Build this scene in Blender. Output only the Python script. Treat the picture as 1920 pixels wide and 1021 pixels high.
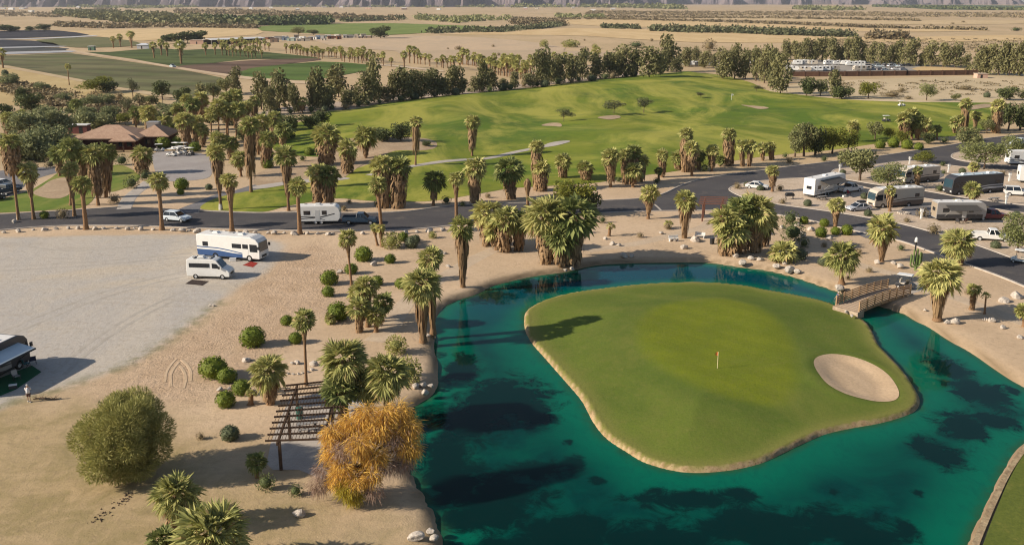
import bpy, bmesh, math, random
import numpy as np
from mathutils import Vector, Matrix, Euler, noise as mnoise
from mathutils.geometry import delaunay_2d_cdt

R = math.radians
sc = bpy.context.scene
for o in list(bpy.data.objects):
    bpy.data.objects.remove(o)
col = sc.collection

# ------------------------------------------------------------------ camera, sky, sun, exposure
CAM_H = 36.0
FPX = 1800.0                       # focal length in pixels of the 1920 px wide photograph
HORIZON = 0.0
CX, CY = 960.0, 510.5
PITCH = math.atan((CY - HORIZON) / FPX)
cam_data = bpy.data.cameras.new('camera')
cam = bpy.data.objects.new('camera', cam_data)
col.objects.link(cam)
cam.location = (0, 0, CAM_H)
cam.rotation_euler = (math.pi / 2 - PITCH, 0, 0)
cam_data.sensor_width = 36.0
cam_data.lens = FPX / 1920.0 * 36.0
cam_data.clip_start = 0.5
cam_data.clip_end = 60000
sc.camera = cam

SUN_EL, SUN_AZ = R(26.5), R(14.0)   # sun stands to the left and a little behind the camera
sun_to = Vector((-math.cos(SUN_EL) * math.cos(SUN_AZ), -math.cos(SUN_EL) * math.sin(SUN_AZ), math.sin(SUN_EL)))
w = bpy.data.worlds.new('World')
sc.world = w
w.use_nodes = True
nt = w.node_tree
sky = nt.nodes.new('ShaderNodeTexSky')
sky.sky_type = 'NISHITA'
sky.sun_disc = False
sky.sun_elevation = SUN_EL
sky.sun_rotation = math.atan2(sun_to.x, sun_to.y)
sky.altitude = 200
sky.air_density = 1.0
sky.dust_density = 0.6
sky.ozone_density = 2.0
bg = nt.nodes['Background']
bg.inputs['Strength'].default_value = 0.062
nt.links.new(sky.outputs[0], bg.inputs[0])
sl = bpy.data.lights.new('sun', 'SUN')
sl.energy = 5.0
sl.angle = R(0.6)
sl.color = (1.0, 0.88, 0.72)
so = bpy.data.objects.new('sun', sl)
col.objects.link(so)
so.rotation_euler = (-sun_to).to_track_quat('-Z', 'Y').to_euler()
vs = sc.view_settings
vs.view_transform = 'Standard'
vs.look = 'None'
vs.exposure = 0.72
vs.gamma = 1.0
sc.render.engine = 'CYCLES'
sc.cycles.max_bounces = 5
sc.cycles.diffuse_bounces = 3
sc.cycles.transparent_max_bounces = 6
sc.cycles.volume_bounces = 0
sc.cycles.use_denoising = True
sc.cycles.filter_width = 1.15
sc.cycles.sample_clamp_indirect = 4.0

# ------------------------------------------------------------------ pixels of the photograph -> points of the place
_cp, _sp = math.cos(PITCH), math.sin(PITCH)

def ray(px, py):
    u, v = px - CX, py - CY
    return Vector((u, FPX * _cp - v * _sp, -(FPX * _sp + v * _cp)))

def G(px, py, z=0.0):
    d = ray(px, py)
    t = (CAM_H - z) / -d.z
    return Vector((d.x * t, d.y * t, z))

def PV(px, py, Y):
    d = ray(px, py)
    t = Y / d.y
    return Vector((d.x * t, Y, CAM_H + d.z * t))

def MPP(py):
    """metres per photograph pixel across, for a thing that stands at row py"""
    return CAM_H / (_cp * (py - HORIZON))

def to_px(p):
    x, y, z = p[0], p[1], p[2] - CAM_H
    f = y * _cp - z * _sp
    return (CX + FPX * x / f, CY - FPX * (y * _sp + z * _cp) / f)

# ------------------------------------------------------------------ tags
def tag(o, label, cat, group=None, kind=None):
    if label: o['label'] = label
    if cat: o['category'] = cat
    if group: o['group'] = group
    if kind: o['kind'] = kind
    return o

def empty(name, loc, rz=0.0, label=None, cat=None, group=None):
    o = bpy.data.objects.new(name, None)
    col.objects.link(o)
    o.empty_display_size = 0.2
    o.location = loc
    o.rotation_euler = (0, 0, rz)
    return tag(o, label, cat, group)

def link(name, me, parent=None, loc=(0, 0, 0), rot=(0, 0, 0), scale=(1, 1, 1)):
    o = bpy.data.objects.new(name, me)
    col.objects.link(o)
    o.parent = parent
    o.location = loc
    o.rotation_euler = rot
    o.scale = scale
    return o

def copy_tree(o, parent=None):
    c = o.copy()
    col.objects.link(c)
    c.parent = parent
    for ch in list(o.children):
        copy_tree(ch, c)
    return c

_ORD = ("first second third fourth fifth sixth seventh eighth ninth tenth eleventh twelfth thirteenth fourteenth fifteenth "
        "sixteenth seventeenth eighteenth nineteenth twentieth").split()
def nth(i):
    if i < 20: return _ORD[i]
    n = i + 1
    return str(n) + {1: 'st', 2: 'nd', 3: 'rd'}.get(n % 10, 'th')

# ------------------------------------------------------------------ mesh builder
class MB:
    def __init__(self):
        self.v, self.f, self.m = [], [], []
    def add(self, vs, fs, mi=0):
        b = len(self.v)
        self.v.extend(tuple(p) for p in vs)
        for f in fs:
            self.f.append(tuple(b + i for i in f)); self.m.append(mi)
    def box(self, x0, x1, y0, y1, z0, z1, mi=0):
        self.add([(x0, y0, z0), (x1, y0, z0), (x1, y1, z0), (x0, y1, z0), (x0, y0, z1), (x1, y0, z1), (x1, y1, z1), (x0, y1, z1)],
                 [(3, 2, 1, 0), (4, 5, 6, 7), (0, 1, 5, 4), (1, 2, 6, 5), (2, 3, 7, 6), (3, 0, 4, 7)], mi)
    def prism(self, prof, y0, y1, mi=0, inset=None):
        """side profile (x,z) extruded over y; inset(x,z) -> how far the sides lean in at that point"""
        n = len(prof)
        ins = [inset(x, z) if inset else 0 for x, z in prof]
        self.add([(x, y0 + i, z) for (x, z), i in zip(prof, ins)] + [(x, y1 - i, z) for (x, z), i in zip(prof, ins)],
                 [tuple(range(n)), tuple(range(2 * n - 1, n - 1, -1))] + [(k, k + n, (k + 1) % n + n, (k + 1) % n) for k in range(n)], mi)
    def tube(self, pts, rad, n=6, mi=0, cap=True):
        pts = [Vector(p) for p in pts]
        if not hasattr(rad, '__len__'): rad = [rad] * len(pts)
        b = len(self.v)
        for i, p in enumerate(pts):
            d = (pts[min(i + 1, len(pts) - 1)] - pts[max(i - 1, 0)]).normalized()
            a = d.orthogonal().normalized() if abs(d.z) < 0.99 else Vector((1, 0, 0))
            c = d.cross(a).normalized(); a = c.cross(d)
            for k in range(n):
                t = 2 * math.pi * k / n
                q = p + (a * math.cos(t) + c * math.sin(t)) * rad[i]
                self.v.append(tuple(q))
        for i in range(len(pts) - 1):
            for k in range(n):
                self.f.append((b + i * n + k, b + i * n + (k + 1) % n, b + (i + 1) * n + (k + 1) % n, b + (i + 1) * n + k)); self.m.append(mi)
        if cap:
            self.f.append(tuple(b + k for k in reversed(range(n)))); self.m.append(mi)
            e = b + (len(pts) - 1) * n
            self.f.append(tuple(e + k for k in range(n))); self.m.append(mi)
    def beam(self, p, q, wd, ht, mi=0):
        p, q = Vector(p), Vector(q)
        d = (q - p).normalized()
        s = d.cross(Vector((0, 0, 1)))
        s = s.normalized() if s.length > 1e-4 else Vector((1, 0, 0))
        u = s.cross(d).normalized()
        vs = []
        for c in (p, q):
            for a, b in ((-1, -1), (1, -1), (1, 1), (-1, 1)):
                vs.append(c + s * (a * wd / 2) + u * (b * ht / 2))
        self.add(vs, [(3, 2, 1, 0), (4, 5, 6, 7), (0, 1, 5, 4), (1, 2, 6, 5), (2, 3, 7, 6), (3, 0, 4, 7)], mi)
    def mesh(self, name, mats, smooth=False, bevel=0.0):
        me = bpy.data.meshes.new(name)
        me.from_pydata(self.v, [], self.f)
        if not isinstance(mats, (list, tuple)): mats = [mats]
        for m in mats: me.materials.append(m)
        if len(mats) > 1:
            me.polygons.foreach_set('material_index', self.m)
        if bevel or smooth:
            bm = bmesh.new(); bm.from_mesh(me)
            if bevel:
                bmesh.ops.remove_doubles(bm, verts=bm.verts, dist=1e-5)
                bmesh.ops.recalc_face_normals(bm, faces=bm.faces)
                ed = [e for e in bm.edges if len(e.link_faces) == 2 and e.calc_face_angle(0) > R(25)]
                bmesh.ops.bevel(bm, geom=ed, offset=bevel, segments=2, affect='EDGES', profile=0.5)
            if smooth:
                for f in bm.faces: f.smooth = True
            bm.to_mesh(me); bm.free()
        else:
            bm = bmesh.new(); bm.from_mesh(me)
            me.validate()
            bm.free()
        return me
    def obj(self, name, mats, parent=None, smooth=False, bevel=0.0, **kw):
        return link(name, self.mesh(name, mats, smooth, bevel), parent, **kw)

def fix_normals(me):
    bm = bmesh.new(); bm.from_mesh(me)
    bmesh.ops.recalc_face_normals(bm, faces=bm.faces)
    bm.to_mesh(me); bm.free()
    return me

# ------------------------------------------------------------------ materials
class NT:
    def __init__(self, name):
        self.mat = bpy.data.materials.new(name)
        self.mat.use_nodes = True
        self.t = self.mat.node_tree
        self.n = self.t.nodes
        self.bsdf = self.n['Principled BSDF']
        self.out = self.n['Material Output']
    def node(self, typ, **kw):
        n = self.n.new(typ)
        for k, v in kw.items(): setattr(n, k, v)
        return n
    def ln(self, a, b): self.t.links.new(a, b)
    def val(self, sock, v):
        if hasattr(v, 'is_output'): self.ln(v, sock)
        else:
            if hasattr(v, '__len__') and len(v) == 3 and len(sock.default_value) == 4: v = (*v, 1)
            sock.default_value = v
    def pos(self, obj=False):
        if obj: return self.node('ShaderNodeTexCoord').outputs['Object']
        return self.node('ShaderNodeNewGeometry').outputs['Position']
    def noise(self, vec, scale, detail=4, rough=0.6, dist=0.0, stretch=None):
        if stretch:
            mp = self.node('ShaderNodeMapping'); self.ln(vec, mp.inputs[0]); mp.inputs['Scale'].default_value = stretch[:3]
            if len(stretch) > 3: mp.inputs['Rotation'].default_value = (0, 0, stretch[3])
            vec = mp.outputs[0]
        n = self.node('ShaderNodeTexNoise'); self.ln(vec, n.inputs['Vector'])
        n.inputs['Scale'].default_value = scale; n.inputs['Detail'].default_value = detail
        n.inputs['Roughness'].default_value = rough; n.inputs['Distortion'].default_value = dist
        return n.outputs['Fac']
    def ramp(self, fac, lo, hi):
        m = self.node('ShaderNodeMapRange'); self.ln(fac, m.inputs[0])
        m.inputs[1].default_value = lo; m.inputs[2].default_value = hi
        m.interpolation_type = 'SMOOTHSTEP'
        return m.outputs[0]
    def mix(self, fac, a, b):
        m = self.node('ShaderNodeMix', data_type='RGBA')
        self.val(m.inputs[0], fac); self.val(m.inputs[6], a); self.val(m.inputs[7], b)
        return m.outputs[2]
    def math(self, op, a, b=0.0):
        m = self.node('ShaderNodeMath', operation=op)
        self.val(m.inputs[0], a); self.val(m.inputs[1], b)
        return m.outputs[0]
    def attr(self, name):
        a = self.node('ShaderNodeAttribute'); a.attribute_name = name
        return a.outputs['Fac']
    def color(self, c): self.val(self.bsdf.inputs['Base Color'], c)
    def set(self, rough=0.9, spec=0.3, metal=0.0):
        self.val(self.bsdf.inputs['Roughness'], rough)
        self.bsdf.inputs['Specular IOR Level'].default_value = spec
        self.bsdf.inputs['Metallic'].default_value = metal
    def bump(self, h, strength=0.3, dist=0.1):
        b = self.node('ShaderNodeBump'); self.ln(h, b.inputs['Height'])
        b.inputs['Strength'].default_value = strength; b.inputs['Distance'].default_value = dist
        self.ln(b.outputs[0], self.bsdf.inputs['Normal'])

def surf(name, a, b, scale=0.3, fine=None, fine_c=None, rough=0.92, spec=0.2, bump=None, third=None, stretch=None, obj=False):
    """two colours in soft patches, a finer speckle on top, optional relief"""
    k = NT(name); p = k.pos(obj)
    c = k.mix(k.ramp(k.noise(p, scale, 5, 0.65, 0.4, stretch), 0.35, 0.65), a, b)
    if third: c = k.mix(k.ramp(k.noise(p, scale * 2.7, 4, 0.7), 0.52, 0.75), c, third)
    if fine:
        f = k.noise(p, fine, 3, 0.7)
        c = k.mix(k.math('MULTIPLY', k.ramp(f, 0.35, 0.75), 0.6), c, fine_c or tuple(x * 0.7 for x in a))
    k.color(c); k.set(rough, spec)
    if bump: k.bump(k.noise(p, bump[0], 4, 0.7), bump[1], bump[2])
    return k.mat

def plain(name, c, rough=0.5, spec=0.5, metal=0.0, var=0.12, scale=3.0):
    k = NT(name); p = k.pos(True)
    d = tuple(x * (1 - var) for x in c)
    k.color(k.mix(k.ramp(k.noise(p, scale, 4, 0.65), 0.35, 0.7), c, d))
    k.set(rough, spec, metal)
    return k.mat

def leaf(name, a, b, transl=0.25, dead=None, rough=0.7, objvar=0.35):
    """foliage: colour varies leaf by leaf and plant by plant, some light comes through"""
    k = NT(name)
    g = k.node('ShaderNodeNewGeometry').outputs['Random Per Island']
    oi = k.node('ShaderNodeObjectInfo').outputs['Random']
    f = k.math('ADD', k.math('MULTIPLY', g, 1 - objvar), k.math('MULTIPLY', oi, objvar))
    c = k.mix(f, a, b)
    if dead: c = k.mix(k.ramp(g, dead[1], dead[1] + 0.03), c, dead[0])
    k.color(c); k.set(rough, 0.25)
    tr = k.node('ShaderNodeBsdfTranslucent'); k.ln(c, tr.inputs[0])
    mx = k.node('ShaderNodeMixShader'); mx.inputs[0].default_value = transl
    k.ln(k.bsdf.outputs[0], mx.inputs[1]); k.ln(tr.outputs[0], mx.inputs[2]); k.ln(mx.outputs[0], k.out.inputs['Surface'])
    return k.mat

# ------------------------------------------------------------------ outlines, sheets, fields of distance
def smooth_loop(pts, sub=6, closed=True):
    """Catmull-Rom through points"""
    n = len(pts); out = []
    rng = range(n) if closed else range(n - 1)
    for i in rng:
        if closed: p0, p1, p2, p3 = (pts[(i + k) % n] for k in (-1, 0, 1, 2))
        else: p0, p1, p2, p3 = pts[max(i - 1, 0)], pts[i], pts[i + 1], pts[min(i + 2, n - 1)]
        for s in range(sub):
            t = s / sub
            out.append(0.5 * ((2 * p1) + (p2 - p0) * t + (2 * p0 - 5 * p1 + 4 * p2 - p3) * t * t + (3 * p1 - p0 - 3 * p2 + p3) * t ** 3))
    if not closed: out.append(pts[-1])
    return out

def gl(pix, z=0.0, sub=0, closed=True):
    p = [G(x, y, z) for x, y in pix]
    return smooth_loop(p, sub, closed) if sub else p

def inside(P, poly):
    """P (n,2) array, poly (m,2) array -> bool"""
    x, y = P[:, 0], P[:, 1]
    r = np.zeros(len(P), bool)
    m = len(poly)
    for i in range(m):
        x1, y1 = poly[i]; x2, y2 = poly[(i + 1) % m]
        if y1 == y2: continue
        c = ((y1 > y) != (y2 > y)) & (x < (x2 - x1) * (y - y1) / (y2 - y1) + x1)
        r ^= c
    return r

def dist_to(P, poly, closed=True):
    d = np.full(len(P), 1e9)
    m = len(poly)
    for i in range(m if closed else m - 1):
        a, b = poly[i], poly[(i + 1) % m]
        ab = b - a
        L = ab @ ab
        t = np.clip(((P - a) @ ab) / (L if L > 0 else 1), 0, 1)
        q = P - (a + t[:, None] * ab)
        d = np.minimum(d, np.hypot(q[:, 0], q[:, 1]))
    return d

def sdist(P, poly):
    """signed distance, positive inside"""
    return np.where(inside(P, poly), 1, -1) * dist_to(P, poly)

def a2(pts): return np.array([(p[0], p[1]) for p in pts], float)

def fbm(P, scale, seed=0, octaves=3):
    out = np.zeros(len(P))
    for i, (x, y) in enumerate(P):
        out[i] = mnoise.fractal(Vector((x * scale + seed * 13.7, y * scale - seed * 7.3, seed * 3.1)), 1.0, 2.0, octaves)
    return out

def sheet(name, pix, z, mat, sub=5, step=None, height=None, pts=None, kind='structure', label=None, cat=None, group=None, attrs=None):
    """a flat (or gently rolling) sheet of ground inside an outline given on the ground"""
    loop = pts if pts else gl(pix, 0.0, sub)
    poly = a2(loop)
    vs = [Vector((p[0], p[1])) for p in loop]
    n = len(vs)
    if step:
        x0, y0 = poly.min(0); x1, y1 = poly.max(0)
        gx, gy = np.meshgrid(np.arange(x0, x1, step), np.arange(y0, y1, step))
        Q = np.stack([gx.ravel(), gy.ravel()], 1)
        k = inside(Q, poly) & (dist_to(Q, poly) > step * 0.45)
        vs += [Vector((x, y)) for x, y in Q[k]]
    ov, oe, of, *_ = delaunay_2d_cdt(vs, [], [list(range(n))], 1, 1e-4)
    V = np.array([(p.x, p.y) for p in ov])
    Z = np.full(len(V), z)
    if height is not None: Z = Z + height(V)
    me = bpy.data.meshes.new(name)
    me.from_pydata([(x, y, h) for (x, y), h in zip(V, Z)], [], of)
    fixup(me)
    me.materials.append(mat)
    if step:
        for p in me.polygons: p.use_smooth = True
    if attrs:
        for an, fn in attrs.items():
            at = me.attributes.new(an, 'FLOAT', 'POINT'); at.data.foreach_set('value', fn(V).astype(np.float32))
    o = link(name, me)
    return tag(o, label, cat, group, kind)

def fixup(me):
    """all faces of a ground sheet look up"""
    bm = bmesh.new(); bm.from_mesh(me)
    for f in bm.faces:
        f.normal_update()
        if f.normal.z < 0: f.normal_flip()
    bm.to_mesh(me); bm.free()

def ribbon(name, pix, width, z0, z1, mat, sub=6, kind='structure', label=None, cat=None, closed=False, pts=None):
    """a kerb, path or bank of constant width along a line; z1 > z0 gives it sides"""
    L = pts if pts else gl(pix, 0, sub, closed)
    n = len(L); mb = MB(); vs = []
    for i, p in enumerate(L):
        if closed: d = L[(i + 1) % n] - L[i - 1]
        else: d = L[min(i + 1, n - 1)] - L[max(i - 1, 0)]
        d = Vector((d.x, d.y, 0)).normalized(); s = Vector((-d.y, d.x, 0)) * width / 2
        vs += [Vector((p.x, p.y, 0)) + s + Vector((0, 0, z0)), Vector((p.x, p.y, 0)) + s * 0.9 + Vector((0, 0, z1)),
               Vector((p.x, p.y, 0)) - s * 0.9 + Vector((0, 0, z1)), Vector((p.x, p.y, 0)) - s + Vector((0, 0, z0))]
    fs = []
    for i in range(n if closed else n - 1):
        j = (i + 1) % n
        for k in range(3): fs.append((4 * i + k, 4 * j + k, 4 * j + k + 1, 4 * i + k + 1))
    mb.add(vs, fs)
    me = mb.mesh(name, mat); fixup(me)
    return tag(link(name, me), label, cat, None, kind)
# ------------------------------------------------------------------ surface materials
M = {}
M['asphalt'] = surf('asphalt', (.060, .056, .060), (.088, .081, .080), .09, 4.0, (.045, .043, .045), .9, .25, (6, .15, .02), (.13, .115, .10), (.5, 1, 1))
M['drive'] = surf('old_asphalt', (.15, .145, .15), (.20, .19, .19), .2, 3.0, (.11, .105, .11), .9, .25)
M['concrete'] = surf('concrete', (.46, .41, .36), (.38, .34, .30), .5, 6, (.30, .27, .24), .9, .25)
M['kerb'] = surf('kerb_concrete', (.50, .44, .38), (.40, .35, .30), 1.2, 8, (.30, .26, .22), .9, .2)
M['bunker'] = surf('bunker_sand', (.56, .41, .265), (.49, .355, .225), .5, 3.5, (.36, .26, .17), .95, .1, (4, .3, .06), stretch=(1, .3, 1, .6))
M['pad'] = surf('pad_sand', (.58, .47, .36), (.48, .38, .28), .16, 2.2, (.27, .20, .14), .95, .1, (1.5, .5, .1))
M['bedsand'] = surf('bed_sand', (.46, .345, .23), (.36, .26, .17), .13, 1.6, (.24, .175, .11), .95, .1, (1.2, .6, .12))

def grass(name, a, b, c, s=.05, s2=.25, yellow=None):
    k = NT(name); p = k.pos()
    x = k.mix(k.ramp(k.noise(p, s, 5, .62, .5), .36, .64), a, b)
    x = k.mix(k.math('MULTIPLY', k.ramp(k.noise(p, s2, 5, .7, .3), .42, .72), .75), x, c)
    if yellow: x = k.mix(k.math('MULTIPLY', k.ramp(k.noise(p, s * 1.3, 6, .68, 1.6, (1, .5, 1)), .42, .64), .9), x, yellow)
    x = k.mix(k.math('MULTIPLY', k.ramp(k.noise(p, 3.0, 4, .75), .4, .8), .35), x, tuple(q * .6 for q in b))
    k.color(x); k.set(.9, .15)
    k.bump(k.noise(p, 2.2, 4, .7), .35, .12)
    return k.mat
M['fairway'] = grass('fairway_grass', (.086, .145, .013), (.190, .212, .021), (.050, .092, .012), .020, .085, (.34, .32, .06))
M['lawn'] = grass('lawn_grass', (.105, .165, .022), (.15, .195, .032), (.08, .13, .018), .06, .4, (.24, .23, .06))

# ------------------------------------------------------------------ pond, island and their levels
WATER_Z = -0.60
POND = a2(gl([(823, 1040), (820, 990), (807, 951), (794, 928), (775, 896), (755, 857), (752, 820), (760, 780), (772, 750), (800, 733), (817, 712),
              (817, 690), (812, 651), (809, 620), (812, 591), (825, 569), (856, 553), (887, 544), (919, 528), (960, 517), (1007, 508), (1054, 502),
              (1095, 493), (1123, 488), (1179, 485), (1242, 484), (1320, 484), (1352, 487), (1392, 493), (1440, 499), (1487, 510), (1534, 525), (1575, 539),
              (1600, 549), (1640, 561), (1697, 579), (1722, 592), (1753, 609), (1800, 637), (1847, 665), (1894, 696), (1940, 724), (2010, 762), (2080, 795),
              (2050, 812), (1985, 805), (1925, 824), (1886, 879), (1858, 936), (1827, 1002), (1812, 1060), (1700, 1150), (1400, 1190), (1000, 1170), (850, 1090)], 0, 5))
ISLE = a2(gl([(987, 588), (994, 577), (1023, 562), (1070, 549), (1132, 540), (1195, 533), (1258, 529), (1336, 529), (1399, 535), (1440, 543), (1487, 551),
              (1534, 561), (1560, 569), (1590, 584), (1618, 600), (1632, 616), (1643, 640), (1661, 662), (1688, 689), (1707, 716), (1720, 741), (1714, 760), (1691, 772),
              (1644, 785), (1591, 794), (1544, 805), (1503, 822), (1471, 837), (1440, 852), (1416, 861), (1369, 871), (1306, 876), (1259, 871), (1211, 857),
              (1180, 839), (1142, 814), (1117, 784), (1095, 744), (1064, 708), (1048, 690), (1023, 662), (1001, 637), (988, 612)], -.25, 5))
BUNK = a2(gl([(1526, 692), (1531, 676), (1560, 667), (1600, 670), (1640, 683), (1668, 702), (1685, 728), (1682, 744), (1660, 750), (1625, 748), (1580, 738), (1545, 720)], 0, 6))
GREEN = a2(gl([(1195, 640), (1200, 605), (1235, 578), (1300, 563), (1380, 566), (1440, 590), (1475, 625), (1492, 670), (1490, 720), (1470, 750), (1410, 752), (1330, 735), (1265, 705), (1215, 672)], .3, 6))

def sstep(x, a, b):
    t = np.clip((x - a) / (b - a), 0, 1)
    return t * t * (3 - 2 * t)

def isle_z(P, with_bunker=True):
    d = sdist(P, ISLE)
    z = np.where(d < 0, np.interp(d, [-1.6, -.5, -.08, 0], [-1.6, -1.05, -.34, -.2]), -.2 + .85 * sstep(d, 0, 13) - .06 * sstep(d, 0, .5) )
    z = z + .12 * fbm(P, .09, 4, 2) * sstep(d, 0, 4)
    if with_bunker:
        b = sdist(P, BUNK)
        z = z - .36 * sstep(b, -.1, 1.9) + .07 * np.exp(-((b + .7) / .7) ** 2)
    return z

def isle_at(x, y): return float(isle_z(np.array([[x, y]]))[0])

def grid_mesh(name, xs, ys, zf, mats, smooth=True):
    X, Y = np.meshgrid(xs, ys); P = np.stack([X.ravel(), Y.ravel()], 1)
    Z = zf(P)
    nx, ny = len(xs), len(ys)
    i = np.arange(nx - 1)[None, :] + nx * np.arange(ny - 1)[:, None]
    F = np.stack([i, i + 1, i + 1 + nx, i + nx], -1).reshape(-1, 4)
    me = bpy.data.meshes.new(name)
    me.vertices.add(len(P)); me.vertices.foreach_set('co', np.column_stack([P, Z]).ravel())
    me.loops.add(F.size); me.loops.foreach_set('vertex_index', F.ravel().astype(np.int32))
    me.polygons.add(len(F)); me.polygons.foreach_set('loop_start', np.arange(0, F.size, 4, dtype=np.int32))
    me.update(calc_edges=True); me.validate()
    me.polygons.foreach_set('use_smooth', np.full(len(F), smooth))
    me.materials.append(mats)
    return me, P

def put_attr(me, name, vals):
    at = me.attributes.new(name, 'FLOAT', 'POINT'); at.data.foreach_set('value', np.asarray(vals, np.float32))

# ---- the ground: one sheet from under the camera to beyond the mountains
GRAVEL = a2(gl([(-80, 452), (0, 446), (130, 441), (300, 440), (420, 443), (500, 450), (528, 462), (515, 488), (490, 512), (455, 535), (430, 553), (395, 577), (345, 615), (290, 650),
                (240, 680), (190, 700), (150, 714), (110, 728), (60, 737), (-100, 745)], 0, 4))
RAKED = a2(gl([(560, 460), (640, 470), (660, 560), (600, 600), (540, 640), (470, 720), (400, 740), (330, 760), (230, 740), (200, 712), (300, 655), (400, 585), (470, 535)], 0, 4))
DRY = a2(gl([(-300, 760), (60, 765), (160, 745), (330, 765), (420, 800), (480, 870), (560, 960), (640, 1000), (760, 960), (800, 1000), (800, 1200), (-300, 1200)], 0, 4))
xs = np.clip(np.concatenate([-116 - 3 * np.cumsum(1.18 ** np.arange(0, 36))[::-1], np.arange(-116, 124.1, 1.0), 124 + 3 * np.cumsum(1.18 ** np.arange(0, 36))]), -13000, 13000)
ys = np.concatenate([[-900, -300, -100, -20, 20, 40], np.arange(52, 205, 1.0), 205 + 3 * np.cumsum(1.13 ** np.arange(0, 53))])
def ground_z(P):
    z = np.zeros(len(P))
    near = (P[:, 0] > -40) & (P[:, 0] < 130) & (P[:, 1] < 190)
    d = -sdist(P[near], POND)
    zz = np.interp(d, [-2.2, -.95, 0, 1.2, 3], [-2.4, -1.35, -.22, -.04, 0])
    z[near] = zz
    return z
gme, gP = grid_mesh('ground', xs, ys, ground_z, None)
gme.materials.clear()
k = NT('desert_ground'); p = k.pos()
base = k.mix(k.ramp(k.noise(p, .05, 6, .65, .4), .35, .65), (.56, .42, .285), (.47, .345, .225))
far = k.mix(k.ramp(k.noise(p, .012, 7, .7, .6, (1, .35, 1)), .38, .62), (.50, .37, .225), (.42, .315, .185))
far = k.mix(k.ramp(k.noise(p, .09, 6, .75), .56, .72), far, (.27, .215, .12))
sep = k.node('ShaderNodeSeparateXYZ'); k.ln(p, sep.inputs[0])
c = k.mix(k.ramp(sep.outputs[1], 175, 235), base, far)
fine = k.noise(p, 1.4, 6, .75)
dry = k.mix(k.ramp(k.noise(p, .28, 6, .7, .8), .35, .66), (.41, .305, .17), (.27, .215, .10))
c = k.mix(k.math('MULTIPLY', k.attr('dry'), .9), c, dry)
rk = k.mix(k.ramp(k.noise(p, .22, 5, .65), .35, .65), (.54, .395, .27), (.47, .335, .22))
c = k.mix(k.attr('raked'), c, rk)
gv = k.mix(k.ramp(k.noise(p, .09, 6, .68, .6, (1, .3, 1, .12)), .34, .66), (.42, .39, .355), (.48, .43, .365))
gv = k.mix(k.math('MULTIPLY', k.ramp(k.noise(p, .35, 6, .75, 1.5, (.25, 1, 1, .1)), .5, .68), .45), gv, (.36, .315, .26))
gv = k.mix(k.math('MULTIPLY', k.ramp(k.noise(p, .05, 4, .6, .5), .52, .66), .5), gv, (.52, .43, .31))
gv = k.mix(k.math('MULTIPLY', k.ramp(k.noise(p, 3.2, 4, .8), .45, .8), .5), gv, (.26, .235, .21))
c = k.mix(k.attr('gravel'), c, gv)
edge = k.math('MULTIPLY', k.attr('edge'), k.ramp(k.noise(p, .5, 5, .7), .38, .62))
c = k.mix(k.math('MULTIPLY', edge, .75), c, (.17, .17, .085))
c = k.mix(k.math('MULTIPLY', k.ramp(fine, .45, .8), .55), c, (.24, .175, .115))
c = k.mix(k.math('MULTIPLY', k.ramp(k.noise(p, .7, 6, .75, 1.0), .6, .75), .35), c, (.20, .145, .09))
c = k.mix(k.math('MULTIPLY', k.attr('bank'), .8), c, (.16, .115, .065))
k.color(c); k.set(.96, .08)
h = k.math('ADD', k.noise(p, .9, 6, .72), k.math('MULTIPLY', k.noise(p, 3.0, 4, .8), .6))
b = k.node('ShaderNodeBump'); k.ln(h, b.inputs['Height']); b.inputs['Distance'].default_value = .30
k.val(b.inputs['Strength'], k.math('ADD', .30, k.math('MULTIPLY', k.attr('raked'), .58)))
k.ln(b.outputs[0], k.bsdf.inputs['Normal'])
gme.materials.append(k.mat)
nearm = (np.abs(gP[:, 0]) < 200) & (gP[:, 1] < 260)
def zone(poly, soft, wob=0.0, seed=1):
    v = np.zeros(len(gP)); q = gP[nearm]
    d = sdist(q, poly)
    if wob: d = d + wob * fbm(q, .12, seed, 3)
    v[nearm] = np.clip(.5 + d / (2 * soft), 0, 1)
    return v
put_attr(gme, 'gravel', zone(GRAVEL, .7, 1.0, 2))
put_attr(gme, 'raked', zone(RAKED, 2.2, 2.5, 3))
put_attr(gme, 'dry', zone(DRY, 4.5, 5.0, 5))
v = np.zeros(len(gP)); v[nearm] = np.exp(-((sdist(gP[nearm], GRAVEL) + .3) / 1.1) ** 2) * (gP[nearm][:, 1] < G(0, 560).y); put_attr(gme, 'edge', v)
v = np.zeros(len(gP)); v[nearm] = np.exp(-((np.minimum(-sdist(gP[nearm], POND), 3) + .1) / .7) ** 2); put_attr(gme, 'bank', v)
tag(link('ground', gme), None, None, kind='structure')

# ---- pond water, dyed and weedy
k = NT('pond_water'); p = k.pos()
n1 = k.noise(p, .16, 5, .6, .6)
deep = k.math('MULTIPLY', k.attr('deep'), k.math('ADD', .62, k.math('MULTIPLY', k.ramp(n1, .3, .7), .5)))
c = k.mix(k.math('MINIMUM', deep, 1.0), (.0, .112, .066), (.0, .032, .028))
c = k.mix(k.math('MULTIPLY', k.ramp(k.noise(p, .9, 6, .75, .8, (1, .5, 1)), .42, .75), .45), c, (.0, .055, .045))
c = k.mix(k.attr('painted_sky'), c, (.0, .046, .068))  # sky reflection painted into the water colour, stronger towards the far channel
c = k.mix(k.ramp(k.math('ADD', k.attr('weed'), k.math('MULTIPLY', k.math('SUBTRACT', k.noise(p, .42, 6, .72, .5), .5), 2.7)), .28, .92), c, (.0006, .0165, .0150))
c = k.mix(k.math('MULTIPLY', k.attr('shelf'), k.ramp(k.noise(p, .5, 5, .7), .3, .6)), c, (.02, .07, .03))
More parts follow.
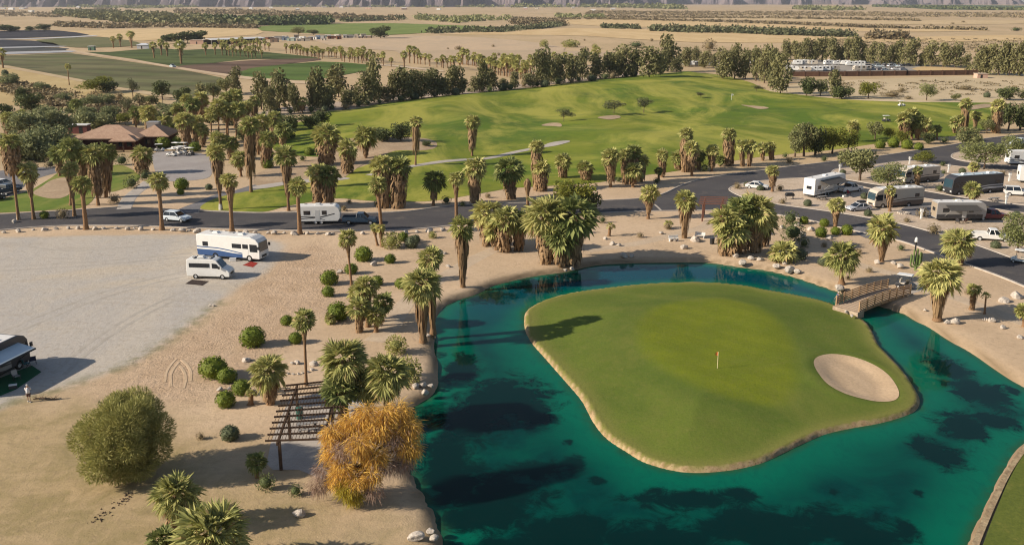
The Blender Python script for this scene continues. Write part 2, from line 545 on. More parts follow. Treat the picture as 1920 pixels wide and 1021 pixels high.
k.color(c); k.set(.035, .10); k.bsdf.inputs['Specular Tint'].default_value = (.04, .50, .60, 1); k.bsdf.inputs['IOR'].default_value = 1.33
k.bump(k.noise(p, 1.1, 3, .6, 0, (1, .6, 1)), .05, .12)
wme, wP = grid_mesh('pond_water', np.arange(-25, 82, .6), np.arange(50, 152, .6), lambda P: np.full(len(P), WATER_Z), k.mat)
dw = sdist(wP, POND); di = -sdist(wP, ISLE); dm = np.minimum(dw, di)
put_attr(wme, 'deep', sstep(dm + 1.2 * fbm(wP, .12, 9, 3), 1.2, 7.0))
put_attr(wme, 'shelf', np.exp(-((dm - .2) / .55) ** 2))
put_attr(wme, 'painted_sky', sstep(wP[:, 1], G(0, 680).y, G(0, 520).y) * sstep(dm, .5, 4) * .95)
def blob(ells):
    out = np.full(len(wP), -1.0)
    for (px, py, rx, ry) in ells:
        cc = G(px, py, WATER_Z); ax = MPP(py) * rx; ay = abs(G(px, py - ry, WATER_Z).y - G(px, py + ry, WATER_Z).y) / 2
        r = np.hypot((wP[:, 0] - cc.x) / ax, (wP[:, 1] - cc.y) / ay)
        out = np.maximum(out, 1.35 - r)
    return np.clip(out - .35 + .5, -1, 1.3)
weeds = [(950, 745, 95, 42), (880, 790, 90, 45), (1000, 770, 48, 32), (870, 690, 40, 30), (850, 900, 75, 70), (920, 950, 110, 70), (1075, 868, 24, 16), (1120, 900, 17, 10), (1064, 828, 11, 7), (1000, 880, 70, 22),
         (1290, 935, 120, 20), (1390, 925, 30, 16), (1420, 990, 170, 45), (1240, 1010, 150, 35), (1580, 985, 110, 38), (1640, 1010, 80, 30), (1565, 922, 14, 9), (1060, 1000, 150, 40),
         (1760, 850, 50, 32), (1800, 800, 60, 30), (1840, 740, 55, 40), (1780, 690, 40, 30), (1870, 790, 40, 22), (1730, 835, 30, 14), (1720, 923, 14, 9), (1700, 990, 30, 25), (1897, 730, 14, 10),
         (905, 555, 55, 14), (1000, 535, 60, 14), (1080, 515, 50, 12), (905, 760, 60, 40), (840, 840, 60, 50), (960, 1040, 200, 40), (1400, 1050, 300, 40)]
put_attr(wme, 'weed', blob(weeds) + .10 * fbm(wP, .25, 21, 3))
tag(link('pond_water', wme), None, None, kind='structure')

# ---- the island with its green and bunker
k = NT('island_turf'); p = k.pos()
t = k.mix(k.ramp(k.noise(p, .10, 5, .62, .5), .36, .64), (.118, .155, .022), (.092, .130, .018))
t = k.mix(k.math('MULTIPLY', k.ramp(k.noise(p, .35, 5, .7, .3), .45, .75), .6), t, (.145, .155, .032))
g = k.mix(k.ramp(k.noise(p, .2, 4, .6), .35, .65), (.155, .182, .011), (.128, .160, .011))
wv = k.node('ShaderNodeTexWave', bands_direction='DIAGONAL'); k.ln(p, wv.inputs['Vector']); wv.inputs['Scale'].default_value = .13; wv.inputs['Distortion'].default_value = .4
g = k.mix(k.math('MULTIPLY', k.ramp(wv.outputs['Fac'], .35, .65), .35), g, (.120, .145, .009))
t = k.mix(k.math('MULTIPLY', k.attr('collar'), .35), t, (.060, .098, .013))
t = k.mix(k.attr('green'), t, g)
t = k.mix(k.math('MULTIPLY', k.attr('rim'), .7), t, (.22, .20, .055))
t = k.mix(k.math('MULTIPLY', k.ramp(k.noise(p, 4.0, 4, .75), .42, .8), .5), t, (.055, .080, .012))
t = k.mix(k.math('MULTIPLY', k.ramp(k.noise(p, 1.3, 5, .78, .4), .48, .74), .38), t, (.17, .17, .045))
t = k.mix(k.math('MULTIPLY', k.ramp(k.noise(p, .06, 6, .7, 1.2), .5, .7), .45), t, (.165, .165, .036))
bk = k.mix(k.ramp(k.noise(p, 1.5, 5, .7), .35, .65), (.44, .32, .18), (.28, .19, .10))
bk = k.mix(k.ramp(k.noise(p, 5, 3, .7), .55, .7), bk, (.17, .11, .06))
t = k.mix(k.attr('bank'), t, bk)
k.color(t); k.set(.9, .15); k.bump(k.noise(p, 2.6, 5, .72), .4, .12)
x0, y0 = ISLE.min(0) - 2; x1, y1 = ISLE.max(0) + 2
ime, iP = grid_mesh('island', np.arange(x0, x1, .35), np.arange(y0, y1, .35), isle_z, k.mat)
d = sdist(iP, ISLE)
put_attr(ime, 'bank', np.clip((.10 + .16 * fbm(iP, .6, 2, 3) - d) / .14, 0, 1))
put_attr(ime, 'rim', np.exp(-(np.maximum(d, 0) / 1.3) ** 2))
put_attr(ime, 'collar', np.exp(-((sdist(iP, GREEN) + 2.2 + 1.2 * fbm(iP, .12, 6, 2)) / 1.9) ** 2))
put_attr(ime, 'green', np.clip(.5 + sdist(iP, GREEN) / 1.6, 0, 1))
keep = d > -1.7
bm = bmesh.new(); bm.from_mesh(ime); bm.verts.ensure_lookup_table()
bmesh.ops.delete(bm, geom=[v_ for v_, kk in zip(bm.verts, keep) if not kk], context='VERTS'); bm.to_mesh(ime); bm.free()
tag(link('island_turf', ime), None, None, kind='structure')
bp = [Vector((x, y, 0)) for x, y in BUNK]
sheet('bunker_sand', None, .035, M['bunker'], pts=bp, step=.5, height=lambda V: isle_z(V))

# the far bank's turf at the lower right corner
k2 = M['lawn']
TURF2 = a2(gl([(1836, 1060), (1845, 1015), (1872, 945), (1899, 885), (1935, 832), (1990, 812), (2060, 820), (2200, 830), (2300, 1100), (1900, 1200)], 0, 4))
sheet('lawn', None, .03, surf('bank_turf', (.125, .145, .026), (.10, .125, .022), .12, 3, (.06, .08, .014), .9, .15, (2.5, .4, .1), (.18, .175, .04)), pts=[Vector((x, y, 0)) for x, y in TURF2], step=1.5)
ribbon('kerb_stones', [(1823, 1040), (1835, 1005), (1864, 938), (1892, 882), (1929, 828)], .5, -.25, .06, surf('bank_stone', (.46, .36, .22), (.28, .20, .12), 1.2, 4, (.2, .14, .08), .95, .1, (2, .8, .2)))

# ------------------------------------------------------------------ roads, drives, paths, lots
UPPER = [(-80, 404), (0, 402), (60, 399), (130, 395), (225, 388), (300, 390), (372, 395), (480, 399), (555, 398), (640, 399), (705, 399), (767, 396), (825, 388), (890, 383), (960, 381), (1060, 379), (1135, 376), (1205, 372),
         (1242, 364), (1272, 350), (1307, 338), (1370, 327), (1435, 319), (1470, 314), (1520, 308), (1580, 301), (1655, 292), (1720, 282), (1790, 271), (1840, 261), (1925, 252), (2010, 246)]
LOWER = [(-80, 438), (0, 432), (70, 426), (150, 423), (275, 424), (370, 428), (480, 431), (630, 433), (755, 431), (840, 424), (930, 412), (1020, 404), (1102, 401), (1185, 397), (1310, 395), (1380, 396), (1450, 402), (1512, 412), (1603, 433), (1688, 452),
         (1753, 475), (1816, 497), (1879, 520), (1940, 545), (2060, 590)]
ISL1 = [(1368, 357), (1376, 349), (1395, 344), (1440, 338), (1500, 334), (1545, 336), (1590, 344), (1655, 359), (1725, 371), (1830, 386), (1895, 397), (2000, 415), (2000, 520), (1920, 492), (1832, 460), (1765, 440), (1690, 420), (1620, 407), (1552, 396), (1457, 383), (1400, 372)]
ISL2 = [(1559, 326), (1566, 318), (1590, 315), (1640, 309), (1700, 302), (1755, 307), (1815, 314), (1925, 321), (2010, 326), (2010, 396), (1920, 385), (1815, 372), (1727, 357), (1655, 348), (1600, 339), (1570, 333)]
ISL3 = [(1784, 294), (1792, 287), (1830, 282), (1930, 276), (2010, 272), (2010, 318), (1900, 312), (1850, 308), (1800, 301)]
roadpts = gl(UPPER, 0, 4, False) + gl(LOWER[::-1], 0, 4, False)
sheet('road', None, .020, M['asphalt'], pts=roadpts)
for q in (ISL1, ISL2, ISL3):
    sheet('campsite_ground', q, .10, M['pad'], 4)
    ribbon('kerb', q, .28, .0, .14, M['kerb'], 4, closed=True)
ribbon('kerb', UPPER[:5], .35, 0, .14, M['kerb'], 4); ribbon('kerb', UPPER[6:], .35, 0, .14, M['kerb'], 4)
ribbon('kerb', LOWER, .40, 0, .14, M['kerb'], 4)
sheet('road_strip', [(330, 397), (345, 388), (372, 378), (400, 366), (440, 357), (478, 346), (500, 350), (470, 360), (420, 368), (395, 379), (374, 392), (372, 399)], .026, M['drive'], 3)
ribbon('driveway_path', [(232, 392), (240, 375), (252, 362), (268, 350), (280, 340)], 2.6, .0, .03, M['concrete'], 5)
sheet('parking_lot', [(288, 287), (330, 283), (385, 290), (396, 308), (397, 326), (380, 336), (318, 340), (296, 330), (288, 310)], .024, surf('lot_paving', (.36, .33, .31), (.30, .27, .255), .15, 3, (.22, .20, .19), .9, .2), 4)
sheet('parking_lot', [(-60, 330), (30, 318), (105, 312), (132, 316), (60, 338), (28, 362), (-60, 385)], .024, M['drive'], 3)
ribbon('road_line', [(1227, 383), (1233, 388), (1240, 395)], .35, .021, .027, M['kerb'], 3)
TRK = surf('packed_gravel', (.37, .335, .29), (.44, .40, .35), .5, 3, (.30, .27, .23), .95, .1)
for q in ([(-40, 640), (80, 590), (200, 545), (330, 512), (430, 498)], [(-40, 655), (80, 602), (200, 556), (330, 521), (440, 505)], [(0, 500), (150, 492), (300, 480), (360, 474)], [(0, 508), (150, 499), (300, 486), (360, 480)], [(100, 700), (170, 640), (260, 585), (345, 545)], [(120, 702), (186, 644), (272, 590), (352, 552)], [(40, 460), (130, 470), (250, 462), (340, 452)]):
    ribbon('wheel_track', q, .5, .004, .008, TRK, 6)
# pads of paler concrete where vehicles stand
for q in ([(1652, 310), (1760, 318), (1760, 336), (1690, 336), (1640, 325)], [(1720, 385), (1830, 402), (1760, 412), (1690, 398)], [(1600, 428), (1640, 420), (1650, 440), (1622, 446)]):
    sheet('concrete_slab', q, .13 if q[0][0] != 1600 else .03, M['drive'], 3)

# ------------------------------------------------------------------ grass of the course
FAIR = [(610, 210), (655, 206), (720, 194), (830, 180), (955, 169), (1060, 157), (1135, 148), (1210, 140), (1280, 136), (1345, 140), (1405, 154), (1440, 170), (1500, 177), (1590, 186), (1690, 190), (1815, 192), (1868, 194),
        (1872, 215), (1860, 236), (1820, 250), (1782, 256), (1720, 259), (1652, 268), (1570, 280), (1500, 287), (1435, 293), (1360, 304), (1285, 318), (1230, 326), (1170, 333), (1122, 342), (1040, 348), (960, 353), (905, 362),
        (805, 377), (705, 377), (635, 372), (600, 376), (540, 386), (495, 397), (440, 396), (378, 392), (390, 378), (425, 366), (475, 357), (527, 347), (600, 341), (642, 336), (660, 320), (700, 302), (640, 296), (560, 292), (515, 282), (508, 258), (540, 235), (590, 222)]
FAIRP = a2(gl(FAIR, 0, 5))
def fair_h(P):
    d = sdist(P, FAIRP)
    ed = sstep(d, 0, 16)
    return ed * np.maximum(0, .8 + 1.15 * fbm(P * np.array([[1, .55]]), .020, 7, 2) + .55 * fbm(P, .05, 8, 2)) + .9 * sstep(d, 0, 30) * sstep(P[:, 1], 260, 420)
def fair_at(x, y):
    P = np.array([[x, y]])
    return .035 + float(fair_h(P)[0]) if inside(P, FAIRP)[0] else 0.0
sheet('fairway', None, .035, M['fairway'], pts=[Vector((x, y, 0)) for x, y in FAIRP], step=3.0, height=fair_h)
sheet('lawn', [(-60, 392), (0, 374), (40, 362), (62, 354), (95, 334), (130, 312), (172, 318), (180, 345), (176, 372), (150, 390), (90, 394), (0, 399), (-60, 402)], .03, M['lawn'], 4)
sheet('lawn', [(203, 314), (225, 309), (248, 318), (263, 332), (245, 347), (222, 357), (204, 358), (196, 335)], .03, M['lawn'], 4)
sheet('bunker_sand', [(62, 362), (78, 350), (97, 338), (122, 333), (134, 344), (132, 362), (112, 372), (85, 371)], .05, M['bedsand'], 5)
def on_fair(z):
    return lambda V: np.array([max(0, fair_at(x, y) - .035) for x, y in V])
def bed(pix, z=.06, mat='bedsand', nm='sand_bed', step=3.0):
    sheet(nm, pix, z, M[mat], 5, step=step, height=on_fair(z))
bed([(585, 300), (630, 278), (700, 268), (770, 266), (812, 270), (818, 281), (790, 289), (740, 290), (702, 300), (675, 312), (640, 335), (590, 342), (530, 346), (490, 350), (470, 335), (520, 310)])
bed([(480, 349), (560, 338), (640, 333), (650, 337), (560, 344), (500, 353), (478, 354)], .08, 'concrete', 'footpath', None)
bed([(1052, 241), (1035, 238), (1015, 236), (1030, 232), (1050, 234)], .10)
bed([(1120, 226), (1140, 221), (1160, 220), (1162, 226), (1142, 231)], .10)
bed([(1815, 203), (1840, 197), (1866, 196), (1868, 200), (1840, 204), (1822, 207)], .10)
bed([(1390, 200), (1410, 206), (1425, 208), (1440, 206)], .10)
PATH = [(690, 330), (730, 324), (775, 316), (820, 310), (868, 304), (915, 297), (958, 289), (1000, 283), (1040, 275)]
pp = gl(PATH, 0, 5, False)
ribbon('footpath', None, 2.4, -.05, .05, M['concrete'], pts=[Vector((q.x, q.y, 0)) for q in pp])
for o in [col.objects[-1]]:
    me = o.data
    for v_ in me.vertices: v_.co.z += max(0, fair_at(v_.co.x, v_.co.y))
bed([(1018, 281), (1030, 274), (1062, 270), (1068, 273), (1045, 279)], .09, 'concrete', 'concrete_pad', 2.0)
# paths in the sand garden beyond the pond
for q, wd in (([(1100, 470), (1150, 462), (1200, 455), (1260, 440), (1320, 425), (1336, 408), (1340, 399)], 2.2), ([(700, 640), (730, 615), (745, 590), (770, 560), (830, 520), (900, 480), (960, 455)], 2.4), ([(1590, 490), (1640, 505), (1700, 520), (1740, 545), (1800, 560), (1880, 590), (1960, 620)], 2.2)):
    ribbon('footpath', q, wd, .0, .012, surf('path_' + str(wd) + str(q[0][0]), (.54, .43, .31), (.46, .36, .26), .3, 2.5, (.36, .27, .19), .95, .1))

# ------------------------------------------------------------------ the far farmland
def field(name, pix, a, b, z=.12, rows=None, ang=0.0, mul=1.0):
    k = NT(name + '_soil'); p = k.pos()
    c = k.mix(k.ramp(k.noise(p, .035, 5, .65, .5, (1, .35, 1)), .35, .65), a, b)
    if rows:
        mp = k.node('ShaderNodeMapping'); k.ln(p, mp.inputs[0]); mp.inputs['Rotation'].default_value = (0, 0, ang)
        wv = k.node('ShaderNodeTexWave', bands_direction='Y'); k.ln(mp.outputs[0], wv.inputs['Vector']); wv.inputs['Scale'].default_value = .011; wv.inputs['Distortion'].default_value = 1.5; wv.inputs['Detail'].default_value = 3; wv.inputs['Detail Scale'].default_value = .3
        c = k.mix(k.math('MULTIPLY', k.ramp(wv.outputs['Fac'], .3, .7), .75), c, tuple(x * .6 for x in b))
        c = k.mix(k.math('MULTIPLY', k.ramp(k.noise(p, .03, 3, .6, .3, (.3, 1, 1, ang)), .42, .6), .5), c, tuple(x * 1.5 for x in b))
    c = k.mix(k.math('MULTIPLY', k.ramp(k.noise(p, .25, 5, .75), .45, .75), .4), c, tuple(x * .6 for x in b))
    k.color(c); k.set(.95, .1)
    sheet(name, pix, z, k.mat, 2)
field('field', [(-40, 108), (0, 105), (120, 100), (140, 101), (230, 114), (320, 128), (392, 141), (425, 152), (400, 178), (345, 181), (285, 172), (212, 162), (147, 148), (75, 135), (15, 123), (-40, 120)], (.10, .115, .045), (.14, .130, .065), .12, .12, .5)
field('field', [(205, 98), (290, 91), (350, 94), (420, 92), (560, 104), (600, 110), (560, 112), (480, 111), (420, 116), (375, 122), (325, 124), (250, 111), (160, 98)], (.060, .088, .030), (.085, .105, .035), .12, .12, .35)
field('field', [(332, 125), (375, 121), (480, 113), (580, 110), (600, 113), (480, 127), (462, 132), (425, 140), (370, 133)], (.16, .105, .075), (.13, .085, .06), .14, .12, .35)
field('field', [(425, 142), (462, 132), (480, 127), (600, 116), (692, 122), (712, 127), (650, 140), (580, 151), (530, 149), (480, 147)], (.060, .105, .022), (.085, .125, .03), .16, .12, .35)
field('field', [(490, 50), (540, 47), (605, 45), (720, 44), (800, 46), (960, 53), (900, 58), (800, 62), (730, 66), (630, 65), (567, 62), (490, 58)], (.15, .20, .05), (.19, .23, .065), .3)
field('field', [(0, 58.5), (60, 57), (110, 58), (168, 66), (90, 70), (0, 73), (-60, 73), (-60, 58)], (.035, .035, .042), (.05, .048, .055), .3)
field('field', [(-60, 76), (60, 77), (112, 86), (0, 89), (-60, 90)], (.035, .036, .045), (.05, .05, .058), .3)
field('field', [(-60, 92), (0, 91.5), (110, 90), (122, 94.5), (0, 98), (-60, 99)], (.05, .055, .055), (.08, .08, .075), .3)
field('plastic_sheet_field', [(-60, 99), (0, 98.5), (122, 95.5), (135, 98.5), (0, 103), (-60, 104)], (.42, .42, .43), (.36, .36, .37), .3)
field('plastic_sheet_field', [(-60, 73.8), (0, 73.6), (90, 71.5), (168, 67.3), (180, 68.5), (90, 73.2), (0, 75), (-60, 75.5)], (.52, .51, .50), (.44, .43, .42), .35)
field('plastic_sheet_field', [(-60, 90.2), (0, 89.3), (110, 87), (116, 88.5), (0, 91.4), (-60, 92)], (.42, .42, .43), (.36, .36, .37), .35)
field('field', [(66, 76), (180, 70), (215, 73), (255, 79), (262, 86), (170, 90), (118, 87)], (.16, .15, .07), (.12, .125, .055), .3)
field('field', [(125, 59), (280, 54.5), (400, 52.5), (480, 56), (480, 66), (300, 75), (250, 77), (175, 67.5)], (.60, .44, .24), (.52, .38, .20), .25)
field('dirt_road', [(108, 87), (130, 90), (145, 96), (200, 104.5), (325, 124.5), (400, 136), (480, 146), (540, 151), (590, 156), (585, 159), (520, 154), (470, 150), (400, 140.5), (325, 128.5), (200, 107.5), (138, 99), (116, 91)], (.55, .42, .28), (.48, .36, .24), .2)
field('dirt_road', [(0, 122), (75, 135), (147, 149), (215, 163), (290, 174), (345, 184), (300, 182), (212, 167), (147, 153), (70, 139), (-20, 122)], (.50, .39, .24), (.44, .33, .2), .2)
field('dirt_road', [(690, 120), (740, 123), (785, 128), (830, 133), (826, 134.5), (780, 130), (735, 125), (688, 122)], (.58, .46, .33), (.5, .4, .29), .22)
straw = ((.60, .44, .24), (.52, .37, .19))
field('straw_field', [(-60, 126), (15, 126), (75, 139), (147, 153), (215, 168), (285, 180), (305, 196), (230, 212), (120, 205), (0, 196), (-60, 190)], (.50, .38, .19), (.42, .31, .15), .10)
field('straw_field', [(960, 58), (1070, 53), (1240, 56), (1420, 60), (1540, 66), (1700, 70), (1900, 66), (1960, 76), (1600, 80), (1300, 80), (1100, 68), (960, 66), (820, 65)], *straw, .25)
field('straw_field', [(1040, 42), (1080, 36.5), (1160, 37), (1300, 40), (1460, 46.5), (1640, 54), (1845, 56.5), (1820, 59), (1640, 60), (1460, 53), (1300, 50.5), (1150, 51)], *straw, .3)
field('straw_field', [(1230, 32), (1460, 31), (1640, 35), (1720, 38.5), (1940, 39), (1940, 44), (1800, 47), (1640, 46), (1460, 40), (1250, 35)], (.56, .42, .25), (.48, .36, .20), .35)
field('pale_field', [(600, 68), (830, 68), (960, 75), (1060, 90), (1020, 102), (900, 103), (760, 97), (620, 86)], (.45, .345, .235), (.51, .38, .25), .18)
field('pale_field', [(740, 97), (930, 95), (1160, 99), (1060, 115), (960, 126), (880, 122), (800, 110)], (.40, .31, .21), (.45, .34, .225), .22)
field('green_strip_field', [(1650, 10.2), (1760, 9.5), (1920, 11), (1960, 14), (1960, 18.5), (1760, 18.5), (1700, 14)], (.075, .115, .05), (.10, .13, .06), .6)
field('storage_yard', [(1478, 117), (1560, 113), (1700, 118), (1725, 125), (1720, 133), (1600, 137), (1478, 136)], (.34, .31, .27), (.28, .255, .22), .15)
field('dirt_strip', [(1722, 126), (1832, 131), (1830, 134), (1722, 134)], (.56, .40, .2), (.5, .36, .18), .16)
field('service_road', [(470, 215), (560, 196), (650, 190), (760, 178), (880, 168), (980, 158), (1080, 146), (1200, 137), (1205, 140), (1080, 153), (980, 165), (880, 176), (760, 187), (650, 203), (560, 212), (480, 226)], (.45, .36, .285), (.37, .29, .225), .05)
field('sand_track', [(1480, 176), (1590, 184), (1690, 187.5), (1815, 190), (1870, 191), (1930, 192), (1930, 195), (1815, 194), (1690, 192), (1590, 189), (1480, 180)], (.56, .45, .30), (.48, .38, .25), .08)
field('sand_lot', [(1440, 173), (1480, 160), (1600, 150), (1840, 142), (1960, 140), (1960, 190), (1700, 188), (1560, 182)], (.47, .375, .235), (.53, .42, .27), .05)

# ------------------------------------------------------------------ mountains at the valley's edge
k = NT('mountain_rock'); p = k.pos()
c = k.mix(k.ramp(k.noise(p, .004, 8, .7, .5), .35, .65), (.19, .155, .155), (.13, .112, .125))
k.color(c); k.set(1, 0)
def mountain(x0, x1, Y, hmax, depth, seed):
    nx, ny = 300, 34
    def zf(P):
        u = (P[:, 1] - Y) / depth
        wx = np.clip(np.minimum(P[:, 0] - x0, x1 - P[:, 0]) / ((x1 - x0) * .12), 0, 1)
        rid = np.array([abs(mnoise.fractal(Vector((x * .0030 + seed, y * .0012, seed)), .9, 2.1, 5)) for x, y in P])
        u = np.clip(u - .16 * np.clip(rid * 1.7, 0, 1), 0, 1)
        ff = np.array([mnoise.fractal(Vector((x * .0006 + seed * 3, seed, 0)), 1, 2, 3) for x, y in P])
        return -1 + hmax * (u ** .62) * np.maximum(.12, 1.0 + .7 * ff - 1.25 * rid) * wx
    me, P = grid_mesh('mountains', np.linspace(x0, x1, nx), Y + depth * np.linspace(0, 1, ny) ** 1.6, zf, k.mat, smooth=False)
    tag(link('mountains', me), None, None, kind='structure')
mountain(-4200, 900, 5200, 620, 2600, 1.3)
mountain(-400, 4200, 7600, 640, 3000, 4.1)
# ------------------------------------------------------------------ plants: meshes that many plants share
M['palm_leaf'] = leaf('palm_leaf', (.58, .53, .20), (.15, .185, .045), .28, ((.42, .32, .15), .93))
M['palm_leaf_dark'] = leaf('palm_leaf_dark', (.36, .36, .125), (.10, .14, .036), .25)
M['dead_frond'] = leaf('dead_frond', (.37, .245, .13), (.17, .10, .05), .12, objvar=.3)
k = NT('palm_bark'); p = k.pos(True)
c = k.mix(k.ramp(k.noise(p, 3, 4, .7, 0, (1, 1, 14)), .35, .65), (.27, .165, .09), (.17, .10, .055))
k.color(c); k.set(.95, .1); M['palm_bark'] = k.mat
M['bark'] = surf('tree_bark', (.16, .11, .075), (.10, .07, .05), 3, 10, (.06, .045, .03), .95, .1, obj=True)
M['white_bark'] = plain('limewashed_bark', (.55, .52, .47), .9, .1)

def fan(mb, rnd, org, az, el, pet, Rb, nseg, mi, droop):
    d = Vector((math.cos(el) * math.cos(az), math.cos(el) * math.sin(az), math.sin(el)))
    side = Vector((-math.sin(az), math.cos(az), 0))
    hub = org + d * pet + Vector((0, 0, -.10 * pet))
    mb.add([org + side * .012, org - side * .012, hub - side * .008, hub + side * .008], [(0, 1, 2, 3)], mi)
    el2 = el - droop - rnd.uniform(-.1, .22)
    a = Vector((math.cos(el2) * math.cos(az), math.cos(el2) * math.sin(az), math.sin(el2)))
    up = side.cross(a)
    roll = rnd.uniform(-.8, .8)
    s = side * math.cos(roll) + up * math.sin(roll)
    nrm = s.cross(a)
    if nrm.z < 0: nrm = -nrm
    span = R(105)
    for i in range(nseg):
        t = -span + 2 * span * (i + .5) / nseg
        L = Rb * (.78 + .22 * math.cos(t)) * rnd.uniform(.85, 1.08)
        sd = a * math.cos(t) + s * math.sin(t)
        wv = (a * -math.sin(t) + s * math.cos(t)) * (L * .62 * span / nseg * 1.05)
        fold = nrm * (abs(t) / span * .18 * Rb)
        mid = hub + sd * L * .6 + fold
        tip = hub + sd * L + fold * 1.1 + Vector((0, 0, -rnd.uniform(.03, .24) * L))
        pl = nrm * .02 * (1 if i % 2 else -1)
        mb.add([hub, mid - wv + pl, tip, mid + wv - pl], [(0, 1, 2, 3)], mi)

def palm_crown(name, seed, nleaf, nseg, lo=-52, mats=('palm_leaf', 'dead_frond'), pet=.46, blade=.56, droop=.10):
    rnd = random.Random(seed); mb = MB()
    for i in range(nleaf):
        f = (i + .5) / nleaf
        el = R(86 - (86 - lo) * f ** .9 + rnd.uniform(-9, 9))
        az = i * 2.39996 + rnd.uniform(-.2, .2)
        sc_ = rnd.uniform(.82, 1.1) * (1 if f > .12 else .8)
        fan(mb, rnd, Vector((0, 0, .02)), az, el, pet * sc_, blade * sc_, nseg, 1 if f > .93 else 0, droop + .30 * f)
    return mb.mesh(name, [M[m] for m in mats])

def palm_skirt(name, seed, prof, n=240, seg=.24):
    rnd = random.Random(seed); mb = MB()
    def rad(z): return float(np.interp(z, [q[0] for q in prof], [q[1] for q in prof]))
    rings, N = 9, 12
    vs = []
    for r_ in range(rings):
        z = r_ / (rings - 1) * .93
        for a_ in range(N):
            rr = rad(z) * .74 * rnd.uniform(.88, 1.1)
            t = 2 * math.pi * a_ / N
            vs.append((rr * math.cos(t), rr * math.sin(t), -z))
    mb.add(vs, [(r_ * N + a_, (r_ + 1) * N + a_, (r_ + 1) * N + (a_ + 1) % N, r_ * N + (a_ + 1) % N) for r_ in range(rings - 1) for a_ in range(N)])
    for i in range(n):
        z = rnd.uniform(0, .9) ** .9
        az = rnd.uniform(0, 2 * math.pi)
        r0 = rad(z) * rnd.uniform(.70, .95); r1 = rad(min(1, z + seg)) * rnd.uniform(.8, 1.42)
        L = seg * rnd.uniform(.7, 1.4)
        c_, s_ = math.cos(az), math.sin(az)
        tw = rnd.uniform(-.3, .3); wd = rnd.uniform(.06, .20)
        t0 = Vector((-s_, c_, 0))
        p0 = Vector((c_ * r0, s_ * r0, -z)); p1 = Vector((c_ * (r0 * .4 + r1 * .7), s_ * (r0 * .4 + r1 * .7), -z - L * .5))
        p2 = Vector((math.cos(az + tw * .3) * r1, math.sin(az + tw * .3) * r1, -z - L))
        mb.add([p0 - t0 * wd * .3, p0 + t0 * wd * .3, p1 + t0 * wd, p1 - t0 * wd, p2 + t0 * wd * .25, p2 - t0 * wd * .35], [(0, 1, 2, 3), (3, 2, 4, 5)])
    return mb.mesh(name, M['dead_frond'])

def palm_trunk(name, seed):
    rnd = random.Random(seed); mb = MB(); pts, rr = [], []
    for i in range(15):
        z = i / 14
        pts.append((0.10 * math.sin(z * 3 + seed), .10 * math.cos(z * 2.2 + seed) - .10, z * 1.0)); rr.append((1.45 if i == 0 else 1.15 if i == 1 else 1 - .22 * z) * rnd.uniform(.93, 1.07))
    # unit radius across, unit height up: rings kept level
    N = 9; b = []
    for (x, y, z), r_ in zip(pts, rr):
        for a_ in range(N):
            t = 2 * math.pi * a_ / N; b.append((x + r_ * math.cos(t), y + r_ * math.sin(t), z))
    mb.add(b, [(i * N + a_, i * N + (a_ + 1) % N, (i + 1) * N + (a_ + 1) % N, (i + 1) * N + a_) for i in range(14) for a_ in range(N)] + [tuple(14 * N + a_ for a_ in range(N))])
    return mb.mesh(name, M['palm_bark'], smooth=True)

CROWN_HI = [palm_crown('fan_palm_crown', 11 + i, 58, 20) for i in range(3)]
CROWN_MID = [palm_crown('fan_palm_crown', 21 + i, 46, 9) for i in range(4)]
CROWN_DARK = [palm_crown('fan_palm_crown', 31 + i, 46, 9, mats=('palm_leaf_dark', 'palm_leaf_dark')) for i in range(2)]
CROWN_LOW = [palm_crown('fan_palm_crown', 41 + i, 32, 6) for i in range(3)]
CROWN_YOUNG = [palm_crown('fan_palm_crown', 51 + i, 20, 13, lo=-5, pet=.55, blade=.5, droop=.15) for i in range(2)]
SK_FULL = [palm_skirt('dead_frond_skirt', 3 + i, [(0, .62), (.12, .95), (.4, .98), (.75, .84), (1, .72)], 300, .20) for i in range(3)]
SK_BALL = [palm_skirt('dead_frond_skirt', 13 + i, [(0, .55), (.18, .98), (.45, .85), (.8, .52), (1, .35)], 200, .30) for i in range(3)]
SK_LOW = [palm_skirt('dead_frond_skirt', 23 + i, [(0, .6), (.15, .95), (.5, .9), (1, .6)], 70, .35) for i in range(2)]
TRUNK = [palm_trunk('palm_trunk', 5 + i) for i in range(3)]
_rp = random.Random(99)

